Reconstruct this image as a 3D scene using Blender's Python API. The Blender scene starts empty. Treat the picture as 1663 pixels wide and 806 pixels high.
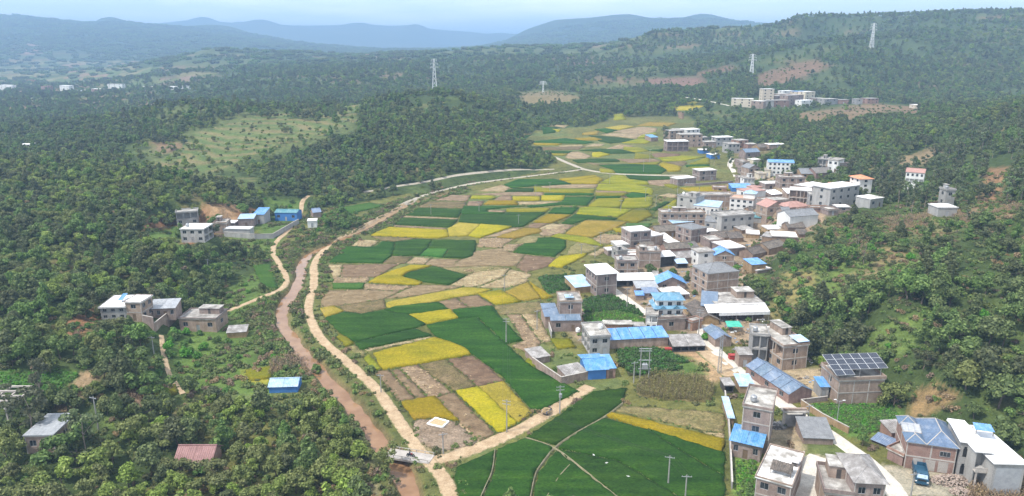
import bpy, bmesh, math, random
import numpy as np
from mathutils import Vector, Matrix
from mathutils.geometry import delaunay_2d_cdt

random.seed(7); rng = np.random.default_rng(7)
R = math.radians
scene = bpy.context.scene
COL = scene.collection

# ------------------------------------------------------------------ camera
K = 82.0 / 70.0                      # terrain table below is written for an eye height of 70
H = 82.0
PITCH = R(15.3)
FPX = 1187.0                         # focal length in photograph pixels (1663 wide)
cam_d = bpy.data.cameras.new("camera"); cam = bpy.data.objects.new("camera", cam_d)
COL.objects.link(cam); scene.camera = cam
cam_d.sensor_width = 36.0; cam_d.lens = 36.0 * FPX / 1663.0
cam_d.clip_start = 1.0; cam_d.clip_end = 90000.0
cam.location = (0, 0, H); cam.rotation_euler = (math.pi / 2 - PITCH, 0, 0)

# ------------------------------------------------------------------ sky, sun, exposure
SUN_EL, SUN_AZ = R(58), R(-118)      # azimuth clockwise from +Y (view direction): behind and to the west of the camera
world = bpy.data.worlds.new("World"); scene.world = world; world.use_nodes = True
wn, wl = world.node_tree.nodes, world.node_tree.links
for n in list(wn): wn.remove(n)
w_out = wn.new("ShaderNodeOutputWorld"); w_bg = wn.new("ShaderNodeBackground")
w_sky = wn.new("ShaderNodeTexSky"); w_sky.sky_type = 'NISHITA'; w_sky.sun_disc = False
w_sky.sun_elevation = SUN_EL; w_sky.sun_rotation = SUN_AZ
w_sky.altitude = 1500; w_sky.air_density = 1.0; w_sky.dust_density = 0.6; w_sky.ozone_density = 1.5
w_bg.inputs["Strength"].default_value = 0.15
# thin high cloud over the whole sky
w_tc = wn.new("ShaderNodeTexCoord"); w_map = wn.new("ShaderNodeMapping"); w_map.inputs["Scale"].default_value = (1.0, 1.0, 7.0)
w_noise = wn.new("ShaderNodeTexNoise"); w_noise.inputs["Scale"].default_value = 4.2; w_noise.inputs["Detail"].default_value = 6.0
w_noise.inputs["Roughness"].default_value = 0.55
w_ramp = wn.new("ShaderNodeValToRGB")
w_ramp.color_ramp.elements[0].position = 0.38; w_ramp.color_ramp.elements[0].color = (0.25, 0.25, 0.25, 1)
w_ramp.color_ramp.elements[1].position = 0.60; w_ramp.color_ramp.elements[1].color = (0.97, 0.97, 0.97, 1)
w_mix = wn.new("ShaderNodeMixRGB"); w_mix.inputs["Color2"].default_value = (8.8, 9.1, 9.6, 1)
wl.new(w_tc.outputs["Generated"], w_map.inputs["Vector"]); wl.new(w_map.outputs["Vector"], w_noise.inputs["Vector"])
wl.new(w_noise.outputs["Fac"], w_ramp.inputs["Fac"]); wl.new(w_ramp.outputs["Color"], w_mix.inputs["Fac"])
wl.new(w_sky.outputs["Color"], w_mix.inputs["Color1"]); wl.new(w_mix.outputs["Color"], w_bg.inputs["Color"])
wl.new(w_bg.outputs["Background"], w_out.inputs["Surface"])
sun_d = bpy.data.lights.new("sun", 'SUN'); sun = bpy.data.objects.new("sun", sun_d); COL.objects.link(sun)
sun_d.energy = 3.9; sun_d.angle = R(2.5); sun_d.color = (1.0, 0.955, 0.89)
sdir = Vector((math.sin(SUN_AZ) * math.cos(SUN_EL), math.cos(SUN_AZ) * math.cos(SUN_EL), math.sin(SUN_EL)))
sun.rotation_euler = sdir.to_track_quat('Z', 'Y').to_euler(); sun.location = sdir * 500
scene.view_settings.view_transform = 'Standard'; scene.view_settings.look = 'None'
scene.view_settings.exposure = 0.58; scene.view_settings.gamma = 1.0
scene.view_settings.use_curve_mapping = False
scene.render.engine = 'CYCLES'
cy = scene.cycles
cy.max_bounces = 3; cy.diffuse_bounces = 2; cy.glossy_bounces = 2; cy.transmission_bounces = 2
cy.volume_bounces = 0; cy.transparent_max_bounces = 4; cy.caustics_reflective = False; cy.caustics_refractive = False
cy.use_denoising = True; cy.use_adaptive_sampling = True; cy.adaptive_threshold = 0.02

# ------------------------------------------------------------------ projection helpers (photograph pixels <-> places on the terrain)
SP, CP = math.sin(PITCH), math.cos(PITCH)
def pix_ray(px, py):
    u = (np.asarray(px, float) - 831.5) / FPX; v = (403.0 - np.asarray(py, float)) / FPX
    return u, CP + v * SP, -SP + v * CP           # x, y, z per unit depth
def to_pix(x, y, z):
    d = y * CP - (z - H) * SP
    v = (y * SP + (z - H) * CP) / d
    return 831.5 + FPX * x / d, 403.0 - FPX * v, d

# ------------------------------------------------------------------ terrain
def vnoise(x, y, seed=0):
    """value noise, smooth, about -1..1"""
    xi = np.floor(x).astype(np.int64); yi = np.floor(y).astype(np.int64); fx = x - xi; fy = y - yi
    fx = fx * fx * fx * (fx * (fx * 6 - 15) + 10); fy = fy * fy * fy * (fy * (fy * 6 - 15) + 10)
    def hsh(a, b):
        n = (a * 374761393 + b * 668265263 + seed * 1442695041) & 0x7fffffff
        n = ((n ^ (n >> 13)) * 1274126177) & 0x7fffffff
        return ((n ^ (n >> 16)) & 0xffff) / 32767.5 - 1
    a, b, c, d = hsh(xi, yi), hsh(xi + 1, yi), hsh(xi, yi + 1), hsh(xi + 1, yi + 1)
    return (a * (1 - fx) + b * fx) * (1 - fy) + (c * (1 - fx) + d * fx) * fy
def fbm(x, y, seed=0, octv=4):
    t = 0; a = 1.0; s = 0
    for i in range(octv):
        t = t + a * vnoise(x * 2 ** i, y * 2 ** i, seed + i * 17); s += a; a *= 0.5
    return t / s
def sstep(a, b, x):
    t = np.clip((x - a) / (b - a), 0, 1); return t * t * (3 - 2 * t)
def inside(poly, x, y):
    x = np.asarray(x, float); y = np.asarray(y, float); r = np.zeros(np.broadcast(x, y).shape, bool)
    n = len(poly)
    for i in range(n):
        x1, y1 = poly[i]; x2, y2 = poly[(i + 1) % n]
        if y1 == y2: continue
        c = ((y1 > y) != (y2 > y)) & (x < (x2 - x1) * (y - y1) / (y2 - y1) + x1); r ^= c
    return r
def dist_poly(poly, x, y, closed=True):
    best = np.full(np.broadcast(x, y).shape, 1e18); n = len(poly)
    for i in range(n if closed else n - 1):
        x1, y1 = poly[i]; x2, y2 = poly[(i + 1) % n]
        dx, dy = x2 - x1, y2 - y1; L = dx * dx + dy * dy + 1e-9
        t = np.clip(((x - x1) * dx + (y - y1) * dy) / L, 0, 1)
        best = np.minimum(best, (x - x1 - t * dx) ** 2 + (y - y1 - t * dy) ** 2)
    return np.sqrt(best)

# control points: photograph column, row, depth (eye height 70)
CT = [
 # western forest hill
 (0,600,148),(0,520,172),(0,440,208),(0,380,240),(0,330,282),(0,290,330),(0,268,365),(100,600,150),(100,500,180),(100,400,225),(100,330,280),(100,275,345),
 (200,420,225),(150,470,200),(300,440,222),(250,350,265),(300,320,300),(400,300,350),(250,290,320),(400,322,325),(150,300,310),(200,285,345),
 (-250,600,140),(-250,450,190),(-250,330,260),(-250,270,340),(330,295,345),
 # hills with terraces behind it
 (300,250,430),(300,205,520),(300,172,590),(200,205,560),(100,222,540),(450,232,450),(450,203,520),(450,178,600),(400,250,420),(520,240,450),(550,180,590),
 # dark mound by the river road
 (600,262,415),(600,225,450),(620,207,480),(520,285,390),(500,260,430),(700,262,410),(700,225,455),(700,175,570),(700,157,620),(780,165,600),(630,170,590),
 (800,242,455),(800,215,500),(840,248,440),(760,190,540),(860,205,600),(940,183,690),(900,178,720),
 # eastern hill above the village
 (1350,430,215),(1350,400,235),(1320,380,255),(1340,340,290),(1400,300,330),(1430,250,400),(1400,215,470),(1350,192,560),(1300,185,640),(1300,300,345),(1290,250,430),(1250,215,520),
 (1450,560,160),(1450,500,172),(1450,440,195),(1450,400,215),(1450,360,245),(1450,320,290),(1490,295,330),(1380,560,172),(1380,500,185),(1330,480,200),
 (1550,640,139),(1550,600,145),(1550,540,158),(1550,480,175),(1550,420,200),(1550,370,230),(1550,330,265),(1550,290,320),(1550,240,400),(1550,205,470),(1550,185,530),
 (1640,690,130),(1640,640,136),(1640,560,148),(1640,480,165),(1640,400,190),(1640,340,220),(1640,280,280),(1640,235,340),(1640,200,400),(1640,178,440),
 (1800,600,128),(1800,480,150),(1800,360,190),(1800,250,280),(1800,190,400),(2000,500,140),(2000,300,230),(2000,180,400),
 # slopes beyond
 (1250,152,760),(1250,168,720),(1450,152,800),(1250,100,930),(1350,72,1020),(1450,100,930),(1550,100,950),(1550,150,800),(1650,110,900),(1650,150,780),(1150,150,800),(1100,172,700),(1100,110,1000),
 (1000,152,900),(1000,110,1200),(1000,87,1450),(850,152,850),(850,120,1150),(850,92,1450),(880,158,780),(700,125,1100),(700,95,1550),(550,130,1050),(550,105,1500),(400,130,1150),(400,95,1700),(300,120,1350),(300,100,1700),
 # the plain to the west
 (0,240,480),(100,200,700),(0,190,780),(0,150,1300),(200,150,1250),(100,140,1600),(0,118,2000),(150,112,2300),(-250,200,700),(-250,140,1500),(-250,110,2300),
]
# crest rows of the ridges: (column,row) at a depth
for pts, z0, z1 in [
    ([(240,99),(300,84),(350,75),(400,79),(450,78),(500,85),(560,89),(650,84),(750,79),(800,76),(850,78),(900,76),(980,69),(1040,54)], 2000, 1560),
    ([(1074,47),(1096,50),(1111,61),(1149,55),(1209,57),(1246,49),(1298,33),(1328,40),(1370,37),(1385,33),(1415,40),(1471,38),(1508,27),(1538,23),(1565,25),(1595,30),(1640,23),(1700,18),(1800,22),(2000,20)], 1400, 1150),
    ([(-400,24),(-150,30),(0,21),(20,29),(52,31),(91,41),(131,41),(171,31),(199,35),(222,43),(278,51),(341,42),(377,47),(413,61),(441,72)], 4200, 4600),
    ([(-400,40),(0,55),(230,43),(302,33),(340,36),(361,33),(381,39),(425,35),(469,39),(496,49),(520,44),(590,41),(640,46),(690,56),(725,71),(760,74)], 7000, 7000),
    ([(800,72),(850,51),(900,34),(950,28),(1000,25),(1040,28),(1090,31),(1130,26),(1170,28),(1210,37),(1245,43),(1300,50),(1500,45),(1900,40)], 4600, 4300)]:
    for i, (a, b) in enumerate(pts):
        b += (13 if a < 1450 else 5) if z1 < 1300 else 6 if z1 < 1700 else 0            # room for the trees on the crest
        CT.append((a, b, z0 + (z1 - z0) * i / max(1, len(pts) - 1)))
_c = np.array(CT, float)
_u, _ry, _rz = pix_ray(_c[:, 0], _c[:, 1])
ctx, cty, ctz = _u * _c[:, 2] * K, _ry * _c[:, 2] * K, H + _rz * _c[:, 2] * K
# hidden or flat places: column, depth, height (eye height 70)
FL = [(p, d, z) for p in (-250, 0, 150) for d, z in ((70, 0), (100, 0), (118, 1), (130, 2))]
FL += [(p, d, 0) for p in (300, 450, 600, 750, 900, 1050, 1200) for d in (70, 100, 130, 165, 210)] + [(p, d, 0) for p in (450, 600, 750, 900, 1050) for d in (260, 320)]
FL += [(1150, 300, 1), (1200, 330, 3), (1150, 400, 3), (1000, 400, 1), (1000, 500, 4), (1000, 620, 8), (1050, 720, 11), (1180, 480, 6), (1350, 100, 0), (1350, 140, 0), (1550, 100, 0), (1550, 122, 0), (1800, 90, 0)]
FL += [(1640, 600, 28), (1550, 640, 20), (1400, 640, 18), (700, 760, 12), (550, 720, 12), (450, 720, 12), (300, 700, 6), (200, 430, 8), (100, 430, 7), (0, 1000, 0), (200, 950, 2)]
FL += [(p, 2700, 40) for p in (0, 200, 400, 600, 800, 1000)] + [(p, 2600, 90) for p in (1200, 1500, 1900)] + [(p, 1900, 90) for p in (1200, 1500, 1900)]
FL += [(p, 5800, 30) for p in (-300, 0, 200, 400, 600, 800, 1000, 1300, 1700)] + [(p, 12000, 40) for p in (-300, 0, 300, 600, 900, 1300, 1900)] + [(p, 26000, 30) for p in (-300, 300, 900, 1400, 1900)]
FL += [(600, 3000, 38), (700, 4200, 45), (760, 4600, 45), (640, 5000, 45)]
_f = np.array(FL, float)
ctx = np.r_[ctx, (_f[:, 0] - 831.5) / FPX * _f[:, 1] * K]; cty = np.r_[cty, _f[:, 1] * K]; ctz = np.r_[ctz, _f[:, 2] * K]
TA = 1.25
def st(x, y): return x / y, TA * np.log(y)
_s, _t = st(ctx, cty)
def kern(ds, dt): return -np.sqrt(ds * ds + dt * dt + 0.0009)
_n = len(_s); A = np.zeros((_n + 3, _n + 3))
A[:_n, :_n] = kern(_s[:, None] - _s, _t[:, None] - _t) - 0.002 * np.eye(_n)
A[:_n, _n] = A[_n, :_n] = 1; A[:_n, _n + 1] = A[_n + 1, :_n] = _s; A[:_n, _n + 2] = A[_n + 2, :_n] = _t
_w = np.linalg.solve(A, np.r_[ctz / cty, 0, 0, 0])
def spline_h(s, t):
    out = _w[_n] + _w[_n + 1] * s + _w[_n + 2] * t
    for i in range(_n): out = out + _w[i] * kern(s - _s[i], t - _t[i])
    return out
def valley_h(y): return K * 11 * sstep(350, 760, y / K)
def px_flat(pts):
    """pixels -> world xy on the valley floor"""
    o = []
    for a, b in pts:
        u, ry, rz = pix_ray(a, b); d = H / -rz
        for _ in range(12): d = (H - valley_h(ry * d)) / -rz
        o.append((float(u * d), float(ry * d)))
    return o
VALLEY = px_flat([(150,840),(300,760),(300,640),(340,570),(450,500),(425,450),(395,410),(290,400),(285,385),(400,385),(470,345),(560,335),(640,318),(760,303),(870,280),(905,262),(868,245),(850,232),(870,212),(960,205),(1000,190),(1120,190),(1140,225),(1200,252),(1200,300),(1230,345),(1235,400),(1200,440),(1205,480),(1260,560),(1345,600),(1440,660),(1480,715),(1560,765),(1720,820),(1800,870)])
RIVER_PX = [(735,310),(690,322),(650,336),(600,368),(560,384),(525,398),(497,413),(487,430),(490,445),(480,465),(464,485),(455,505),(459,525),(477,550),(500,580),(522,603),(540,625),(562,645),(584,668),(600,690),(616,715),(638,738),(652,760),(662,782),(672,820),(680,850)]
RIVER = px_flat(RIVER_PX)
def smooth_line(pts, step=3.0):
    p = np.array(pts, float)
    for _ in range(3):
        q = np.empty((2 * len(p), 2)); q[0::2] = p; q[1::2] = p
        q = np.empty((2 * (len(p) - 1) + 2, 2)); q[0] = p[0]; q[-1] = p[-1]
        q[1:-1:2] = 0.75 * p[:-1] + 0.25 * p[1:]; q[2:-1:2] = 0.25 * p[:-1] + 0.75 * p[1:]; p = q
    seg = np.r_[0, np.cumsum(np.hypot(*np.diff(p, axis=0).T))]; n = max(2, int(seg[-1] / step) + 1)
    tt = np.linspace(0, seg[-1], n)
    return np.c_[np.interp(tt, seg, p[:, 0]), np.interp(tt, seg, p[:, 1])]
RIVER_S = smooth_line(RIVER, 4.0)
NC, NR = 640, 840
gs = np.linspace(-1.05, 1.05, NC); gy = np.exp(np.linspace(math.log(62), math.log(34000), NR))
gS, gY = np.meshgrid(gs, gy); gX = gS * gY
base = spline_h(gS, TA * np.log(gY)) * gY
hilly = sstep(6, 60, base)
_ax, _ay = gX / K, gY / K
base += hilly * (fbm(_ax / 90, _ay / 90, 3) * 5 * sstep(250, 900, gY) + fbm(_ax / 260, _ay / 260, 9, 5) * 11 * sstep(800, 2200, gY) + fbm(_ax / 900, _ay / 900, 21, 5) * 26 * sstep(3800, 7000, gY))
base += fbm(_ax / 14, _ay / 14, 5, 3) * 0.7 * sstep(2, 8, base)
vin = inside(VALLEY, gX, gY); vd = np.where(vin, 0, 1e9)
near = (~vin) & (gY < 1100)
vd[near] = dist_poly(VALLEY, gX[near], gY[near])
bl = sstep(0.0, 1.0, vd / (4 + gY * 0.06))
gZ = valley_h(gY) * (1 - bl) + np.maximum(base, np.where(gY < 800, -0.3, -5)) * bl
# the river bed
nr_ = (gY < 520); rd = np.full(gX.shape, 1e9); rd[nr_] = dist_poly(RIVER_S, gX[nr_], gY[nr_], False)
rd = rd + fbm(gX / 7, gY / 7, 55, 3) * 1.1
gZ -= 2.6 * (1 - sstep(0.6, 3.2, rd))
gZ += np.where(gY < 600, fbm(gX / 3.0, gY / 3.0, 11, 2) * 0.07, 0)
def hgt(x, y):
    x = np.asarray(x, float); y = np.asarray(y, float)
    a = (x / y + 1.05) / 2.10 * (NC - 1); b = (np.log(y) - math.log(62)) / (math.log(34000) - math.log(62)) * (NR - 1)
    a = np.clip(a, 0, NC - 1.001); b = np.clip(b, 0, NR - 1.001)
    i = a.astype(int); j = b.astype(int); fa = a - i
    fb = (y - gy[j]) / (gy[j + 1] - gy[j])
    return (gZ[j, i] * (1 - fa) + gZ[j, i + 1] * fa) * (1 - fb) + (gZ[j + 1, i] * (1 - fa) + gZ[j + 1, i + 1] * fa) * fb
def unproj(px, py, lift=0.0):
    """pixel -> (x, y, z) where the sight line meets the terrain (plus lift)"""
    u, ry, rz = pix_ray(px, py); u, ry, rz = float(u), float(ry), float(rz)
    d = np.exp(np.linspace(math.log(85), math.log(16000), 1500))
    g = H + rz * d - hgt(u * d, ry * d) - lift
    k = np.argmax(g < 0) if (g < 0).any() else len(d) - 1
    k = max(k, 1); t = g[k - 1] / (g[k - 1] - g[k] + 1e-12); dd = d[k - 1] + t * (d[k] - d[k - 1])
    x, y = u * dd, ry * dd
    return Vector((x, y, float(hgt(x, y)))), dd

# ------------------------------------------------------------------ object helpers
def tag(o, label=None, cat=None, group=None, kind=None):
    if label: o["label"] = label
    if cat: o["category"] = cat
    if group: o["group"] = group
    if kind: o["kind"] = kind
    return o
def link(name, data, parent=None, loc=None, rz=None):
    o = bpy.data.objects.new(name, data); COL.objects.link(o)
    if parent is not None: o.parent = parent
    if loc is not None: o.location = loc
    if rz is not None: o.rotation_euler = (0, 0, rz)
    return o
def empty(name, loc=(0, 0, 0), rz=0.0):
    o = link(name, None, None, loc, rz); o.empty_display_size = 0.5; return o
class MB:
    """collects vertices and faces; build() makes ONE mesh"""
    def __init__(s): s.v = []; s.f = []; s.m = []
    def face(s, pts, m=0):
        b = len(s.v); s.v += [tuple(p) for p in pts]; s.f.append(tuple(range(b, b + len(pts)))); s.m.append(m); return s
    def box(s, x0, x1, y0, y1, z0, z1, m=0):
        b = len(s.v)
        s.v += [(x0, y0, z0), (x1, y0, z0), (x1, y1, z0), (x0, y1, z0), (x0, y0, z1), (x1, y0, z1), (x1, y1, z1), (x0, y1, z1)]
        for q in ((0, 3, 2, 1), (4, 5, 6, 7), (0, 1, 5, 4), (1, 2, 6, 5), (2, 3, 7, 6), (3, 0, 4, 7)):
            s.f.append(tuple(b + i for i in q)); s.m.append(m)
        return s
    def tube(s, p0, p1, r0, r1=None, n=6, m=0, cap=True):
        r1 = r0 if r1 is None else r1
        p0, p1 = Vector(p0), Vector(p1); d = (p1 - p0).normalized()
        a = d.orthogonal().normalized(); c = d.cross(a); b = len(s.v)
        for p, r in ((p0, r0), (p1, r1)):
            for k in range(n):
                t = 2 * math.pi * k / n; s.v.append(tuple(p + (a * math.cos(t) + c * math.sin(t)) * r))
        for k in range(n):
            s.f.append((b + k, b + (k + 1) % n, b + n + (k + 1) % n, b + n + k)); s.m.append(m)
        if cap:
            s.f.append(tuple(b + k for k in reversed(range(n)))); s.m.append(m); s.f.append(tuple(b + n + k for k in range(n))); s.m.append(m)
        return s
    def prism(s, poly, z0, z1, m=0):
        b = len(s.v); n = len(poly)
        s.v += [(x, y, z0) for x, y in poly] + [(x, y, z1) for x, y in poly]
        for k in range(n): s.f.append((b + k, b + (k + 1) % n, b + n + (k + 1) % n, b + n + k)); s.m.append(m)
        s.f.append(tuple(b + n + k for k in range(n))); s.m.append(m); s.f.append(tuple(b + k for k in reversed(range(n)))); s.m.append(m)
        return s
    def data(s, name, mats, smooth=False):
        me = bpy.data.meshes.new(name); me.from_pydata(s.v, [], s.f)
        for q in (mats if isinstance(mats, (list, tuple)) else [mats]): me.materials.append(q)
        if any(s.m): me.polygons.foreach_set("material_index", s.m)
        if smooth: me.polygons.foreach_set("use_smooth", [True] * len(s.f))
        me.update(); return me
    def build(s, name, mats, parent=None, loc=None, rz=None, smooth=False):
        return link(name, s.data(name, mats, smooth), parent, loc, rz)
def np_mesh(name, V, F, mats, smooth=True):
    me = bpy.data.meshes.new(name); V = np.asarray(V, np.float32); F = np.asarray(F, np.int32); k = F.shape[1]
    me.vertices.add(len(V)); me.vertices.foreach_set("co", V.ravel())
    me.loops.add(F.size); me.loops.foreach_set("vertex_index", F.ravel())
    me.polygons.add(len(F)); me.polygons.foreach_set("loop_start", np.arange(0, F.size, k, dtype=np.int32))
    try: me.polygons.foreach_set("loop_total", np.full(len(F), k, np.int32))
    except Exception: pass
    if smooth: me.polygons.foreach_set("use_smooth", np.ones(len(F), bool))
    me.update(calc_edges=True); me.validate()
    for m in (mats if isinstance(mats, (list, tuple)) else [mats]): me.materials.append(m)
    return me

# ------------------------------------------------------------------ materials
def newmat(name):
    m = bpy.data.materials.new(name); m.use_nodes = True; nt = m.node_tree
    return m, nt, nt.nodes["Principled BSDF"]
def N(nt, t, **kw):
    n = nt.nodes.new(t)
    for k, v in kw.items():
        if k in n.inputs: n.inputs[k].default_value = v
        else: setattr(n, k, v)
    return n
def rgba(c): return (c[0], c[1], c[2], 1.0)
def ramp(nt, fac, stops):
    r = nt.nodes.new("ShaderNodeValToRGB"); e = r.color_ramp.elements
    while len(e) < len(stops): e.new(0.5)
    for i, (p, c) in enumerate(stops): e[i].position = p; e[i].color = rgba(c)
    nt.links.new(fac, r.inputs["Fac"]); return r.outputs["Color"]
def noise(nt, scale, detail=4.0, rough=0.55, vec=None, stretch=None):
    if vec is None:
        g = nt.nodes.new("ShaderNodeNewGeometry"); vec = g.outputs["Position"]
    if stretch:
        mp = nt.nodes.new("ShaderNodeMapping"); mp.inputs["Scale"].default_value = stretch; nt.links.new(vec, mp.inputs["Vector"]); vec = mp.outputs["Vector"]
    n = N(nt, "ShaderNodeTexNoise", Scale=scale, Detail=detail, Roughness=rough); nt.links.new(vec, n.inputs["Vector"]); return n.outputs["Fac"]
def mixc(nt, fac, a, b, mode='MIX'):
    m = nt.nodes.new("ShaderNodeMixRGB"); m.blend_type = mode
    for k, v in (("Fac", fac), ("Color1", a), ("Color2", b)):
        if isinstance(v, (int, float)): m.inputs[k].default_value = v
        elif isinstance(v, tuple): m.inputs[k].default_value = rgba(v)
        else: nt.links.new(v, m.inputs[k])
    return m.outputs["Color"]
def bump(nt, bsdf, h, strength=0.4, dist=0.1):
    b = N(nt, "ShaderNodeBump", Strength=strength, Distance=dist); nt.links.new(h, b.inputs["Height"]); nt.links.new(b.outputs["Normal"], bsdf.inputs["Normal"])
def objrand(nt, lo, hi):
    oi = nt.nodes.new("ShaderNodeObjectInfo"); mr = nt.nodes.new("ShaderNodeMapRange")
    mr.inputs["To Min"].default_value = lo; mr.inputs["To Max"].default_value = hi
    nt.links.new(oi.outputs["Random"], mr.inputs["Value"]); return mr.outputs["Result"]
def hsv(nt, col, hue=None, sat=None, val=None):
    h = nt.nodes.new("ShaderNodeHueSaturation")
    nt.links.new(col, h.inputs["Color"])
    for k, v in (("Hue", hue), ("Saturation", sat), ("Value", val)):
        if v is None: continue
        if isinstance(v, (int, float)): h.inputs[k].default_value = v
        else: nt.links.new(v, h.inputs[k])
    return h.outputs["Color"]
MATS = {}
def surf(name, stops, scale=1.5, rough=0.85, fine=14.0, fine_amt=0.35, rnd=None, metal=0.0, stretch=None, bmp=0.0, spec=0.3):
    """mottled surface: colour ramp over large noise, multiplied with fine noise, optional variation per object"""
    m, nt, b = newmat(name)
    c = ramp(nt, noise(nt, scale, 5.0, 0.6, stretch=stretch), stops)
    f = noise(nt, fine, 3.0, 0.6)
    c = mixc(nt, fine_amt, c, ramp(nt, f, [(0.3, (0.45, 0.45, 0.45)), (0.7, (1.3, 1.3, 1.3))]), 'MULTIPLY')
    if rnd: c = hsv(nt, c, objrand(nt, 0.5 - rnd[0], 0.5 + rnd[0]), None, objrand(nt, 1 - rnd[1], 1 + rnd[1]))
    nt.links.new(c, b.inputs["Base Color"]); b.inputs["Roughness"].default_value = rough; b.inputs["Metallic"].default_value = metal
    b.inputs["Specular IOR Level"].default_value = spec
    if bmp: bump(nt, b, f, bmp, 0.1)
    MATS[name] = m; return m

# ------------------------------------------------------------------ terrain object
def terrain_material():
    m, nt, b = newmat("terrain_cover")
    at = nt.nodes.new("ShaderNodeVertexColor"); at.layer_name = "cover"
    n1 = noise(nt, 0.35, 4.0, 0.65); n2 = noise(nt, 2.4, 2.0, 0.65); n3 = noise(nt, 0.03, 3.0, 0.6)
    c = mixc(nt, 0.75, at.outputs["Color"], ramp(nt, n1, [(0.32, (0.5, 0.52, 0.45)), (0.5, (1, 1, 1)), (0.7, (1.45, 1.35, 1.25))]), 'MULTIPLY')
    c = mixc(nt, 0.6, c, ramp(nt, n2, [(0.3, (0.5, 0.52, 0.5)), (0.7, (1.4, 1.38, 1.3))]), 'MULTIPLY')
    c = mixc(nt, 0.5, c, ramp(nt, n3, [(0.35, (0.75, 0.8, 0.75)), (0.65, (1.2, 1.15, 1.1))]), 'MULTIPLY')
    nt.links.new(c, b.inputs["Base Color"]); b.inputs["Roughness"].default_value = 0.95; b.inputs["Specular IOR Level"].default_value = 0.1
    bump(nt, b, n1, 0.6, 1.2)
    return m
gPx, gPy, gD = to_pix(gX, gY, gZ)
cov = np.zeros(gX.shape + (4,), np.float32); cov[..., 3] = 1
nz = fbm(gX / 22, gY / 22, 31, 4); nzb = fbm(gX / 140, gY / 140, 41, 4); nz2 = fbm(gX / 9, gY / 9, 71, 3)
def lay(mask, col):
    mask = np.clip(mask, 0, 1)[..., None]; cov[..., :3] = cov[..., :3] * (1 - mask) + np.array(col, np.float32) * mask
lay(np.ones(gX.shape), (0.045, 0.065, 0.022))
lay(sstep(0.05, 0.35, nz) * 0.8, (0.085, 0.115, 0.035))
lay(sstep(0.3, 0.55, nz) * 0.7, (0.17, 0.135, 0.07))
lay(vin * (sstep(-0.6, 0.6, nz) * 0.5 + 0.4), (0.16, 0.145, 0.045))
lay(vin * sstep(0.0, 0.5, nz), (0.10, 0.125, 0.045))
# far slopes: woods with dry terraces
far = sstep(700, 1000, gY)
terr = sstep(0.45, 0.8, np.sin(gZ / 4.2 + nz * 1.2)) * sstep(0.10, 0.32, nzb)
lay(far, (0.052, 0.075, 0.030)); lay(far * sstep(0.0, 0.3, nzb) * 0.6, (0.10, 0.115, 0.045)); lay(far * terr * 0.7, (0.16, 0.11, 0.07))
farfar = sstep(3000, 3600, gY); lay(farfar, (0.035, 0.055, 0.03)); lay(farfar * sstep(.1, .4, fbm(gX / 500, gY / 500, 77, 4)) * .5, (0.08, 0.085, 0.045))
def paint(poly, col, dmin=0, dmax=1e9, rough=5.0, amt=1.0):
    """earth and grass with a shape of their own, given by the photograph's outline"""
    j = rough
    xs = [q[0] for q in poly]; ys = [q[1] for q in poly]
    sel = (gPx > min(xs) - 25) & (gPx < max(xs) + 25) & (gPy > min(ys) - 15) & (gPy < max(ys) + 15) & (gD > dmin * K) & (gD < dmax * K)
    m = np.zeros(gX.shape)
    for k in range(6):
        jx = j * 1.6 * (nz[sel] + 0.8 * math.sin(k * 2.1)); jy = j * 0.5 * (nz2[sel] + 0.7 * math.cos(k * 2.1))
        m[sel] += inside(poly, gPx[sel] + jx, gPy[sel] + jy) / 6
    lay(m * amt, col)
RED, TAN, GRS, LGR, DRY = (0.22, 0.12, 0.065), (0.25, 0.18, 0.11), (0.075, 0.12, 0.030), (0.095, 0.135, 0.036), (0.17, 0.135, 0.07)
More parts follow.
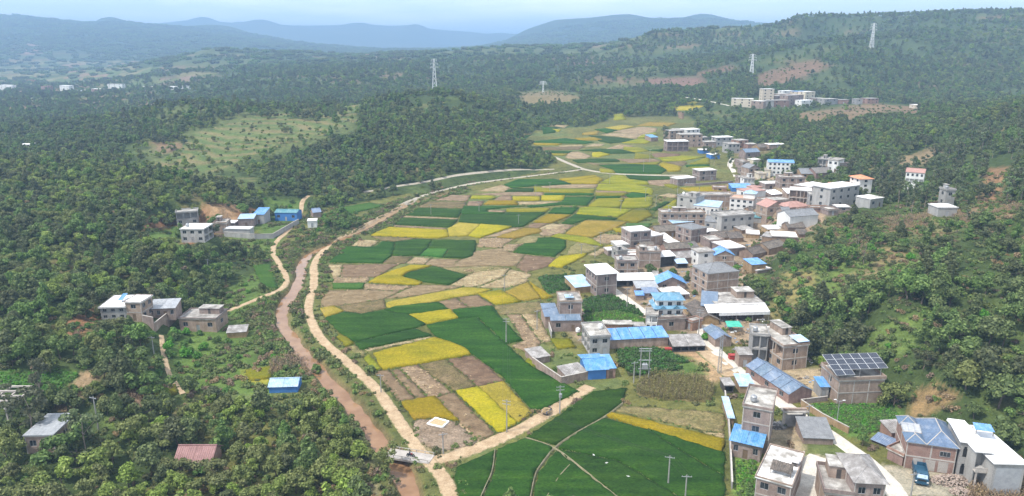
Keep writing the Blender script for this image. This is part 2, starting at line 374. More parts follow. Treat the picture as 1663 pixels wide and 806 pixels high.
PAINT = [
 ([(240,355),(300,335),(370,330),(420,340),(400,365),(300,400),(265,395)], RED, 230, 340), ([(215,365),(250,360),(270,385),(230,395)], RED, 200, 330),
 ([(90,530),(150,490),(170,510),(160,530),(110,560)], RED, 140, 240), ([(335,330),(390,335),(385,355),(340,352)], (0.33,0.21,0.12), 230, 340),
 ([(225,375),(300,370),(290,410),(230,400)], GRS, 200, 330),
 ([(330,215),(420,190),(490,178),(580,175),(560,200),(470,225),(380,250),(300,285),(240,270)], (0.15,0.15,0.06), 380, 640),
 ([(230,180),(400,165),(580,158),(575,215),(470,245),(330,290),(240,290)], (0.09,0.11,0.04), 360, 680), ([(340,212),(470,185),(575,172),(560,195),(480,218),(400,232)], (0.17,0.155,0.065), 380, 640), ([(280,560),(330,530),(360,500),(440,475),(480,540),(520,610),(440,640),(330,640),(290,620)], (0.09,0.14,0.035), 110, 240),
 ([(480,165),(570,162),(580,180),(500,182)], DRY, 450, 680), ([(240,230),(310,232),(330,245),(260,250)], (0.17,0.12,0.075), 350, 560), ([(320,255),(350,248),(360,262),(300,278)], DRY, 350, 520),
 ([(840,152),(900,148),(945,158),(925,168),(850,172)], DRY, 600, 1100), ([(430,320),(500,330),(470,360),(430,350)], GRS, 250, 400),
 ([(420,340),(480,345),(440,420),(460,470),(350,520),(330,500),(420,440)], GRS, 180, 340), ([(370,380),(440,385),(430,410),(380,410)], LGR, 230, 330),
 ([(0,605),(110,600),(130,610),(60,650),(0,640)], (0.12,0.2,0.05), 100, 200), ([(130,605),(180,595),(110,670),(80,665)], TAN, 100, 190), ([(195,640),(240,610),(250,650),(210,665)], (0.25,0.17,0.12), 100, 190),
 ([(190,650),(220,655),(190,700),(165,690)], LGR, 100, 170), ([(395,600),(445,595),(440,620),(400,620)], (0.30,0.27,0.04), 120, 190),
 ([(350,470),(440,470),(480,560),(500,600),(390,600),(360,560)], GRS, 150, 230), ([(440,585),(500,580),(500,610),(430,615)], DRY, 130, 190),
 ([(555,760),(600,740),(620,806),(560,806)], (0.24,0.19,0.12), 90, 150),
 # eastern hill
 ([(1330,430),(1480,400),(1520,430),(1480,470),(1400,480),(1300,500),(1290,460)], LGR, 150, 260), ([(1400,540),(1500,500),(1520,540),(1440,590),(1390,570)], LGR, 140, 200),
 ([(1560,560),(1640,580),(1640,610),(1560,590)], (0.14,0.13,0.05), 130, 180), ([(1270,440),(1330,440),(1320,500),(1280,520),(1240,520)], (0.17,0.15,0.06), 160, 240),
 ([(1430,360),(1520,345),(1500,380),(1440,380)], (0.17,0.13,0.07), 190, 300), ([(1530,340),(1663,330),(1663,350),(1540,365)], (0.18,0.13,0.075), 170, 300), ([(1420,405),(1480,400),(1470,430),(1420,430)], (0.18,0.14,0.07), 170, 300),
 ([(1380,445),(1430,425),(1430,465),(1390,470)], (0.17,0.14,0.07), 170, 260), ([(1600,275),(1640,270),(1620,340),(1590,340)], (0.2,0.12,0.065), 180, 420), ([(1455,262),(1520,235),(1530,255),(1460,282)], (0.2,0.15,0.09), 250, 480),
 ([(1290,185),(1420,168),(1480,175),(1380,195),(1300,200)], (0.17,0.12,0.07), 480, 800), ([(1460,172),(1540,178),(1500,190),(1460,185)], (0.16,0.11,0.07), 450, 760), ([(1180,238),(1240,235),(1250,250),(1190,255)], DRY, 300, 560),
 ([(1480,640),(1520,620),(1560,640),(1500,680),(1470,680)], (0.2,0.14,0.07), 110, 160), ([(1240,595),(1345,598),(1340,650),(1270,640)], (0.30,0.24,0.16), 120, 190), ([(1250,685),(1310,680),(1310,735),(1230,730)], (0.27,0.22,0.15), 110, 170),
 ([(1100,575),(1150,570),(1190,610),(1150,625),(1090,600)], (0.32,0.22,0.13), 130, 190), ([(1430,755),(1560,770),(1550,806),(1420,806)], (0.33,0.29,0.23), 90, 150), ([(1290,740),(1350,740),(1330,806),(1280,806)], (0.36,0.31,0.24), 90, 150),
 ([(1310,655),(1450,655),(1470,700),(1380,710),(1320,680)], (0.10,0.17,0.04), 100, 170), ([(1190,740),(1230,740),(1225,806),(1190,806)], (0.13,0.22,0.05), 90, 150),
 ([(1060,560),(1150,565),(1130,585),(1080,580)], (0.3,0.2,0.12), 120, 190), ([(1020,560),(1120,580),(1150,610),(1020,610)], GRS, 120, 190),
 ([(664,690),(700,676),(760,690),(806,722),(740,748),(690,752),(675,720)], (0.29,0.215,0.135), 90, 170),
 # village earth
 ([(890,500),(1000,480),(1010,430),(1090,350),(1150,310),(1210,290),(1300,290),(1420,320),(1350,350),(1290,400),(1220,440),(1250,510),(1220,560),(1150,560),(1060,520),(940,560)], (0.25,0.19,0.135), 140, 420),
 # far dry terraces with a shape
 ([(1230,120),(1330,95),(1345,110),(1270,140),(1230,145)], (0.15,0.10,0.065), 650, 1100), ([(1130,118),(1190,105),(1195,112),(1135,126)], (0.14,0.09,0.06), 650, 1300), ([(1310,50),(1370,36),(1372,42),(1330,56)], (0.14,0.1,0.065), 800, 1300),
 ([(1040,128),(1140,125),(1150,140),(1060,140)], (0.16,0.1,0.075), 700, 1300), ([(20,75),(60,68),(80,80),(50,90),(20,88)], (0.2,0.13,0.09), 1800, 4000), ([(1330,30),(1345,32),(1340,40)], RED, 900, 1300), ([(560,85),(660,83),(650,95),(570,95)], (0.2,0.14,0.1), 1300, 2300),
 ([(900,100),(980,98),(960,106),(900,105)], (0.2,0.12,0.09), 1000, 1900), ([(240,130),(330,118),(360,124),(260,140)], (0.17,0.12,0.09), 900, 2000),
]
for p, c, d0, d1 in PAINT: paint(p, c, d0, d1)
# terraced plots on the western hill: contour strips of dry and green crops
_tp = inside([(320,215),(420,188),(490,174),(585,162),(575,200),(480,232),(400,255),(350,280),(240,278),(290,240)], gPx + nz * 6, gPy + nz2 * 2) & (gD > 360 * K) & (gD < 680 * K)
_ts = np.sin(gZ * 4.0 + nz * 1.2); lay(_tp * .8, (0.115, 0.135, 0.05)); lay(_tp * sstep(.45, .75, _ts) * .8, (0.17, 0.14, 0.07)); lay(_tp * sstep(.3, .6, -_ts) * .8, (0.07, 0.11, 0.032))
# the plain: small far plots
_pl = (gPx < 360) & (gD > 620 * K) & (gD < 2600 * K) & (gZ < 32)
_q = np.floor(gX / 60 + vnoise(gX / 90, gY / 90, 8)) * 7.13 + np.floor(gY / 95 + vnoise(gX / 80, gY / 80, 9)) * 3.71; _q = np.abs(np.sin(_q * 12.9898) * 43758.5453) % 1
lay(_pl * (_q > .45) * .8, (0.095, 0.125, 0.045)); lay(_pl * (_q > .72) * .8, (0.17, 0.15, 0.08)); lay(_pl * (_q > .9) * .8, (0.2, 0.13, 0.085))
lay((1 - sstep(1.4, 3.4, rd)) * 0.95, (0.17, 0.125, 0.075)); lay(sstep(2.0, 3.4, rd) * (1 - sstep(9, 16, rd)) * (0.5 + 0.5 * nz) * (gY < 520), (0.075, 0.095, 0.035))
idx = np.arange(NC * NR).reshape(NR, NC)
F = np.stack([idx[:-1, :-1], idx[:-1, 1:], idx[1:, 1:], idx[1:, :-1]], -1).reshape(-1, 4)
gm = np_mesh("ground", np.stack([gX, gY, gZ], -1).reshape(-1, 3), F, terrain_material())
ca = gm.color_attributes.new("cover", 'FLOAT_COLOR', 'POINT'); ca.data.foreach_set("color", cov.reshape(-1))
GROUND = tag(link("ground", gm), "rolling hills and flat valley floor with grass and bare earth", "ground", kind="structure")

# ------------------------------------------------------------------ water and roads
def strip(name, line, width, mat, lift=0.10, label=None, cat=None, flat=None, jit=0.15, nx=9, wf=None):
    p = np.asarray(line); n = len(p); t = np.gradient(p, axis=0); t /= np.linalg.norm(t, axis=1)[:, None] + 1e-9
    nn = np.c_[t[:, 1], -t[:, 0]]; V = []; acr = np.linspace(-1, 1, nx)
    arc = np.r_[0, np.cumsum(np.hypot(*np.diff(p, axis=0).T))]
    for j, a in enumerate(acr):
        w = (width if wf is None else wf) * 0.5 * a * (1 + jit * vnoise(arc / 5.0, np.full(n, 3.3 + np.sign(a)), 5)) if jit else np.full(n, width * 0.5 * a)
        q = p + nn * np.asarray(w)[:, None]
        z = (np.full(n, flat) if flat is not None else hgt(q[:, 0], q[:, 1]) + (lift if abs(a) < 0.99 else -0.12))
        V.append(np.c_[q, z])
    V = np.stack(V, 1).reshape(-1, 3); ii = np.arange(n * nx).reshape(n, nx)
    F = np.stack([ii[:-1, :-1], ii[:-1, 1:], ii[1:, 1:], ii[1:, :-1]], -1).reshape(-1, 4)
    me = np_mesh(name, V, F, mat); at = me.attributes.new("across", 'FLOAT', 'POINT'); at.data.foreach_set("value", np.tile(acr, n).astype(np.float32))
    o = link(name, me); tag(o, label, cat, kind="structure"); return o
def water_mat():
    m, nt, b = newmat("muddy_water"); c = ramp(nt, noise(nt, 0.25, 4), [(0.35, (0.20, 0.108, 0.052)), (0.65, (0.27, 0.16, 0.085))])
    nt.links.new(c, b.inputs["Base Color"]); b.inputs["Roughness"].default_value = 0.1; b.inputs["IOR"].default_value = 1.33
    bump(nt, b, noise(nt, 1.6, 3), 0.06, 0.1); return m
def track_mat(name, c0, c1, rut=0.25):
    m, nt, b = newmat(name); n1 = noise(nt, 0.5, 6, 0.65); n2 = noise(nt, 4.0, 4, 0.6)
    c = ramp(nt, n1, [(0.3, c0), (0.68, c1)]); c = mixc(nt, 0.5, c, ramp(nt, n2, [(0.3, (0.6, 0.6, 0.6)), (0.7, (1.3, 1.3, 1.3))]), 'MULTIPLY')
    if rut:
        at = nt.nodes.new("ShaderNodeAttribute"); at.attribute_name = "across"; ab = N(nt, "ShaderNodeMath", operation='ABSOLUTE'); nt.links.new(at.outputs["Fac"], ab.inputs[0])
        n3 = noise(nt, 0.7, 4, 0.7); ad = N(nt, "ShaderNodeMath", operation='MULTIPLY_ADD'); nt.links.new(n3, ad.inputs[0]); ad.inputs[1].default_value = 0.9; nt.links.new(ab.outputs[0], ad.inputs[2])
        # grassy verges creep in, a weedy strip and worn ruts run along the middle
        c = mixc(nt, ramp(nt, ad.outputs[0], [(0.0, (rut * 1.6,) * 3), (0.30, (rut * 1.2,) * 3), (0.46, (0, 0, 0)), (0.98, (0, 0, 0))]), c, (0.15, 0.13, 0.06))
        mr = N(nt, "ShaderNodeMapRange"); mr.inputs["From Min"].default_value = 1.12; mr.inputs["From Max"].default_value = 1.36; nt.links.new(ad.outputs[0], mr.inputs["Value"])
        c = mixc(nt, mr.outputs["Result"], c, (0.085, 0.105, 0.035))
    nt.links.new(c, b.inputs["Base Color"]); b.inputs["Roughness"].default_value = 0.95; b.inputs["Specular IOR Level"].default_value = 0.15; bump(nt, b, n2, 0.4, 0.08); return m
M_WATER = water_mat(); M_DIRT = track_mat("dirt_track", (0.27, 0.185, 0.105), (0.45, 0.34, 0.22)); M_CONC = track_mat("concrete_road", (0.42, 0.385, 0.325), (0.57, 0.53, 0.46), 0); M_PALE = track_mat("worn_road", (0.27, 0.235, 0.18), (0.40, 0.355, 0.285), 0); M_BUND = track_mat("bund_path", (0.12, 0.12, 0.06), (0.26, 0.225, 0.145), 0); M_SAND = track_mat("river_sand", (0.20, 0.135, 0.075), (0.31, 0.22, 0.13), 0)
_rl = smooth_line(RIVER, 2.0); _m = int(len(_rl) * 0.5)
strip("river_water", RIVER_S, 9.0, M_WATER, flat=-1.3, label="muddy pink-brown stream winding down the valley", cat="stream", jit=0)
def road(name, px, w, mat, label, cat="track", lift=0.12):
    pts = [tuple(unproj(a, b)[0].xy) for a, b in px]
    return strip(name, smooth_line(pts, 2.5), w, mat, lift, label, cat)
ROADS = [
 ("dirt_road", [(742,850),(733,806),(722,778),(703,755),(682,735),(660,705),(640,672),(615,637),(585,606),(555,581),(525,556),(508,531),(500,506),(504,480),(512,455),(508,432),(520,411),(545,394),(580,376),(620,356),(662,330)], 3.6, M_DIRT, "sandy dirt track following the east bank of the stream"),
 ("concrete_road", [(650,336),(662,328),(700,313),(760,299),(820,291),(880,284),(920,279),(950,275)], 3.2, M_PALE, "pale road curving round the top of the paddies"),
 ("dirt_road", [(690,750),(720,746),(760,733),(810,714),(850,695),(890,671),(930,645),(958,628)], 4.2, M_DIRT, "dirt track leading from the bridge to the blue-roofed yard"),
 ("concrete_road", [(590,312),(640,303),(690,296),(750,284),(800,278),(860,275),(900,275)], 2.6, M_PALE, "pale road along the foot of the dark wooded mound"),
 ("concrete_road", [(870,243),(895,253),(930,268),(952,277),(1000,283),(1060,285),(1118,285)], 4.0, M_PALE, "straight pale road crossing the far paddies"),
 ("dirt_road", [(502,318),(489,327),(490,345),(470,374),(446,394),(442,410),(454,430),(468,453),(460,470),(430,481),(390,498),(350,512)], 2.8, M_DIRT, "dirt track passing below the walled farm compound"),
 ("footpath", [(262,545),(266,575),(272,603),(284,622),(298,640)], 1.6, M_DIRT, "narrow earth footpath below the white-roofed house"),
 ("concrete_road", [(1480,840),(1455,800),(1434,773),(1405,748),(1378,727),(1340,702),(1304,680),(1270,655),(1240,634),(1209,612),(1182,588),(1160,568),(1146,550),(1142,538),(1150,522),(1166,506)], 4.4, M_CONC, "pale concrete lane climbing through the near houses"),
 ("concrete_road", [(994,470),(1020,489),(1050,512)], 4.2, M_CONC, "white concrete lane beside the vegetable plots"),
 ("concrete_road", [(1190,257),(1184,268),(1191,276),(1197,291),(1206,303)], 4.0, M_CONC, "pale village lane winding between far houses"),
 ("concrete_road", [(1300,850),(1310,800),(1322,765),(1338,745)], 7.5, M_CONC, "wide concrete driveway beside the grey-roofed house"),
 ("concrete_road", [(1112,158),(1140,162),(1165,168),(1185,172)], 4.0, M_CONC, "distant pale road leading to the hillside hamlet"),
 ("dirt_road", [(1130,560),(1170,590),(1190,612)], 6.0, M_DIRT, "bare sandy verge beside the steel lattice mast"),
]
for r in ROADS: road(*r)
for lb, pl in (("pale footpath winding across the near green paddy", [(1195,268),(1118,330),(990,398),(890,463),(835,535),(803,580),(790,640),(775,720)]), ("short pale footpath at the edge of the near green paddy", [(620,478),(612,560),(600,598),(575,650),(545,720)]), ("thin pale footpath branching through the near green paddy", [(958,548),(915,590),(885,640),(855,690)]), ("faint footpath running diagonally across the near green paddy", [(760,424),(890,466),(990,545),(1080,620),(1185,705)])):
    strip("bund_footpath", smooth_line([tuple(unproj(580 + a / 2.772, 560 + b / 2.772)[0].xy) for a, b in pl], 2.0), .4, M_BUND, .52, lb, "footpath", nx=4)
# dry sandy bed upstream
_pp = [tuple(unproj(a, b)[0].xy) for a, b in [(560,384),(600,367),(640,342),(662,331)]]
strip("sand_bar", smooth_line(_pp, 2.5), 5.0, M_SAND, flat=-1.1, label="dry sandy stretch of the stream bed", cat="sand")

# ------------------------------------------------------------------ paddies
def crop_mat(name, stops, fine=6.0, rowamt=0.25, rnd=(0.014, 0.2), rough=0.9, scale=0.12, streak=(1.0, 1.0, 1.0), f0=0.5, f1=1.4):
    m, nt, b = newmat(name); c = ramp(nt, noise(nt, scale, 4.0, 0.62, stretch=streak), stops)
    f = noise(nt, fine, 2.0, 0.7, stretch=streak)
    c = mixc(nt, 0.8, c, ramp(nt, f, [(0.32, (f0, f0, f0)), (0.68, (f1, f1, f1))]), 'MULTIPLY')
    f2 = noise(nt, fine * 0.22, 2.0, 0.65); c = mixc(nt, 0.5, c, ramp(nt, f2, [(0.33, (0.6, 0.62, 0.6)), (0.67, (1.3, 1.28, 1.25))]), 'MULTIPLY')
    c = hsv(nt, c, objrand(nt, 0.5 - rnd[0], 0.5 + rnd[0]), None, objrand(nt, 1 - rnd[1], 1 + rnd[1]))
    nt.links.new(c, b.inputs["Base Color"]); b.inputs["Roughness"].default_value = rough; b.inputs["Specular IOR Level"].default_value = 0.12
    bump(nt, b, f, 0.7, 0.25); return m
CROP = {
 'G': (crop_mat("green_rice", [(0.27, (0.011, 0.038, 0.003)), (0.45, (0.018, 0.055, 0.0045)), (0.6, (0.028, 0.073, 0.006)), (0.78, (0.06, 0.108, 0.014))], f0=0.38, f1=1.6, streak=(0.3, 1.7, 1), scale=.16), 0.4),
 'g': (crop_mat("light_green_rice", [(0.3, (0.025, 0.080, 0.010)), (0.7, (0.06, 0.125, 0.018))], f0=0.5, f1=1.4, streak=(0.35, 1.6, 1)), 0.4),
 'Y': (crop_mat("ripe_rice", [(0.28, (0.155, 0.14, 0.008)), (0.42, (0.22, 0.183, 0.008)), (0.6, (0.275, 0.213, 0.010)), (0.76, (0.275, 0.20, 0.032))], f0=0.58, f1=1.35, streak=(0.5, 1.5, 1)), 0.5),
 'y': (crop_mat("yellowing_rice", [(0.28, (0.11, 0.128, 0.009)), (0.5, (0.17, 0.166, 0.010)), (0.75, (0.24, 0.203, 0.016))], f0=0.58, f1=1.35, streak=(0.5, 1.5, 1)), 0.45),
 'o': (crop_mat("lodged_rice", [(0.28, (0.20, 0.16, 0.018)), (0.55, (0.265, 0.20, 0.03)), (0.75, (0.31, 0.23, 0.06))], f0=0.5, f1=1.4), 0.35),
 'S': (crop_mat("straw_stubble", [(0.28, (0.165, 0.118, 0.066)), (0.5, (0.235, 0.172, 0.10)), (0.72, (0.33, 0.26, 0.165))], fine=1.6, f0=0.6, f1=1.32, streak=(1, 1.8, 1), scale=.2), 0.09),
 'B': (crop_mat("ploughed_soil", [(0.28, (0.125, 0.082, 0.046)), (0.5, (0.17, 0.117, 0.068)), (0.74, (0.235, 0.17, 0.105))], fine=2.2, f0=0.62, f1=1.28, streak=(1, 2.2, 1), scale=.2), 0.08),
 'O': (crop_mat("weedy_stubble", [(0.28, (0.10, 0.095, 0.035)), (0.5, (0.155, 0.125, 0.055)), (0.74, (0.21, 0.16, 0.085))], fine=2.4, f0=0.45, f1=1.45, scale=.2), 0.12),
 'P': (crop_mat("threshing_floor", [(0.3, (0.21, 0.16, 0.10)), (0.7, (0.30, 0.24, 0.165))], fine=2.0, scale=.3), 0.03),
 'V': (crop_mat("vegetable_bed", [(0.3, (0.03, 0.085, 0.02)), (0.7, (0.085, 0.16, 0.035))], fine=2.5, f0=0.4, f1=1.5), 0.3),
 'L': (crop_mat("lettuce_bed", [(0.3, (0.08, 0.17, 0.022)), (0.7, (0.15, 0.25, 0.04))], fine=2.5, f0=0.4, f1=1.5), 0.3),
 'C': (crop_mat("corn_ground", [(0.3, (0.09, 0.075, 0.03)), (0.7, (0.16, 0.12, 0.05))], fine=2.5), 0.1),
}
FNAME = {'G': 'green_rice_field', 'g': 'green_rice_field', 'Y': 'ripe_rice_field', 'y': 'yellowing_rice_field', 'o': 'lodged_rice_field', 'S': 'stubble_field', 'B': 'ploughed_field', 'O': 'weedy_field', 'P': 'threshing_field', 'V': 'vegetable_field', 'L': 'lettuce_field', 'C': 'corn_field'}
FIELD_POLYS = []; FIELD_KIND = []
def field(kind, pts):
    W = []; dd = 0
    for a, b in pts:
        p, d = unproj(a, b); W.append((p.x, p.y)); dd += d
    dd /= len(pts); P = np.array(W)
    ar = 0.5 * np.sum(P[:, 0] * np.roll(P[:, 1], -1) - np.roll(P[:, 0], -1) * P[:, 1])
    if ar < 0: P = P[::-1]
    # bund: pull the outline in
    e = np.roll(P, -1, 0) - P; e /= np.linalg.norm(e, axis=1)[:, None] + 1e-9; nin = np.c_[-e[:, 1], e[:, 0]]
    off = nin + np.roll(nin, 1, 0); off /= np.maximum(np.linalg.norm(off, axis=1)[:, None], 0.5)
    P = P + off * (0.06 + 0.0004 * dd)
    sp = float(np.clip(dd * 0.0052, 0.7, 4.5))
    B = []
    for i in range(len(P)):
        a, b = P[i], P[(i + 1) % len(P)]; L = np.hypot(*(b - a)); n = max(1, int(L / (sp * 1.5)))
        for k in range(n):
            q = a + (b - a) * k / n
            if k: q = q + np.array([-(b - a)[1], (b - a)[0]]) / L * random.uniform(-0.16, 0.16) * (1 + dd / 250)
            B.append(q)
    B = np.array(B); x0, y0 = B.min(0); x1, y1 = B.max(0)
    gx, gy_ = np.meshgrid(np.arange(x0, x1, sp), np.arange(y0, y1, sp)); gx = gx.ravel() + rng.uniform(-.35, .35, gx.size) * sp; gy_ = gy_.ravel() + rng.uniform(-.35, .35, gy_.size) * sp
    k = inside([tuple(q) for q in B], gx, gy_)
    gx, gy_ = gx[k], gy_[k]
    if len(gx): 
        far_in = dist_poly([tuple(q) for q in B], gx, gy_) > sp * 0.45; gx, gy_ = gx[far_in], gy_[far_in]
    nb = len(B); vin_ = [Vector(q) for q in B] + [Vector((a, b)) for a, b in zip(gx, gy_)]
    r = delaunay_2d_cdt(vin_, [], [list(range(nb))], 1, 1e-4)
    vv = np.array([tuple(q) for q in r[0]]); ff = [f for f in r[2] if len(f) == 3]
    if not ff: return
    isb = np.array([any(s < nb for s in q) for q in r[3]])
    ch = CROP[kind][1]
    zz = hgt(vv[:, 0], vv[:, 1]); top = zz + ch * np.where(isb, 0.92, 1.0) + np.where(isb, 0, ch * (0.22 * vnoise(vv[:, 0] / 1.3, vv[:, 1] / 1.3, 2) + 0.22 * vnoise(vv[:, 0] / 6, vv[:, 1] / 6, 4))) + 0.10
    V = np.c_[vv, top].tolist(); F = [tuple(f) for f in ff]
    # skirt down to the ground round the outline
    ed = {}
    for f in ff:
        for a, b in zip(f, list(f[1:]) + [f[0]]): ed[(a, b)] = ed.get((a, b), 0) + 1
    low = {}
    for (a, b) in list(ed):
        if (b, a) in ed: continue
        for q in (a, b):
            if q not in low: low[q] = len(V); V.append([vv[q, 0], vv[q, 1], zz[q] - 0.25])
        F.append((b, a, low[a])); F.append((b, low[a], low[b]))
    me = np_mesh(FNAME[kind], V, F, CROP[kind][0], smooth=False)
    o = link(FNAME[kind], me); tag(o, kind="structure"); FIELD_POLYS.append([tuple(q) for q in B]); FIELD_KIND.append((kind, dd)); return o
def batch(ox, oy, f, rows):
    for kind, pts in rows: field(kind, [(ox + a / f, oy + b / f) for a, b in pts])
batch(500, 360, 3.96, [
 ('Y', [(520,40),(895,58),(905,100),(840,110),(405,92)]), ('o', [(895,50),(970,10),(1110,20),(1030,95),(905,98)]), ('Y', [(1110,20),(1315,35),(1105,110),(1030,95)]),
 ('S', [(1105,112),(1210,105),(1330,115),(1270,145),(1250,170),(1090,165)]), ('S', [(1120,105),(1315,42),(1390,40),(1210,100)]), ('o', [(1210,103),(1390,45),(1490,48),(1510,70),(1330,112)]),
 ('B', [(1390,40),(1450,10),(1560,12),(1480,48)]), ('S', [(1480,48),(1560,15),(1663,20),(1663,70),(1560,95),(1500,80)]), ('O', [(1330,140),(1400,95),(1530,92),(1460,140),(1380,145)]), ('S', [(1260,150),(1380,145),(1310,195),(1255,190)]),
 ('G', [(1475,110),(1570,105),(1663,125),(1663,165),(1590,230),(1320,200),(1390,145),(1460,142)]),
 ('G', [(135,265),(165,235),(240,165),(430,165),(480,130),(560,135),(540,222),(480,272)]), ('G', [(560,133),(700,118),(800,120),(770,178),(720,222),(545,222)]), ('g', [(770,178),(905,180),(870,235),(720,222)]),
 ('G', [(800,120),(1080,125),(1082,180),(1060,225),(1010,242),(872,235),(910,180),(772,176)]), ('S', [(280,158),(325,120),(460,125),(405,165)]), ('O', [(400,95),(700,110),(560,130),(470,124)]),
 ('O', [(480,270),(545,225),(680,228),(625,272)]), ('S', [(630,272),(685,230),(800,240),(750,278)]), ('B', [(750,278),(800,240),(980,245),(950,280),(870,295)]),
 ('B', [(980,250),(1080,190),(1260,172),(1300,200),(1400,215),(1340,290),(1180,285),(960,295),(870,297)]), ('B', [(1400,215),(1600,238),(1540,295),(1400,330),(1340,295)]), ('O', [(960,297),(1180,287),(1290,305),(1070,330),(1030,340),(840,298)]),
 ('S', [(130,278),(225,278),(210,358),(160,358)]), ('B', [(225,278),(590,275),(440,360),(210,360)]), ('S', [(150,362),(400,362),(370,395),(160,395)]),
 ('Y', [(660,285),(800,288),(650,325),(605,358),(740,395),(715,412),(390,395),(440,362),(560,315)]), ('G', [(612,358),(650,330),(820,293),(1022,350),(905,412),(740,392)]),
 ('S', [(1030,345),(1070,330),(1200,300),(1300,305),(1250,360),(1090,420),(915,415)]), ('S', [(1300,308),(1440,340),(1400,395),(1270,430),(1095,424),(1260,362)]), ('g', [(155,400),(370,400),(355,435),(160,435)]), ('S', [(370,400),(620,415),(690,418),(570,448),(360,438)]),
 ('B', [(85,505),(130,445),(360,440),(600,450),(490,500),(310,530),(180,545),(80,555)]), ('O', [(180,545),(310,530),(490,500),(505,560),(360,600),(240,580)]), ('o', [(75,560),(165,545),(235,580),(110,620)]), ('B', [(600,452),(700,408),(1000,418),(720,475),(500,498)]),
 ('o', [(500,530),(560,510),(780,470),(1020,428),(1190,440),(1100,468),(880,505),(720,535),(510,560)]), ('Y', [(1095,470),(1240,447),(1375,518),(1210,538)]), ('o', [(1265,455),(1415,395),(1500,497),(1380,515)]), ('Y', [(1422,393),(1580,490),(1505,503)]),
 ('B', [(840,520),(950,492),(1035,553),(910,575)]), ('B', [(955,490),(1090,475),(1200,543),(1040,553)]), ('O', [(1200,546),(1500,512),(1520,560),(1470,600),(1230,600)]), ('Y', [(650,605),(920,570),(970,625),(765,665)]),
 ('G', [(110,625),(235,585),(345,600),(480,575),(650,605),(760,665),(690,690),(300,780),(205,725)]), ('G', [(485,574),(560,550),(840,522),(910,570),(650,603)]), ('G', [(300,785),(690,695),(800,738),(620,770),(330,830)]),
 ('G', [(930,572),(1185,547),(1225,600),(1385,770),(1275,790),(1090,620),(970,628)]), ('S', [(1280,600),(1370,598),(1500,785),(1445,860),(1310,800),(1390,770)]), ('S', [(1375,598),(1475,600),(1570,770),(1500,783)]),
])
field('G', [(692,529),(745,519),(775,517),(818,556),(850,585),(868,600),(940,637),(915,650),(868,672),(815,612),(768,577),(705,546)])
field('y', [(852,590),(870,575),(885,580),(872,598)]); field('y', [(893,552),(925,552),(935,565),(905,568)])
batch(500, 540, 4.03, [
 ('S', [(370,115),(800,28),(822,38),(400,125)]), ('Y', [(425,145),(830,40),(960,80),(1050,125),(1068,150),(490,250)]), ('y', [(365,175),(405,150),(485,248),(425,255)]), ('y', [(180,25),(215,15),(305,75),(250,100)]), ('O', [(250,100),(310,85),(380,140),(350,165)]),
 ('B', [(435,260),(530,250),(705,440),(600,460)]), ('B', [(537,250),(600,240),(785,430),(712,440)]), ('S', [(605,235),(720,215),(940,395),(840,425),(787,425)]), ('O', [(725,215),(910,180),(1105,355),(960,390)]), ('B', [(912,180),(1080,155),(1160,200),(1280,320),(1110,355)]),
 ('Y', [(610,465),(830,425),(990,590),(870,560),(690,575),(675,555)]), ('B', [(840,430),(955,395),(1230,665),(1130,715),(1110,690),(1000,600)]), ('Y', [(965,390),(1115,365),(1370,600),(1290,655),(1240,660)]), ('o', [(1117,362),(1280,325),(1470,535),(1375,600)]),
 ('P', [(690,585),(780,568),(870,562),(990,600),(1110,710),(1080,750),(850,785),(730,720),(690,640)]),
])
batch(580, 560, 2.772, [
 ('G', [(445,560),(620,480),(605,590),(550,720),(470,720),(435,600)]), ('G', [(630,475),(755,428),(885,465),(800,580),(775,720),(560,720),(612,590)]), ('G', [(760,420),(860,355),(1060,215),(1215,200),(1195,265),(1110,325),(895,455)]),
 ('G', [(990,400),(1115,335),(1300,385),(1655,600),(1655,690),(1450,690),(1180,530),(905,470)]), ('G', [(1300,380),(1655,490),(1655,595)]), ('G', [(900,475),(1180,532),(1445,692),(1190,700)]), ('G', [(895,482),(1185,702),(1060,720),(790,720),(812,585)]),
 ('Y', [(1145,310),(1655,430),(1640,490),(1120,325)]), ('O', [(1190,278),(1560,300),(1655,312),(1655,402),(1545,385),(1160,300)]), ('C', [(1255,185),(1330,130),(1560,150),(1610,200),(1590,262),(1380,250),(1260,230)]), ('S', [(1540,390),(1655,405),(1655,425)]),
])
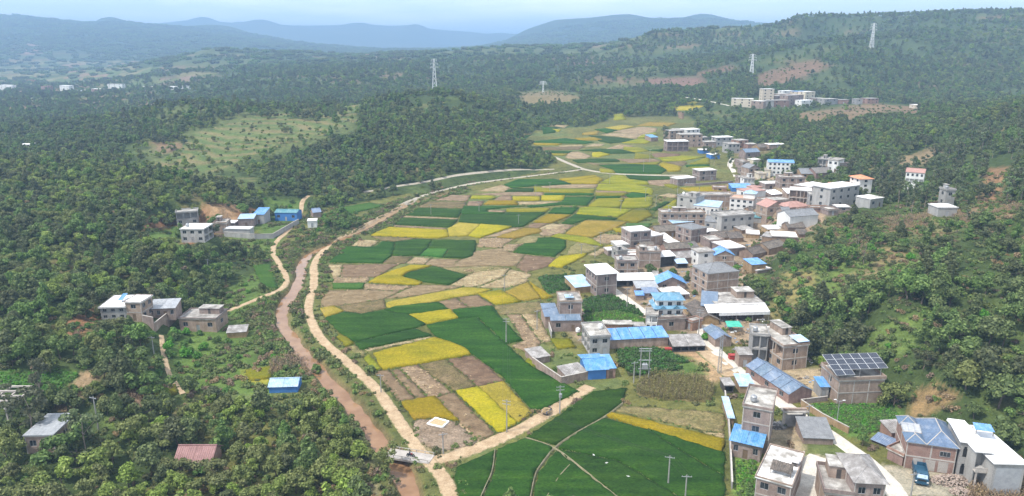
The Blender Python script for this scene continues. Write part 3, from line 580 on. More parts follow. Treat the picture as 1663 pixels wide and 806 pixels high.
batch(640, 240, 3.96, [
 ('G', [(705,240),(800,205),(1040,205),(1140,235),(960,245),(750,260)]), ('Y', [(1060,205),(1290,180),(1345,205),(1310,235),(1150,235)]), ('S', [(945,250),(1150,238),(1310,238),(1300,258),(960,262)]), ('y', [(900,250),(960,262),(1050,268),(1290,270),(1285,295),(900,285)]),
 ('G', [(710,285),(770,262),(900,265),(895,285)]), ('S', [(540,280),(690,240),(750,258),(710,285)]), ('G', [(965,297),(1285,297),(1285,308),(965,308)]), ('y', [(1310,238),(1550,238),(1663,265),(1663,305),(1560,290),(1300,270)]), ('S', [(1295,278),(1500,280),(1490,291),(1295,290)]),
 ('y', [(1290,292),(1510,295),(1470,312),(1295,312)]), ('G', [(1470,315),(1530,290),(1640,300),(1600,335)]), ('G', [(1300,315),(1465,315),(1450,325),(1295,330)]), ('G', [(1100,320),(1290,318),(1240,375),(1080,370),(880,388),(850,378),(1075,352)]), ('Y', [(765,318),(938,318),(938,342),(760,342)]), ('Y', [(945,312),(1098,310),(1092,342),(945,340)]),
 ('y', [(500,312),(640,312),(655,325),(630,335),(490,330)]), ('S', [(640,335),(700,305),(760,312),(755,342),(660,342)]), ('S', [(260,340),(370,305),(500,308),(470,345)]), ('O', [(160,378),(220,348),(470,350),(455,390),(160,388)]), ('Y', [(570,368),(610,345),(790,345),(795,370)]), ('S', [(795,348),(1070,348),(1060,368),(800,367)]), ('S', [(465,375),(480,345),(580,345),(560,375)]),
 ('S', [(510,300),(720,288),(960,288),(955,310),(760,308),(640,308)]),
 ('G', [(75,435),(160,390),(445,398),(415,450)]), ('S', [(58,440),(410,455),(408,463),(52,450)]), ('G', [(5,495),(50,453),(410,466),(370,515),(340,515)]), ('S', [(0,500),(335,520),(335,530),(0,508)]),
 ('G', [(445,380),(850,377),(600,400),(600,418),(715,420),(700,430),(440,432),(425,420)]), ('G', [(430,434),(700,432),(720,420),(975,420),(830,510),(780,515),(415,480)]), ('S', [(608,402),(720,405),(705,418),(605,415)]), ('y', [(722,398),(1005,390),(980,418),(722,416)]), ('G', [(990,425),(1030,388),(1190,388),(1150,430)]),
 ('Y', [(895,482),(990,432),(1140,437),(1010,490)]), ('G', [(1160,432),(1440,457),(1420,468),(1250,462),(1150,495),(1075,490)]), ('y', [(1250,378),(1310,332),(1480,330),(1450,388),(1260,382)]), ('y', [(1485,330),(1663,322),(1663,370),(1630,390),(1455,392)]), ('y', [(1195,392),(1260,384),(1530,402),(1440,450),(1172,428)]),
 ('y', [(1530,404),(1640,408),(1663,440),(1560,490),(1432,463)]), ('o', [(1160,512),(1230,472),(1500,482),(1420,525),(1270,580),(1100,555)]), ('B', [(835,515),(890,485),(1000,492),(930,520)]), ('S', [(930,535),(1060,492),(1160,500),(1090,550),(1010,570),(940,565)]),
 ('y', [(1010,575),(1060,557),(1250,582),(1350,630),(1340,640),(1140,600)]), ('S', [(1270,590),(1350,555),(1500,570),(1490,600),(1340,625)]), ('Y', [(1350,642),(1500,603),(1520,612),(1480,640),(1370,657)]), ('O', [(1130,645),(1190,605),(1335,640),(1240,682),(1110,690)]),
 ('Y', [(990,765),(1060,705),(1240,685),(1230,700),(1080,775)]), ('S', [(1245,690),(1340,645),(1368,662),(1300,700)]), ('V', [(1490,490),(1663,490),(1600,535),(1475,522)]), ('Y', [(1400,525),(1460,520),(1520,535),(1510,548),(1430,545)]),
])
batch(840, 160, 4.478, [
 ('G', [(790,560),(1165,575),(1140,590),(930,600),(820,590)]), ('S', [(945,595),(1150,592),(1160,620),(1050,640),(960,625)]), ('y', [(1060,630),(1160,625),(1180,650),(1130,660)]), ('Y', [(1180,655),(1560,640),(1560,672),(1330,702)]), ('y', [(610,615),(700,562),(780,562),(815,592),(940,605),(960,628),(730,625)]),
 ('S', [(1025,708),(1100,692),(1170,702),(1150,725)]), ('G', [(960,815),(1070,752),(1110,757),(1010,820)]), ('y', [(1115,760),(1160,735),(1150,830),(1020,822)]),
 ('G', [(590,487),(800,480),(1020,487),(1090,522),(1050,550),(720,545),(700,520)]), ('y', [(600,512),(695,522),(715,548),(600,540)]), ('Y', [(1030,482),(1060,466),(1200,502),(1180,532),(1095,535)]), ('y', [(800,477),(1050,463),(1020,484)]), ('B', [(720,442),(1000,440),(1050,460),(820,470)]), ('G', [(400,452),(520,442),(715,442),(750,460),(440,472)]),
 ('S', [(345,430),(370,395),(440,387),(540,420),(500,440),(380,440)]), ('Y', [(545,397),(600,392),(680,410),(590,430),(545,425)]), ('G', [(450,380),(600,368),(760,375),(860,400),(680,405),(600,390)]), ('G', [(200,382),(400,387),(380,400),(210,400)]), ('Y', [(210,405),(370,405),(345,418),(230,418)]), ('O', [(150,355),(500,350),(450,375),(160,378)]), ('G', [(110,315),(350,292),(560,320),(500,332),(120,323)]), ('Y', [(110,327),(330,332),(300,342),(130,342)]),
 ('Y', [(415,292),(560,285),(640,305),(450,307)]), ('G', [(520,272),(740,287),(880,305),(680,330),(600,315)]), ('S', [(600,265),(700,252),(900,262),(870,295),(740,280)]), ('o', [(480,252),(600,237),(580,265),(470,265)]), ('S', [(690,242),(900,207),(1020,217),(1010,245),(890,285),(830,258)]), ('o', [(640,215),(760,195),(860,205),(740,230)]), ('G', [(560,227),(640,220),(730,234),(650,255)]),
 ('y', [(870,290),(900,270),(1000,248),(1020,262),(920,290)]), ('G', [(175,200),(290,215),(280,250),(190,260)]), ('Y', [(250,225),(320,230),(300,245)]), ('G', [(0,270),(110,265),(60,290),(0,290)]), ('S', [(260,195),(380,195),(340,215)]), ('o', [(1130,65),(1250,50),(1370,55),(1300,85),(1150,90)]), ('y', [(1200,35),(1260,22),(1330,30),(1290,50)]), ('o', [(870,200),(960,175),(1160,180),(1100,205)]), ('y', [(700,120),(770,110),(790,155),(700,160)]),
 ('S', [(640,370),(740,335),(850,345),(760,367)]), ('y', [(860,402),(980,415),(1000,435),(850,440)]), ('B', [(975,405),(1030,397),(1190,405),(1170,423),(1000,430)]), ('y', [(1020,435),(1200,420),(1370,427),(1220,455),(1070,460)]), ('O', [(1060,467),(1220,457),(1240,475),(1200,495)]), ('y', [(1250,480),(1400,422),(1400,480)]), ('G', [(1220,488),(1400,484),(1400,495),(1230,500)]), ('y', [(1240,502),(1400,499),(1400,512),(1290,512)]), ('y', [(770,352),(900,362),(960,385),(860,395),(770,372)]), ('G', [(940,380),(1060,370),(1050,390)]),
 ('B', [(1165,95),(1215,98),(1210,150),(1180,150)]), ('S', [(560,330),(640,332),(600,350),(480,350)]), ('O', [(430,455),(580,490),(690,480),(600,475)]), ('y', [(880,296),(1000,300),(940,330),(760,325)]), ('S', [(300,345),(470,338),(480,348),(310,352)]),
])
for k, p in [('g', [(410,432),(440,430),(452,470),(425,465)]), ('L', [(948,513),(1000,505),(1050,520),(1045,527),(985,530),(950,535)]), ('V', [(945,490),(990,480),(1030,500),(1045,515),(1000,505),(948,510)]), ('V', [(1000,570),(1070,567),(1120,590),(1080,592),(1005,590)]),
             ('V', [(0,606),(100,602),(128,612),(85,645),(40,640),(0,642)]), ('V', [(1320,660),(1445,657),(1465,690),(1400,707),(1350,690)]), ('L', [(1196,752),(1228,748),(1226,812),(1196,812)]), ('y', [(398,603),(442,596),(440,615),(405,620)]), ('y', [(243,632),(285,626),(290,640),(250,648)]), ('V', [(873,452),(920,448),(930,470),(890,478)]), ('g', [(555,338),(600,330),(625,335),(570,348)])]:
    field(k, p)

# ------------------------------------------------------------------ building materials
def brick_mat(name, a, b_, c_):
    m, nt, b = newmat(name); g = nt.nodes.new("ShaderNodeNewGeometry")
    c = ramp(nt, noise(nt, 0.55, 4.0, 0.6), [(0.3, a), (0.55, b_), (0.75, c_)])
    # courses: fine horizontal streaks of lighter and darker bricks
    c = mixc(nt, 0.55, c, ramp(nt, noise(nt, 1.0, 2.0, 0.7, stretch=(3.5, 3.5, 11.0)), [(0.3, (0.62, 0.6, 0.6)), (0.7, (1.35, 1.33, 1.3))]), 'MULTIPLY')
    # rain streaks running down
    c = mixc(nt, 0.45, c, ramp(nt, noise(nt, 0.8, 3.0, 0.6, stretch=(1.6, 1.6, 0.25)), [(0.35, (0.6, 0.58, 0.56)), (0.62, (1.1, 1.1, 1.1))]), 'MULTIPLY')
    c = hsv(nt, c, objrand(nt, 0.488, 0.512), objrand(nt, 0.75, 1.1), objrand(nt, 0.85, 1.15))
    nt.links.new(c, b.inputs["Base Color"]); b.inputs["Roughness"].default_value = 0.92; b.inputs["Specular IOR Level"].default_value = 0.15
    MATS[name] = m
brick_mat("brick", (0.225, 0.165, 0.132), (0.295, 0.225, 0.187), (0.36, 0.295, 0.25)); brick_mat("redbrick", (0.25, 0.145, 0.105), (0.31, 0.19, 0.14), (0.35, 0.25, 0.195)); brick_mat("mud", (0.22, 0.145, 0.085), (0.29, 0.20, 0.125), (0.33, 0.25, 0.17))
surf("white", [(0.3, (0.56, 0.55, 0.52)), (0.65, (0.72, 0.71, 0.68))], 0.5, fine=5, stretch=(1, 1, 0.3), rnd=(0.01, 0.08))
surf("grey", [(0.3, (0.26, 0.25, 0.235)), (0.7, (0.38, 0.37, 0.35))], 0.6, fine=5, stretch=(1, 1, 0.35), rnd=(0.01, 0.12))
surf("cream", [(0.3, (0.50, 0.43, 0.32)), (0.7, (0.60, 0.53, 0.42))], 0.5, fine=5, rnd=(0.01, 0.08))
surf("bluewall", [(0.3, (0.05, 0.16, 0.42)), (0.7, (0.07, 0.21, 0.50))], 0.5, rough=0.5)
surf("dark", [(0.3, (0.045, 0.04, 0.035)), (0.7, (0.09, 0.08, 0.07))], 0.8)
surf("frame_concrete", [(0.3, (0.34, 0.31, 0.275)), (0.7, (0.47, 0.43, 0.385))], 0.7, fine=6, rnd=(0.005, 0.1))
surf("conc", [(0.34, (0.15, 0.138, 0.12)), (0.46, (0.27, 0.25, 0.225)), (0.56, (0.36, 0.34, 0.305)), (0.68, (0.52, 0.50, 0.46))], 0.42, fine=3, rnd=(0.005, 0.12))
surf("whiteroof", [(0.28, (0.45, 0.44, 0.42)), (0.42, (0.72, 0.71, 0.69)), (0.7, (0.82, 0.81, 0.79))], 0.28, fine=4, fine_amt=0.15, rnd=(0.004, 0.06))
surf("wornwhite", [(0.34, (0.22, 0.20, 0.17)), (0.46, (0.42, 0.40, 0.37)), (0.55, (0.70, 0.69, 0.66)), (0.7, (0.80, 0.79, 0.77))], 0.3, fine=3, fine_amt=0.2)
surf("tile", [(0.3, (0.11, 0.10, 0.095)), (0.55, (0.17, 0.155, 0.14)), (0.75, (0.25, 0.22, 0.19))], 1.0, fine=5, fine_amt=0.7, rnd=(0.01, 0.15))
surf("oldtile", [(0.3, (0.075, 0.065, 0.055)), (0.5, (0.135, 0.115, 0.095)), (0.75, (0.22, 0.18, 0.145))], 0.9, fine=4, fine_amt=0.8, rnd=(0.01, 0.15))
surf("greytile", [(0.3, (0.15, 0.155, 0.16)), (0.7, (0.23, 0.235, 0.24))], 0.9, fine=5, fine_amt=0.5, rnd=(0.01, 0.12))
surf("pinktile", [(0.3, (0.30, 0.17, 0.14)), (0.7, (0.42, 0.25, 0.21))], 0.9, fine=5, fine_amt=0.4)
surf("redsheet", [(0.3, (0.20, 0.10, 0.092)), (0.7, (0.31, 0.17, 0.155))], 0.5, fine=4, rough=0.6)
surf("orangetile", [(0.3, (0.50, 0.20, 0.10)), (0.7, (0.62, 0.29, 0.17))], 0.7, fine=5)
def sheet(n, a, b):
    m = sheet_(n, a, b); nt = m.node_tree; bs = nt.nodes["Principled BSDF"]; lk = bs.inputs["Base Color"].links[0]; c = lk.from_socket
    g = tuple(.55 * q + .2 for q in b)                              # chalky fading, then rust and dirt where sheets lap
    c = mixc(nt, ramp(nt, noise(nt, 0.9, 4, .65, stretch=(1, .35, 1)), [(0.5, (0, 0, 0)), (0.72, (.7, .7, .7))]), c, g)
    c = mixc(nt, ramp(nt, noise(nt, 1.7, 5, .7), [(0.60, (0, 0, 0)), (0.74, (.75, .75, .75))]), c, (0.20, 0.14, 0.10)); nt.links.new(c, bs.inputs["Base Color"])
def sheet_(n, a, b): return surf(n, [(0.3, a), (0.7, b)], 0.5, rough=0.5, fine=2.2, fine_amt=0.45, rnd=(0.012, 0.16), spec=0.4)
sheet("blue", (0.065, 0.205, 0.46), (0.155, 0.345, 0.60)); sheet("lblue", (0.24, 0.38, 0.55), (0.44, 0.55, 0.66)); sheet("bluegrey", (0.115, 0.165, 0.235), (0.17, 0.225, 0.30)); sheet("bluetile", (0.085, 0.13, 0.21), (0.12, 0.175, 0.265))
sheet("tealtile", (0.07, 0.19, 0.27), (0.13, 0.28, 0.36)); sheet("greysheet", (0.24, 0.25, 0.26), (0.36, 0.37, 0.38)); sheet("whitesheet", (0.66, 0.66, 0.65), (0.80, 0.80, 0.79)); sheet("greensheet", (0.07, 0.21, 0.25), (0.11, 0.27, 0.30))
surf("oldsheet", [(0.3, (0.17, 0.155, 0.14)), (0.5, (0.26, 0.245, 0.23)), (0.72, (0.45, 0.43, 0.41))], 0.6, fine=3, rnd=(0.01, 0.1))
surf("wood", [(0.3, (0.12, 0.08, 0.05)), (0.7, (0.2, 0.14, 0.09))], 1.5); surf("redpaint", [(0.3, (0.30, 0.03, 0.025)), (0.7, (0.40, 0.06, 0.045))], 1.2, rough=0.6); surf("steel", [(0.3, (0.28, 0.29, 0.30)), (0.7, (0.42, 0.43, 0.44))], 1.0, rough=0.5, metal=0.4)
surf("whitepaint", [(0.3, (0.70, 0.70, 0.69)), (0.7, (0.82, 0.82, 0.81))], 1.0, rough=0.5); surf("black", [(0.3, (0.012, 0.012, 0.013)), (0.7, (0.03, 0.03, 0.03))], 2.0, rough=0.6); surf("concpole", [(0.3, (0.24, 0.23, 0.215)), (0.7, (0.34, 0.33, 0.31))], 1.0)
surf("tarpgreen", [(0.3, (0.03, 0.30, 0.20)), (0.7, (0.08, 0.45, 0.33))], 1.0, rough=0.5); surf("shutter", [(0.3, (0.30, 0.31, 0.32)), (0.7, (0.40, 0.41, 0.42))], 1.0, rough=0.5)
surf("terracotta", [(0.3, (0.45, 0.26, 0.18)), (0.7, (0.55, 0.34, 0.25))], 1.0)
def glass_mat():
    m, nt, b = newmat("window_glass"); c = ramp(nt, noise(nt, 0.8, 2.0), [(0.35, (0.018, 0.021, 0.024)), (0.7, (0.055, 0.062, 0.068))])
    nt.links.new(c, b.inputs["Base Color"]); b.inputs["Roughness"].default_value = 0.12; MATS["glass"] = m
glass_mat()
M = MATS

# ------------------------------------------------------------------ building kit
ZOOM = {'P': (0, 0, 1), 'Z1': (1150, 560, 3.242), 'R1': (1400, 660, 5.52), 'R2': (1150, 600, 3.91), 'R3': (1120, 480, 4.03), 'R4': (850, 460, 4.479), 'R5': (900, 380, 4.376), 'R6': (1000, 300, 5.375), 'R7': (1200, 250, 4.742), 'R8': (1040, 190, 5.939),
        'L1': (100, 300, 3.1), 'L5': (0, 560, 2.772), 'L8': (0, 0, 2.518), 'F6': (1040, 20, 2.669)}
def zp(k, x, y): o = ZOOM[k]; return o[0] + x / o[2], o[1] + y / o[2]
def px_h(hpx, py, dd): v = (403 - py) / FPX; return hpx * dd / (FPX * (CP + v * SP))
_cache = {}
def cached(key, fn):
    if key not in _cache: _cache[key] = fn()
    return _cache[key]
def wall_panel(mb, p0, dx, L, z0, z1, holes):
    """a wall plane from p0 along dx with real openings; the outside is on the side of (dx.y, -dx.x)"""
    n = (-dx[1], dx[0])                                # inward
    xs = sorted({0.0, L, *[h[0] for h in holes], *[h[1] for h in holes]}); zs = sorted({z0, z1, *[h[2] for h in holes], *[h[3] for h in holes]})
    P = lambda a, z, q=0.0: (p0[0] + dx[0] * a + n[0] * q, p0[1] + dx[1] * a + n[1] * q, z)
    for i in range(len(xs) - 1):
        for j in range(len(zs) - 1):
            cx, cz = (xs[i] + xs[i + 1]) / 2, (zs[j] + zs[j + 1]) / 2
            if any(h[0] < cx < h[1] and h[2] < cz < h[3] for h in holes): continue
            mb.face([P(xs[i], zs[j]), P(xs[i + 1], zs[j]), P(xs[i + 1], zs[j + 1]), P(xs[i], zs[j + 1])])
    for a0, a1, b0, b1, q in [h[:5] for h in holes]:
        mb.face([P(a0, b0), P(a1, b0), P(a1, b0, q), P(a0, b0, q)]); mb.face([P(a0, b1, q), P(a1, b1, q), P(a1, b1), P(a0, b1)])
        mb.face([P(a0, b0), P(a0, b0, q), P(a0, b1, q), P(a0, b1)]); mb.face([P(a1, b0, q), P(a1, b0), P(a1, b1), P(a1, b1, q)])
        mb.face([P(a0, b0, q), P(a1, b0, q), P(a1, b1, q), P(a0, b1, q)])
def window_part(root, c, rz, w, h, near, kind='window', fm="frame_concrete"):
    """a window or door set into its wall hole: frame and mullion, panes behind"""
    w, h = round(w, 1), round(h, 1)
    if kind == 'door':
        o = link("door", cached(('door', w, h, fm), lambda: MB().box(-w / 2, w / 2, -0.04, 0.04, 0, h).box(-w / 2 - .05, w / 2 + .05, -0.08, -0.03, h - .08, h).data("door", M[fm])), root, c, rz); return o
    if not near:
        return link("window", cached(('w0', w, h), lambda: MB().box(-w / 2, w / 2, -0.03, 0.03, 0, h).data("window", M["glass"])), root, c, rz)
    def fr():
        t = 0.07; b = MB().box(-w / 2, w / 2, -.06, .03, 0, t).box(-w / 2, w / 2, -.06, .03, h - t, h).box(-w / 2, -w / 2 + t, -.06, .03, t, h - t).box(w / 2 - t, w / 2, -.06, .03, t, h - t)
        k = 2 if w > 1.7 else 1
        for i in range(k): x = -w / 2 + w * (i + 1) / (k + 1); b.box(x - .025, x + .025, -.055, .025, t, h - t)
        return b.data("window", M["steel"])
    o = link("window", cached(('wf', w, h), fr), root, c, rz)
    link("pane", cached(('wp', w, h), lambda: MB().box(-w / 2 + .05, w / 2 - .05, .03, .06, .05, h - .05).data("pane", M["glass"])), o)
    return o
def rib_sheet(p00, p10, p11, p01, th=0.05, sp=0.45, ribs=True):
    """corrugated sheet; ribs run from p00-p10 (eave) up to p01-p11"""
    p00, p10, p11, p01 = map(Vector, (p00, p10, p11, p01)); n = (p10 - p00).cross(p01 - p00).normalized(); L = (p10 - p00).length
    k = max(1, int(L / sp)) if ribs else 1; b = MB(); prof = []
    for i in range(k):
        prof += [(i / k, 0), ((i + .30) / k, 0), ((i + .42) / k, 1), ((i + .58) / k, 1), ((i + .70) / k, 0)] if ribs else [(0, 0)]
    prof.append((1, 0)); r = 0.06
    for (t0, u0), (t1, u1) in zip(prof, prof[1:]):
        a, c = p00.lerp(p10, t0) + n * (r * u0), p00.lerp(p10, t1) + n * (r * u1); d, e = p01.lerp(p11, t0) + n * (r * u0), p01.lerp(p11, t1) + n * (r * u1)
        b.face([a, c, e, d])
    lo = n * -th
    b.face([p01 + lo, p11 + lo, p10 + lo, p00 + lo])
    for s, t in ((p00, p10), (p10, p11), (p11, p01), (p01, p00)): b.face([s + lo, t + lo, t, s])
    return b
def level(corners, z, m=1.0, fade=5.0):
    """cut and fill: a levelled building plot"""
    xs = [c[0] for c in corners]; ys = [c[1] for c in corners]; f = fade + m
    j0, j1 = np.searchsorted(gy, min(ys) - f), np.searchsorted(gy, max(ys) + f)
    if j1 <= j0: return
    sx, sy = gX[j0:j1], gY[j0:j1]; sel = (sx > min(xs) - f) & (sx < max(xs) + f)
    if not sel.any(): return
    dd_ = np.where(inside(corners, sx[sel], sy[sel]), 0.0, dist_poly(corners, sx[sel], sy[sel])); t = sstep(m, f, dd_)
    sub = gZ[j0:j1]; sub[sel] = z * (1 - t) + sub[sel] * t
HOUSE_FOOT = []
FOOT = []          # footprints, to keep trees off
def place(A, B, hpx):
    pm, dd = unproj((A[0] + B[0]) / 2, (A[1] + B[1]) / 2); q = []
    for c in (A, B):                                   # both corners on the level plot
        u, ry, rz = pix_ray(*c); k = (pm.z - H) / float(rz); q.append(Vector((float(u) * k, float(ry) * k, pm.z)))
    pA, pB = q
    v = (pB - pA).xy; w = v.length; rz = math.atan2(v.y, v.x); h = px_h(hpx, (A[1] + B[1]) / 2, dd)
    return pA, pB, w, rz, h, dd
def hip_roof(root, X0, X1, Y0, Y1, z0, rr, rm, nm="roof"):
    w, d = X1 - X0, Y1 - Y0; cx, cy_ = (X0 + X1) / 2, (Y0 + Y1) / 2; hl = max(0.05, (max(w, d) - min(w, d)) / 2); z1 = z0 + rr; b = MB()
    C = [(X0, Y0, z0), (X1, Y0, z0), (X1, Y1, z0), (X0, Y1, z0)]
    a0, a1 = ((cx - hl, cy_, z1), (cx + hl, cy_, z1)) if w >= d else ((cx, cy_ - hl, z1), (cx, cy_ + hl, z1))
    if w >= d: fs = [[C[0], C[1], a1, a0], [C[1], C[2], a1], [C[2], C[3], a0, a1], [C[3], C[0], a0]]
    else: fs = [[C[0], C[1], a0], [C[1], C[2], a1, a0], [C[2], C[3], a1], [C[3], C[0], a0, a1]]
    for f in fs: b.face(f)
    b.face([C[3], C[2], C[1], C[0]]); o = b.build(nm, rm, root)
    rb = MB(); rb.tube(a0, a1, .11)
    for c_, a in ((C[0], a0), (C[1], a1 if w >= d else a0), (C[2], a1), (C[3], a0 if w >= d else a1)): rb.tube(c_, a, .09)
    rb.build("ridge_cap", M["frame_concrete"] if rm == M["bluetile"] else rm, o); return o
def absorb(a, b):
    """b's parts become parts of a (one building in several blocks)"""
    for c in list(b.children):
        mtx = a.matrix_basis.inverted() @ b.matrix_basis @ c.matrix_basis; c.parent = a; c.matrix_parent_inverse = Matrix(); c.matrix_basis = mtx
    bpy.data.objects.remove(b); return a
def house(key, label, xa, ya, xb, yb, hz, d, wall='brick', roof='flat', rc='conc', win=(2, 2), st=None, name=None, cat='house', over=0.25, par=None, frame=None, loggia=None, door=True, rise=None, tank=None, hut=None, group=None, up=0, sides=None, floorcol=None, yaw=None):
    A, B = zp(key, xa, ya), zp(key, xb, yb); pA, pB, w, rz, h, dd = place(A, B, hz / ZOOM[key][2])
    if key in ('R6', 'R7', 'R8', 'F6'):                # the middle and far village stands close
        ex = (pB - pA) * .07; pA, pB = pA - ex, pB + ex; w *= 1.14; h *= 1.1; d *= 1.08
    if yaw is not None: rz = R(yaw)
    near = dd < 360; vnear = dd < 235; mid_ = dd < 520
    name = name or {'brick': 'brick_house', 'redbrick': 'brick_house', 'white': 'white_house', 'grey': 'concrete_house', 'cream': 'plaster_house', 'mud': 'mud_house', 'bluewall': 'metal_shed', 'dark': 'open_shed'}[wall]
    mid = (pA + pB) / 2; back = Vector((-math.sin(rz), math.cos(rz), 0)); ctr = mid + back * (d / 2)
    cs, sn = math.cos(rz), math.sin(rz)
    corners = [(ctr.x + cs * a * w / 2 - sn * b * d / 2, ctr.y + sn * a * w / 2 + cs * b * d / 2) for a, b in ((-1, -1), (1, -1), (1, 1), (-1, 1))]
    zf = (pA.z + pB.z) / 2 + 0.03; zg = zf - 0.6
    level(corners, zf - 0.06)
    root = empty(name, (ctr.x, ctr.y, zf), rz); tag(root, label, cat, group); FOOT.append(corners); HOUSE_FOOT.append(corners if key != 'L5' else None)
    bot = -0.9
    st = st or max(1, int(round(h / 3.1))); sh = h / st
    x0, x1, y0, y1 = -w / 2, w / 2, -d / 2, d / 2
    toward = -1 if ctr.x > 0 else 1          # which end wall faces the eye
    mb = MB(); todo = []
    def openings(L, n, lg, has_door):
        hs = []
        for s in range(st):
            zb = s * sh
            if lg and (lg is True or s in lg):
                k = max(1, n); cw = L / k
                for i in range(k): hs.append((i * cw + cw * .08, (i + 1) * cw - cw * .08, zb + .25, zb + sh - .3, 1.3, None))
                continue
            for i in range(n):
                cx = L * (i + .5) / n
                if s == 0 and has_door and i == n // 2 and sh > 2.2:
                    hs.append((cx - .5, cx + .5, 0.02, min(2.1, sh - .3), .18, 'door'))
                else:
                    ww = min(1.5, L / n * .5); hh = min(1.4, sh * .48); zc = zb + sh * .56
                    hs.append((cx - ww / 2, cx + ww / 2, zc - hh / 2, zc + hh / 2, .2, 'window'))
        return [q for q in hs if q[1] - q[0] > .3]
    lf = (loggia or {})
    specs = [((x0, y0), (1, 0), w, openings(w, win[0], lf.get('front'), door), 0.0), ((x1, y0), (0, 1), d, openings(d, win[1], lf.get('side'), False) if toward > 0 else [], math.pi / 2), ((x1, y1), (-1, 0), w, [], math.pi), ((x0, y1), (0, -1), d, openings(d, win[1], lf.get('side'), False) if toward < 0 else [], -math.pi / 2)]
    for p0, dx, L, hs, ang in specs:
        wall_panel(mb, p0, dx, L, bot, h, hs)
        for q in hs:
            if not q[5]: continue
            a = (q[0] + q[1]) / 2; n = (-dx[1], dx[0]); o_ = q[4] - 0.07
            window_part(root, (p0[0] + dx[0] * a + n[0] * o_, p0[1] + dx[1] * a + n[1] * o_, q[2]), ang, q[1] - q[0], q[3] - q[2], near, q[5], random.choice(["wood", "steel", "shutter"]))
    rr = rise if rise is not None else 0
    if roof in ('gableX', 'gableY'):
        rr = rise or (d if roof == 'gableX' else w) * 0.24
        if roof == 'gableX': mb.face([(x0, y1, h), (x0, y0, h), (x0, 0, h + rr)]); mb.face([(x1, y0, h), (x1, y1, h), (x1, 0, h + rr)])
        else: mb.face([(x0, y0, h), (x1, y0, h), (0, y0, h + rr)]); mb.face([(x1, y1, h), (x0, y1, h), (0, y1, h + rr)])
    elif roof == 'shed':
        rr = rise or d * 0.16
        mb.face([(x0, y1, h), (x0, y0, h), (x0, y1, h + rr)]); mb.face([(x1, y0, h), (x1, y1, h), (x1, y1, h + rr)]); mb.face([(x1, y1, h), (x0, y1, h), (x0, y1, h + rr), (x1, y1, h + rr)])
    mb.build("wall", M[wall], root)
    if floorcol:
        MB().box(x0 - .02, x1 + .02, y0 - .02, y1 + .02, 0, sh * floorcol[1]).build("ground_storey_render", M[floorcol[0]], root)
    metal = rc in ("blue", "lblue", "bluegrey", "greysheet", "whitesheet", "greensheet", "oldsheet", "redsheet"); e = over; t = .12
    rm = M[rc]
    if roof == 'flat':
        th = .22; o = MB().box(x0 - e, x1 + e, y0 - e, y1 + e, h, h + th).build("roof", rm, root)
        if par is None: par = 0.5 if (rc in ("conc",) and mid_) else (.14 if rc == 'whiteroof' and mid_ else 0)
        if hut is None and rc == 'conc' and mid_ and h > 4 and not tank and random.random() < .45: hut = random.choice([(.08, .42, .45, .9, 1.9), (.55, .92, .5, .92, 2.0), (.3, .6, .55, .95, 1.7)])
        if tank is None and mid_ and h > 4.5 and near and random.random() < .3: tank = (.8 if hut and hut[0] < .3 else .2, .3, 'steel', None)
        if par:
            q = .16; MB().box(x0 - e, x1 + e, y0 - e, y0 - e + q, h + th, h + th + par).box(x0 - e, x1 + e, y1 + e - q, y1 + e, h + th, h + th + par).box(x0 - e, x0 - e + q, y0 - e + q, y1 + e - q, h + th, h + th + par).box(x1 + e - q, x1 + e, y0 - e + q, y1 + e - q, h + th, h + th + par).build("parapet", M[wall] if wall != 'white' else M["frame_concrete"], root)
        top = h + th
    else: top = h + rr
    def slope(nm, p, q, r_, s_, mat=None):
        k = 1
        if metal and vnear: k = max(1, int((Vector(q) - Vector(p)).length / 3.2))
        for i in range(k):
            a, b = i / k, (i + 1) / k; g = 0.004 if k > 1 else 0
            P0, P1 = Vector(p).lerp(Vector(q), a + g), Vector(p).lerp(Vector(q), b - g); S0, S1 = Vector(s_).lerp(Vector(r_), a + g), Vector(s_).lerp(Vector(r_), b - g)
            rib_sheet(P0, P1, S1, S0, t if not metal else .05, .4, metal and near).build("roof_sheet" if k > 1 else nm, mat or rm, root)
    if roof == 'gableX':
        dz = rr / (d / 2) * e
        slope("roof_slope", (x0 - e, y0 - e, h - dz + .14), (x1 + e, y0 - e, h - dz + .14), (x1 + e, 0, h + rr + .14), (x0 - e, 0, h + rr + .14))
        slope("roof_slope", (x1 + e, y1 + e, h - dz + .14), (x0 - e, y1 + e, h - dz + .14), (x0 - e, 0, h + rr + .14), (x1 + e, 0, h + rr + .14))
        MB().box(x0 - e, x1 + e, -.14, .14, h + rr + .12, h + rr + .26).build("ridge_cap", rm, root)
    elif roof == 'gableY':
        dz = rr / (w / 2) * e
        slope("roof_slope", (x0 - e, y1 + e, h - dz + .14), (x0 - e, y0 - e, h - dz + .14), (0, y0 - e, h + rr + .14), (0, y1 + e, h + rr + .14))
        slope("roof_slope", (x1 + e, y0 - e, h - dz + .14), (x1 + e, y1 + e, h - dz + .14), (0, y1 + e, h + rr + .14), (0, y0 - e, h + rr + .14))
        MB().box(-.14, .14, y0 - e, y1 + e, h + rr + .12, h + rr + .26).build("ridge_cap", rm, root)
    elif roof == 'shed':
        dz = rr / d * e
        slope("roof_slope", (x0 - e, y0 - e, h - dz + .12), (x1 + e, y0 - e, h - dz + .12), (x1 + e, y1 + e, h + rr + dz + .12), (x0 - e, y1 + e, h + rr + dz + .12))
    elif roof == 'hip':
        rr = rise or min(w, d) * 0.22; hip_roof(root, x0 - e, x1 + e, y0 - e, y1 + e, h + .05, rr, rm); top = h + rr
    fr = frame if frame is not None else (wall == 'brick' and mid_ and h > 4)
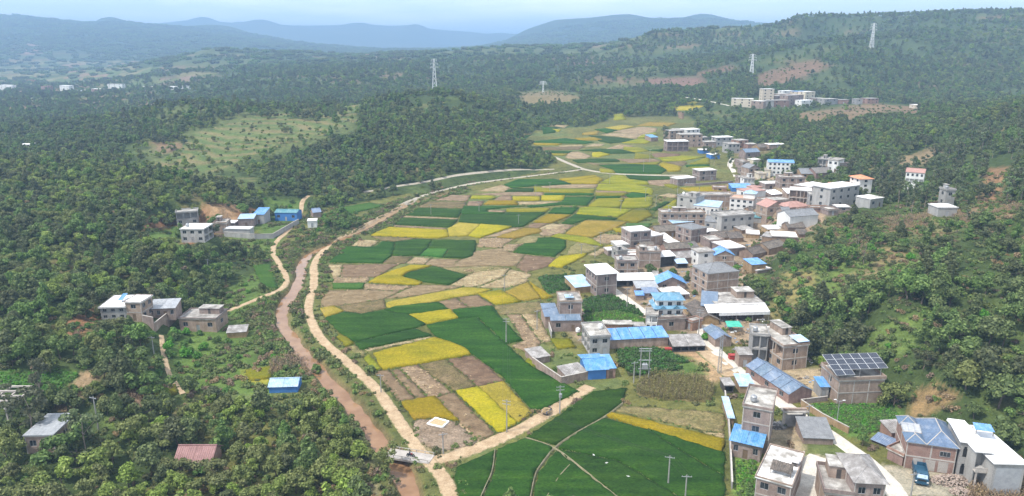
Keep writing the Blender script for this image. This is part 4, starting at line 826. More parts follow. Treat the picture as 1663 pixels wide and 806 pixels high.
    if fr:
        g = .035; nx = max(1, int(round(w / 4.2))); ny = max(1, int(round(d / 4.5)))
        for i in range(nx + 1):
            x = x0 + w * i / nx; lo, hi = max(x - .14, x0 - g), min(x + .14, x1 + g)
            MB().box(lo, hi, y0 - g, y0 + .05, bot, h - .01).build("column", M["frame_concrete"], root)
        sx = x0 if toward < 0 else x1
        for j in range(1, ny + 1):
            y = y0 + d * j / ny; MB().box(sx - g, sx + g, y - .14, min(y + .14, y1 + g), bot, h - .01).build("column", M["frame_concrete"], root)
        for s in range(1, st + 1):
            z = s * sh; MB().box(x0 - g - .02, x1 + g + .02, y0 - g - .02, y1 + g, z - .3, z - .02).build("floor_band", M["frame_concrete"], root)
    if hut:
        for (a, b, c_, d_, hh) in (hut if isinstance(hut, list) else [hut]):
            X0, X1, Y0, Y1 = x0 + w * a, x0 + w * b, y0 + d * c_, y0 + d * d_
            s = MB().box(X0, X1, Y0, Y1, top + .003, top + hh).build("stair_hut", M[wall], root)
            MB().box(X0 - .2, X1 + .2, Y0 - .2, Y1 + .2, top + hh + .002, top + hh + .15).build("hut_roof", rm, s)
            MB().box((X0 + X1) / 2 - .4, (X0 + X1) / 2 + .4, Y0 - .03, Y0 - .001, top + .03, top + min(1.9, hh - .1)).build("hut_door", M["dark"], s)
    if tank:
        a, b, col, lb = tank; P = root.matrix_basis @ Vector((x0 + w * a, y0 + d * b, top)); water_tank((P.x, P.y, P.z), col, lb or ('steel water tank on the roof of the ' + ' '.join(label.split()[:8])))
    root["_dims"] = (w, d, h, top); return root
def water_tank(loc, col, label):
    r = empty("water_tank", loc); tag(r, label, "water tank"); b = MB(); prof = [(.0, 0), (.62, 0), (.68, .1), (.66, .35), (.69, .5), (.66, .65), (.68, .95), (.5, 1.15), (.2, 1.25), (0, 1.25)]
    n = 14
    for (r0, z0), (r1, z1) in zip(prof, prof[1:]):
        for k in range(n):
            t0, t1 = 2 * math.pi * k / n, 2 * math.pi * (k + 1) / n
            f = [(r0 * math.cos(t0), r0 * math.sin(t0), z0), (r0 * math.cos(t1), r0 * math.sin(t1), z0), (r1 * math.cos(t1), r1 * math.sin(t1), z1), (r1 * math.cos(t0), r1 * math.sin(t0), z1)]
            if r0 == 0: f = f[1:]
            elif r1 == 0: f = f[:3]
            b.face(f)
    b.build("barrel", M[col], r, (0, 0, .3)); MB().tube((0, 0, 1.55), (0, 0, 1.66), .24, n=10).build("lid", M[col], r)
    for k in range(4): t = math.pi / 2 * k + .6; MB().tube((.5 * math.cos(t), .5 * math.sin(t), 0), (.5 * math.cos(t), .5 * math.sin(t), .3), .05).build("leg", M["steel"], r)
    return r
def garden_wall(key, label, pts, hgtm=1.9, mat='brick', th=.22, cap=True, lift=0.0):
    P = [unproj(*zp(key, a, b))[0] for a, b in pts]; o = P[0]; r = empty("compound_wall", o); tag(r, label, "wall")
    for i in range(len(P) - 1):
        a, b = P[i] - o, P[i + 1] - o; L = (b - a).xy.length; n = max(1, int(L / 4)); d = (b - a).xy.normalized(); nn = Vector((-d.y, d.x))
        bb = MB(); cc = MB()
        for k in range(n):
            q0, q1 = a.lerp(b, k / n), a.lerp(b, (k + 1) / n); z0 = min(float(hgt(q0.x + o.x, q0.y + o.y)), float(hgt(q1.x + o.x, q1.y + o.y))) - o.z; zt = max(float(hgt(q0.x + o.x, q0.y + o.y)), float(hgt(q1.x + o.x, q1.y + o.y))) - o.z + hgtm
            for m_, t_, zz0, zz1 in ((bb, th / 2, z0 - .5, zt), (cc, th / 2 + .05, zt + .002, zt + .1)):
                c = [q0.xy + nn * t_, q0.xy - nn * t_, q1.xy - nn * t_, q1.xy + nn * t_]; m_.prism([tuple(v) for v in c], zz0, zz1)
        s = bb.build("wall_run", M[mat], r)
        if cap: cc.build("coping", M["frame_concrete"], s)
    FOOT.append([tuple(p.xy + Vector((s_, s_))) for p in P for s_ in (-.6, .6)] if len(P) == 2 else [tuple(p.xy) for p in P])
    return r

# ------------------------------------------------------------------ the near houses by the concrete lane
house('R2', "two-storey brick house with a stained flat roof behind the blue lean-to", 200,500,375,537,262,10, win=(1,1), hut=None, tank=(.3,.25,'steel',"steel water tank on the stained flat roof"), loggia=None, door=False)
house('R2', "brick lean-to with three bright blue roof sheets over its front door", 140,548,325,592,100,5, roof='shed', rc='blue', win=(3,0), name='brick_shed', cat='shed', over=.5, frame=False)
house('R2', "brick house with a worn white roof carrying a dark plank shelter", 288,872,505,937,185,12.5, rc='wornwhite', win=(2,0), par=.3, hut=(.80,.97,.55,.68,.9))
house('R2', "low brick shed with a grey tiled lean-to roof beside the lane", 603,472,792,480,38,6, roof='shed', rc='greytile', win=(0,0), name='brick_shed', cat='shed', frame=False, rise=1.6)
house('R2', "narrow pale blue lean-to against the stained-roof house", 126,350,160,352,40,9, wall='mud', roof='shed', rc='lblue', win=(0,0), name='brick_shed', cat='shed', rise=.6)
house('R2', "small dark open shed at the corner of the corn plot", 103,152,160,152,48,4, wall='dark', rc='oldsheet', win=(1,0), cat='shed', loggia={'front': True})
house('R2', "small shelter with a pale blue sheet roof beside the long shed", 200,150,290,150,42,5, wall='mud', roof='shed', rc='lblue', win=(0,0), name='open_shed', cat='shed')
house('R3', "long brick shed with a steel-blue gable roof running beside the lane", 365,520,645,712,62,6.5, wall='redbrick', roof='gableX', rc='bluegrey', win=(3,0), name='brick_shed', cat='shed', frame=False, door=False)
solar = house('R3', "framed brick house carrying a large tilted solar array", 962,712,1255,700,150,8.5, win=(0,1), par=.7, st=2, door=False)
house('R3', "small blue-roofed porch shed beside the solar array house", 850,672,905,672,72,4, wall='grey', roof='shed', rc='blue', win=(1,0), name='porch_shed', cat='shed')
house('R3', "brick house with open balconies and a blue sheet on its roof corner", 600,492,760,474,150,14, win=(1,4), loggia={'side': (1,)}, st=2, door=False)
house('R3', "open concrete frame wing beside the house with balconies", 398,432,500,440,170,7, wall='grey', win=(2,1), loggia={'front': True}, st=2)
house('R3', "low open shed with a dark steel-blue gable roof at the lane bend", 165,340,270,332,52,8, wall='brick', roof='gableY', rc='bluegrey', win=(0,0), name='open_shed', cat='shed', frame=False)
house('R3', "small brick gatehouse with rusty sheet roof next to the red bin", 318,470,402,470,80,3.5, roof='shed', rc='oldsheet', win=(1,0), name='brick_shed', cat='shed', frame=False)
house('R5', "wide workshop with concrete roof behind the long white awning", 1150,600,1490,590,88,12, win=(3,1), rc='conc', par=0, st=1, loggia={'front': True})
house('R5', "workshop wing with a slate-blue roof beside the white awning", 1040,590,1150,600,78,10, roof='shed', rc='bluegrey', win=(1,0), frame=False)
# ---- houses along the paddies
house('R5', "tall brown brick house with an overhanging white flat roof by the paddies", 300,452,440,440,160,11, rc='whiteroof', win=(1,4), over=.6, st=2, par=0, door=False)
house('R5', "pale blue-white lean-to roof on the field side of the tall house", 150,425,275,412,42,10, wall='mud', roof='shed', rc='lblue', win=(0,0), name='lean_to', cat='shed', rise=1.0)
house('R5', "brick house with two upper windows behind the long white shed roof", 445,300,590,300,100,7, win=(2,1))
house('R5', "tall narrow brick house topped by a small white hut", 602,240,752,240,108,8, win=(0,1), hut=(.05,.35,.1,.5,1.6), door=False)
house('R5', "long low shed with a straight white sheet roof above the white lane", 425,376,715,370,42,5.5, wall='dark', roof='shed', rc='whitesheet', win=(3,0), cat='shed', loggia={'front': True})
house('R5', "small hall with a bright blue gable roof beside the white shed", 735,396,930,396,44,7, roof='gableY', rc='blue', win=(2,0), name='brick_shed', cat='shed', frame=False, over=.5)
house('R5', "big square brick house with a grey hipped roof below the terraces", 1080,447,1300,424,160,10, roof='hip', rc='greytile', win=(0,2), st=3, over=.3, door=False)
house('R5', "low brick outbuilding with a grey-blue sheet roof beyond the white lane", 585,424,737,420,36,5, roof='shed', rc='greysheet', win=(1,0), name='brick_shed', cat='shed')
house('R5', "low outbuilding with slate-blue sheet roof near the tiled pagoda house", 640,456,740,452,32,4, roof='shed', rc='bluegrey', win=(1,0), name='brick_shed', cat='shed')
house('R5', "tiny shed with a blue sheet roof near the white lane", 582,472,635,472,34,3, roof='shed', rc='blue', win=(0,0), name='brick_shed', cat='shed')
house('R5', "flat worn white roof behind the tiled pagoda house", 800,476,955,464,36,8, rc='wornwhite', win=(2,0), name='brick_house')
house('R5', "long old house with a sagging dark tiled roof along the lane", 922,540,1010,650,34,7, wall='mud', roof='gableX', rc='oldtile', win=(2,1))
house('R5', "brick house with a small bright blue gable roof near the hill", 1135,236,1275,236,82,7, roof='gableY', rc='blue', win=(1,1), st=2, door=False)
house('R5', "long brick building with white roof behind the small blue gable", 1230,172,1350,160,64,11, rc='whiteroof', win=(1,0), over=.4)
house('R5', "small white-washed two-storey house with a grey roof rim", 1020,236,1130,228,98,6, wall='white', rc='conc', win=(1,1), st=2, par=.3)
house('R5', "brown brick cottage with a dark tiled gable roof", 795,152,962,142,42,6.5, wall='redbrick', roof='gableX', rc='oldtile', win=(0,0), frame=False)
house('R5', "grey tiled cottage next to the brown brick cottage", 968,132,1022,126,36,6, wall='mud', roof='gableX', rc='tile', win=(0,0))
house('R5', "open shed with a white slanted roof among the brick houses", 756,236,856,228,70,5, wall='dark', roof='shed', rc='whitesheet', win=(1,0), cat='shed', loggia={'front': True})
house('R5', "low old house with grey patched roof above the green bushes", 850,220,1010,205,40,7, wall='mud', roof='gableX', rc='oldsheet', win=(1,0))
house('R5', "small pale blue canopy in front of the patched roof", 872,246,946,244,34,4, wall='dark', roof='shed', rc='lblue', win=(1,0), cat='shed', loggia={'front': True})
house('R5', "small white-roofed hut at the edge of the yellow paddies", 382,156,446,152,34,5, rc='whiteroof', win=(1,0), name='brick_shed', cat='shed')
house('R5', "grey concrete house with roof clutter near the yellow paddies", 450,190,520,184,62,6, wall='grey', win=(1,1), hut=(.1,.5,.2,.7,1.4))
house('R5', "white roofed annex between two brick houses near the paddies", 520,192,602,192,34,6, rc='whiteroof', win=(0,0), name='brick_shed', cat='shed')
house('R5', "tan house with a tilted blue sheet roof under the hillside shrubs", 1402,280,1500,272,58,6, wall='mud', roof='shed', rc='blue', win=(1,0), rise=.6)
house('R5', "small white roof in front of the tilted blue sheet", 1442,284,1540,268,20,4, rc='whiteroof', win=(0,0), name='brick_shed', cat='shed')
house('R5', "old mud house with dark tiles close to the hill shrubs", 1410,192,1520,168,44,7, wall='mud', roof='gableX', rc='oldtile', win=(0,0))
house('R5', "long dark tiled mud house up against the hillside", 1522,152,1640,124,44,7, wall='mud', roof='gableX', rc='oldtile', win=(0,0))
# ---- the yards at the end of the dirt track
house('R4', "two-storey brick house with a littered roof beside the stubble field", 262,306,420,304,165,8.5, win=(1,1), tank=(.55,.3,'steel',"steel tank on the littered roof beside the stubble field"), par=.4, door=False)
house('R4', "low front room with slate-blue sheet roof below the littered roof", 200,352,414,350,78,3.5, roof='shed', rc='bluegrey', win=(2,0), name='brick_shed', cat='shed', frame=False, rise=.5)
house('R4', "lean-to with striped slate-blue sheets facing the stubble field", 158,330,258,326,84,9, roof='shed', rc='bluegrey', win=(0,0), name='brick_shed', cat='shed', frame=False, rise=.9)
house('R4', "long brick building under a strip of bright blue corrugated sheets", 628,478,1050,455,62,6, roof='shed', rc='blue', win=(0,0), frame=False, rise=.9, door=False)
house('R4', "concrete house with balconies joined to the blue strip roof", 482,528,626,520,128,10, wall='grey', win=(2,3), loggia={'side': True}, st=2, tank=(.75,.55,'whitepaint',"white water tank at the end of the blue strip roof"))
house('R4', "blue metal barn with a bright blue roof at the dirt track's end", 470,702,600,694,72,9, wall='bluewall', roof='gableX', rc='blue', win=(0,0), cat='barn', over=.7, rise=.9, door=False)
house('R4', "brick gate room with red doors joined to the blue metal barn", 604,694,668,690,70,7, wall='redbrick', roof='shed', rc='blue', win=(1,0), name='brick_shed', cat='shed', frame=False, rise=.7)
house('R4', "little shed with a grey sheet roof at the corner of the brick yard", 78,592,190,572,42,6, roof='shed', rc='oldsheet', win=(0,0), name='brick_shed', cat='shed', frame=False, rise=.3)
house('R4', "grey sheet-roofed shed against the blue metal barn", 312,722,462,692,46,5, roof='shed', rc='oldsheet', win=(0,0), name='brick_shed', cat='shed', frame=False, rise=.4)
house('R4', "low windowless red-brown brick shed beside the lettuce plot", 588,346,790,346,44,3, wall='redbrick', roof='flat', rc='conc', win=(0,0), name='brick_shed', cat='shed', par=0)
house('R4', "ramshackle shed roofed with old patched sheets by the lane", 1088,502,1320,496,40,6, wall='dark', roof='shed', rc='oldsheet', win=(4,0), cat='shed', loggia={'front': True})
# ---- middle of the village
house('R6', "brick house with white roof at the paddy edge of the village", 135,562,290,548,132,8, rc='whiteroof', win=(2,1), st=2)
house('R6', "brick wing with a white roof running back from the paddy edge", 292,540,405,518,72,7, rc='whiteroof', win=(0,0), name='brick_house')
house('R6', "framed brick house with a grey roof and square windows", 660,514,780,494,108,9, roof='hip', rc='greytile', win=(1,2), st=2, rise=1.0)
house('R6', "mud-walled cottage with a dark tiled roof below the long brick house", 365,472,530,458,52,7, wall='mud', roof='gableX', rc='oldtile', win=(2,0))
house('R6', "long unfinished brick house with a row of square openings", 418,352,750,352,88,7, win=(6,1), rc='conc', par=.6, st=2)
hall = house('R6', "white hall with tall dark windows and a pale blue roof", 690,250,880,268,62,9, wall='white', roof='shed', rc='lblue', win=(6,1), st=1, rise=1.3)
house('R6', "grey two-storey house with a roof hut beside the blue-roofed hall", 540,218,682,242,108,8, wall='grey', win=(2,1), hut=(.45,.85,.3,.8,1.8), tank=(.15,.4,'whitepaint',"round white tank on the grey house with a roof hut"))
house('R6', "long framed brick building with blank walls behind the blue-roofed hall", 770,194,1000,192,86,8, win=(0,1), st=2, rc='conc', frame=True, door=False)
house('R6', "low building with a vivid blue roof at the top of the paddies", 1025,62,1180,62,30,7, wall='bluewall', roof='shed', rc='blue', win=(2,0), cat='shed')
house('R6', "white three-storey house with a little blue hipped turret", 1000,244,1180,262,112,8, wall='white', roof='flat', rc='terracotta', win=(4,1), st=3, par=.5)
house('R6', "tall plain grey-white house with a blank side wall", 1148,232,1286,218,150,8, wall='white', rc='pinktile', win=(0,1), st=3, door=False)
house('R6', "grey rendered house with a flat roof in the village centre", 935,414,1180,394,116,9, wall='grey', win=(4,1), st=2, par=.5)
house('R6', "low grey house next to the grey rendered house", 785,390,928,404,62,7, wall='grey', roof='gableX', rc='greytile', win=(3,0))
house('R6', "shed with a pale blue and white roof before the long brick house", 508,368,665,354,26,6, roof='shed', rc='lblue', win=(0,0), name='brick_shed', cat='shed')
house('R6', "square white flat roof beside the framed brick house", 785,452,905,442,22,7, rc='whiteroof', win=(0,0), name='brick_shed', cat='shed')
house('R7', "white three-storey school-like building with a blue roof and window rows", 232,160,405,166,86,9, wall='white', roof='gableX', rc='blue', win=(6,1), st=3, rise=1.0)
house('R7', "low cream annex in front of the white blue-roofed building", 198,172,238,174,40,6, wall='cream', win=(1,1))
house('R7', "grey unfinished house with open upper floor near the woods", 605,128,672,134,78,8, wall='grey', win=(2,1), loggia={'front': True}, st=2)
house('R7', "white two-storey house joined to the grey unfinished one", 682,136,752,144,80,8, wall='white', win=(2,1), st=2)
house('R7', "brick end wing of the white house by the woods", 756,142,832,136,54,8, rc='conc', win=(0,1))
house('R7', "grey tiled farmhouse below the unfinished grey house", 485,194,590,194,36,9, wall='mud', roof='gableX', rc='greytile', win=(2,0))
house('R7', "grey tiled farmhouse next to the brick end wing", 600,190,714,184,36,9, wall='redbrick', roof='gableX', rc='tile', win=(2,0))
house('R7', "brick house with its gable end towards the paddies", 76,192,152,188,72,8, roof='gableY', rc='greytile', win=(2,0), st=2)
house('R7', "low building with a double white roof in the village", 208,292,370,288,54,7, rc='whiteroof', win=(2,0), name='brick_house')
house('R7', "brick house with a concrete roof above the double white roof", 322,264,490,266,70,8, rc='conc', win=(3,1))
house('R7', "unfinished frame house with a white slab and dark open bays", 392,388,540,398,98,8, wall='brick', rc='whiteroof', win=(3,1), loggia={'front': True}, st=2)
house('R7', "brick house with a white roof behind the dark open bays", 545,326,665,306,62,8, rc='whiteroof', win=(2,0), name='brick_house')
house('R7', "grey house front with four glazed balcony bays", 548,414,688,420,84,7, wall='grey', rc='conc', win=(4,1), loggia={'front': (1,)}, st=2)
house('R7', "grey house with a broad white roof below the orange roofs", 705,424,900,396,138,9, wall='grey', rc='whiteroof', win=(4,1), st=3, over=.5)
house('R7', "grey-white tower house with an orange hipped roof", 926,304,1010,302,98,8, wall='white', roof='hip', rc='orangetile', win=(1,2), st=3, over=.7, rise=1.3)
house('R7', "lower house with a wide orange roof beside the tower house", 745,292,905,294,42,8, wall='grey', roof='hip', rc='orangetile', win=(4,0), over=.5, rise=1.2)
house('R7', "pale grey house with a flat roof at the village's hill edge", 1012,420,1100,408,62,7, wall='grey', rc='wornwhite', win=(2,0))
house('R7', "stepped brick house with a pointed brick parapet", 216,534,342,524,108,8, wall='brick', roof='gableY', rc='pinktile', win=(2,1), st=2)
house('R7', "grey flat-roofed house behind the stepped brick house", 218,476,386,466,96,8, wall='brick', rc='conc', win=(2,1))
house('R7', "brick house with a low pinkish tiled roof beside the stepped house", 384,466,530,454,46,8, roof='hip', rc='pinktile', win=(0,0))
house('R7', "white-walled house with a dark grey gable roof", 402,564,590,548,70,8, wall='white', roof='gableX', rc='greytile', win=(0,0), rise=2.0)
house('R7', "small grey gable roof tucked behind the white-walled gable house", 346,524,400,524,50,9, wall='brick', roof='gableX', rc='greytile', win=(0,0))
house('R7', "tan shed with a bright white flat roof above the bushes", 262,694,430,704,54,8, wall='mud', rc='whiteroof', win=(0,0), name='mud_shed', cat='shed', over=.4)
house('R7', "dark-roofed shed beside the tan white-roofed shed", 180,684,260,694,44,8, wall='mud', rc='oldsheet', win=(0,0), name='mud_shed', cat='shed')
house('R7', "low white roof among the rubble in the village", 232,606,350,604,20,7, wall='mud', rc='whiteroof', win=(0,0), name='mud_shed', cat='shed')
house('R7', "low tumbledown tiled house among the rubble", 384,596,500,594,24,6, wall='mud', roof='gableX', rc='oldtile', win=(0,0))
house('R7', "little white-roofed outhouse below the broad white roof", 762,446,850,446,30,5, rc='whiteroof', win=(1,0), name='brick_shed', cat='shed')
house('R7', "white house with open bays at the top of the paddies", 40,262,112,262,62,7, wall='white', win=(3,1), loggia={'front': True}, st=2)
house('R7', "low pinkish roof next to the tall blank-walled house", 116,296,196,290,30,6, wall='cream', rc='pinktile', win=(2,0))
# ---- far end of the village
house('R8', "brick house with white roof standing alone in the far paddies", 576,618,718,610,86,8, rc='whiteroof', win=(2,1), st=2, over=.4)
house('R8', "low brick annex with white roof beside the lone paddy house", 366,668,522,654,60,7, rc='whiteroof', win=(1,0), name='brick_house')
house('R8', "unfinished brick house with open bays at the head of the paddies", 268,334,450,332,86,9, rc='whiteroof', win=(4,1), loggia={'front': True}, st=2)
house('R8', "tall brick house rising behind the unfinished open bays", 390,292,580,290,108,10, win=(4,1), st=3)
house('R8', "brick house with a white topmost storey in the far cluster", 450,236,560,230,100,9, wall='white', rc='whiteroof', win=(3,1))
house('R8', "brick block in the far cluster nearest the stubble fields", 290,240,400,234,92,9, win=(3,1))
house('R8', "house with a white slab roof beside tall eucalyptus trees", 736,284,876,280,76,8, wall='grey', rc='whiteroof', win=(3,1), over=.5)
house('R8', "grey house with dark windows next to the pink-walled house", 850,352,950,348,80,8, wall='grey', win=(3,1))
house('R8', "pink-walled house with a flat roof in the far cluster", 948,314,1030,308,76,8, wall='redbrick', win=(2,1))
house('R8', "brick house with a slate-blue gable roof beside the winding lane", 1020,404,1140,398,54,8, roof='gableX', rc='bluegrey', win=(2,0))
house('R8', "small blue-walled shed with a white roof by the eucalyptus trees", 686,408,760,404,38,6, wall='bluewall', rc='whiteroof', win=(0,0), cat='shed')
house('R8', "small white-roofed shed behind the bushes of the far cluster", 576,354,660,354,30,6, wall='bluewall', rc='whiteroof', win=(0,0), cat='shed')
house('R8', "low white roofs on the slope above the winding lane", 1252,302,1390,298,30,7, rc='whiteroof', win=(1,0), name='brick_house')
house('R8', "small cream house beside the winding lane", 1090,474,1150,470,52,6, wall='cream', rc='whiteroof', win=(1,0))
house('R8', "little blue-roofed hut among bushes at the far stubble", 105,240,165,236,36,8, roof='shed', rc='blue', win=(0,0), name='brick_shed', cat='shed')
# ---- hillside hamlet and lone houses
for a in [(398,410,480,412,32,'white','whiteroof',"long white-roofed house at the near end of the hillside hamlet",3), (528,398,572,398,58,'white','whiteroof',"tallest white house of the hillside hamlet",2), (482,416,528,418,28,'brick','whiteroof',"brick house below the tallest house of the hamlet",2), (576,412,638,411,26,'redbrick','conc',"reddish brick house in the middle of the hamlet",2), (640,404,700,400,38,'brick','conc',"brick house with grey roof in the hillside hamlet",2), (715,384,752,382,34,'white','whiteroof',"white house at the upper end of the hamlet",2), (680,364,712,362,18,'white','blue',"blue-roofed white house at the top of the hamlet",1), (590,392,640,390,26,'brick','conc',"brick house beside the tallest hamlet house",2), (800,402,850,400,22,'grey','conc',"grey house standing apart beyond the hamlet",2), (985,397,1028,396,20,'redbrick','conc',"lone reddish block on the terraces beyond the hamlet",3), (935,400,960,400,20,'grey','conc',"small grey house on the terraces beyond the hamlet",1), (1190,418,1214,418,14,'white','whiteroof',"tiny white hut behind the wooded spur",1)]:
    house('F6', a[7], a[0], a[1], a[2], a[3], a[4], 10, wall={'white': 'cream'}.get(a[5], a[5]), rc={'whiteroof': 'wornwhite'}.get(a[6], a[6]), win=(a[8], 1), name={'white': 'white_house'}.get(a[5]), group="hillside hamlet houses")
house('F6', "white three-storey house with a pink roof on the wooded slope", 1146,766,1216,772,66,10, wall='white', roof='gableX', rc='pinktile', win=(4,1), st=3, rise=1.2, loggia={'front': (1,)})
house('P', "small white-roofed house half hidden on the wooded slope", 1522,352,1553,352,14,7, wall='grey', rc='whiteroof', win=(1,0))
house('P', "narrow grey unfinished tower among the slope trees", 1533,336,1548,336,26,5, wall='grey', win=(1,1))
for a in [(0,368,50,370,20,'white','whiteroof',"white house at the edge of the distant plain town"), (185,380,220,378,26,'redbrick','pinktile',"reddish house in the distant plain town"), (247,378,285,380,28,'white','whiteroof',"tallest white house of the distant plain town"), (375,384,415,385,20,'redbrick','whiteroof',"pinkish house in the distant plain town"), (440,362,500,363,18,'white','conc',"long pale house in the distant plain town"), (580,368,630,369,14,'cream','whiteroof',"low cream house in the distant plain town"), (685,368,720,369,14,'white','whiteroof',"small white house near the end of the distant town"), (730,365,772,365,12,'white','conc',"last pale house of the distant plain town"), (110,340,140,340,12,'redbrick','pinktile',"far reddish house beyond the plain town"), (312,379,340,379,9,'white','whiteroof',"low white shed in the distant plain town"), (82,604,124,604,12,'cream','whiteroof',"lone white-roofed shed in the dark woods")]:
    house('L8', a[7], a[0], a[1], a[2], a[3], a[4], 10, wall=a[5], rc=a[6], win=(3, 1), group="distant town houses")
# ---- west bank
house('L1', "grey house with white roof and open end balconies below the red earth cut", 605,292,722,292,66,9, wall='grey', rc='whiteroof', win=(3,2), loggia={'side': True}, st=2)
house('L1', "unfinished grey concrete house against the red earth cut", 582,208,690,200,62,7, wall='grey', rc='conc', win=(3,1), loggia={'front': (1,)}, st=2)
house('L1', "low brick house joining the white-roofed grey house", 770,244,834,242,46,8, rc='conc', win=(2,0))
house('L1', "small raised white roof in the walled farm compound", 834,220,872,220,24,6, rc='whiteroof', win=(0,0), name='brick_shed', cat='shed')
house('L1', "long low white roof along the compound wall", 826,258,950,260,34,4.5, wall='grey', rc='whiteroof', win=(0,0), name='compound_shed', cat='shed')
house('L1', "brick shed with pale blue roof in the farm compound", 892,214,970,212,40,6, roof='shed', rc='lblue', win=(1,0), name='brick_shed', cat='shed')
house('L1', "shed with a vivid blue roof at the back of the compound", 968,198,1022,198,46,9, wall='grey', roof='shed', rc='blue', win=(1,0), name='compound_shed', cat='shed')
house('L1', "blue-walled house with a blue-green roof by the dirt track", 1076,182,1186,184,40,7, wall='bluewall', roof='gableX', rc='greensheet', win=(3,0), cat='house', rise=1.0)
house('L1', "little white hut beside the bushes below the blue-green roof", 1240,218,1286,216,32,5, wall='white', rc='whiteroof', win=(1,0))
house('L1', "small slate-blue gable hut at the upper bend of the track", 1268,168,1308,164,26,6, roof='gableX', rc='bluegrey', win=(0,0), name='brick_shed', cat='shed')
house('L1', "grey house with clean white roof and blue rooftop panel above the footpath", 203,684,328,680,62,10, wall='grey', rc='whiteroof', win=(3,1), st=2, over=.4)
house('L1', "taller brick wing of the white-roofed house above the footpath", 332,686,410,688,92,6, rc='whiteroof', win=(1,2), st=2, over=.3)
house('L1', "low grey-roofed brick house in the small walled yard", 440,674,576,668,46,6, roof='shed', rc='greysheet', win=(4,0), rise=.8)
house('L1', "brick house with a stained concrete roof and raised back storey", 598,738,782,742,62,8, rc='conc', win=(3,1), par=.3, hut=(.4,.95,.5,.9,1.7))
house('L1', "small mud shed with a grey sheet roof among bushes", 835,774,930,768,26,4, wall='mud', roof='shed', rc='oldsheet', win=(0,0), name='mud_shed', cat='shed')
house('L5', "brick farmhouse with a faded red sheet roof in the trees", 798,566,952,566,44,5.5, wall='redbrick', roof='gableX', rc='redsheet', win=(1,0), rise=1.7, over=.5)
house('L5', "house with a pale grey slab roof hidden among eucalyptus trees", 125,490,252,486,78,9, wall='brick', rc='greysheet', win=(2,1), par=0)
house('L5', "blue plastic-roofed shack by the stream", 1212,218,1340,214,26,5, wall='bluewall', roof='gableX', rc='lblue', win=(0,0), cat='shed', rise=1.0)
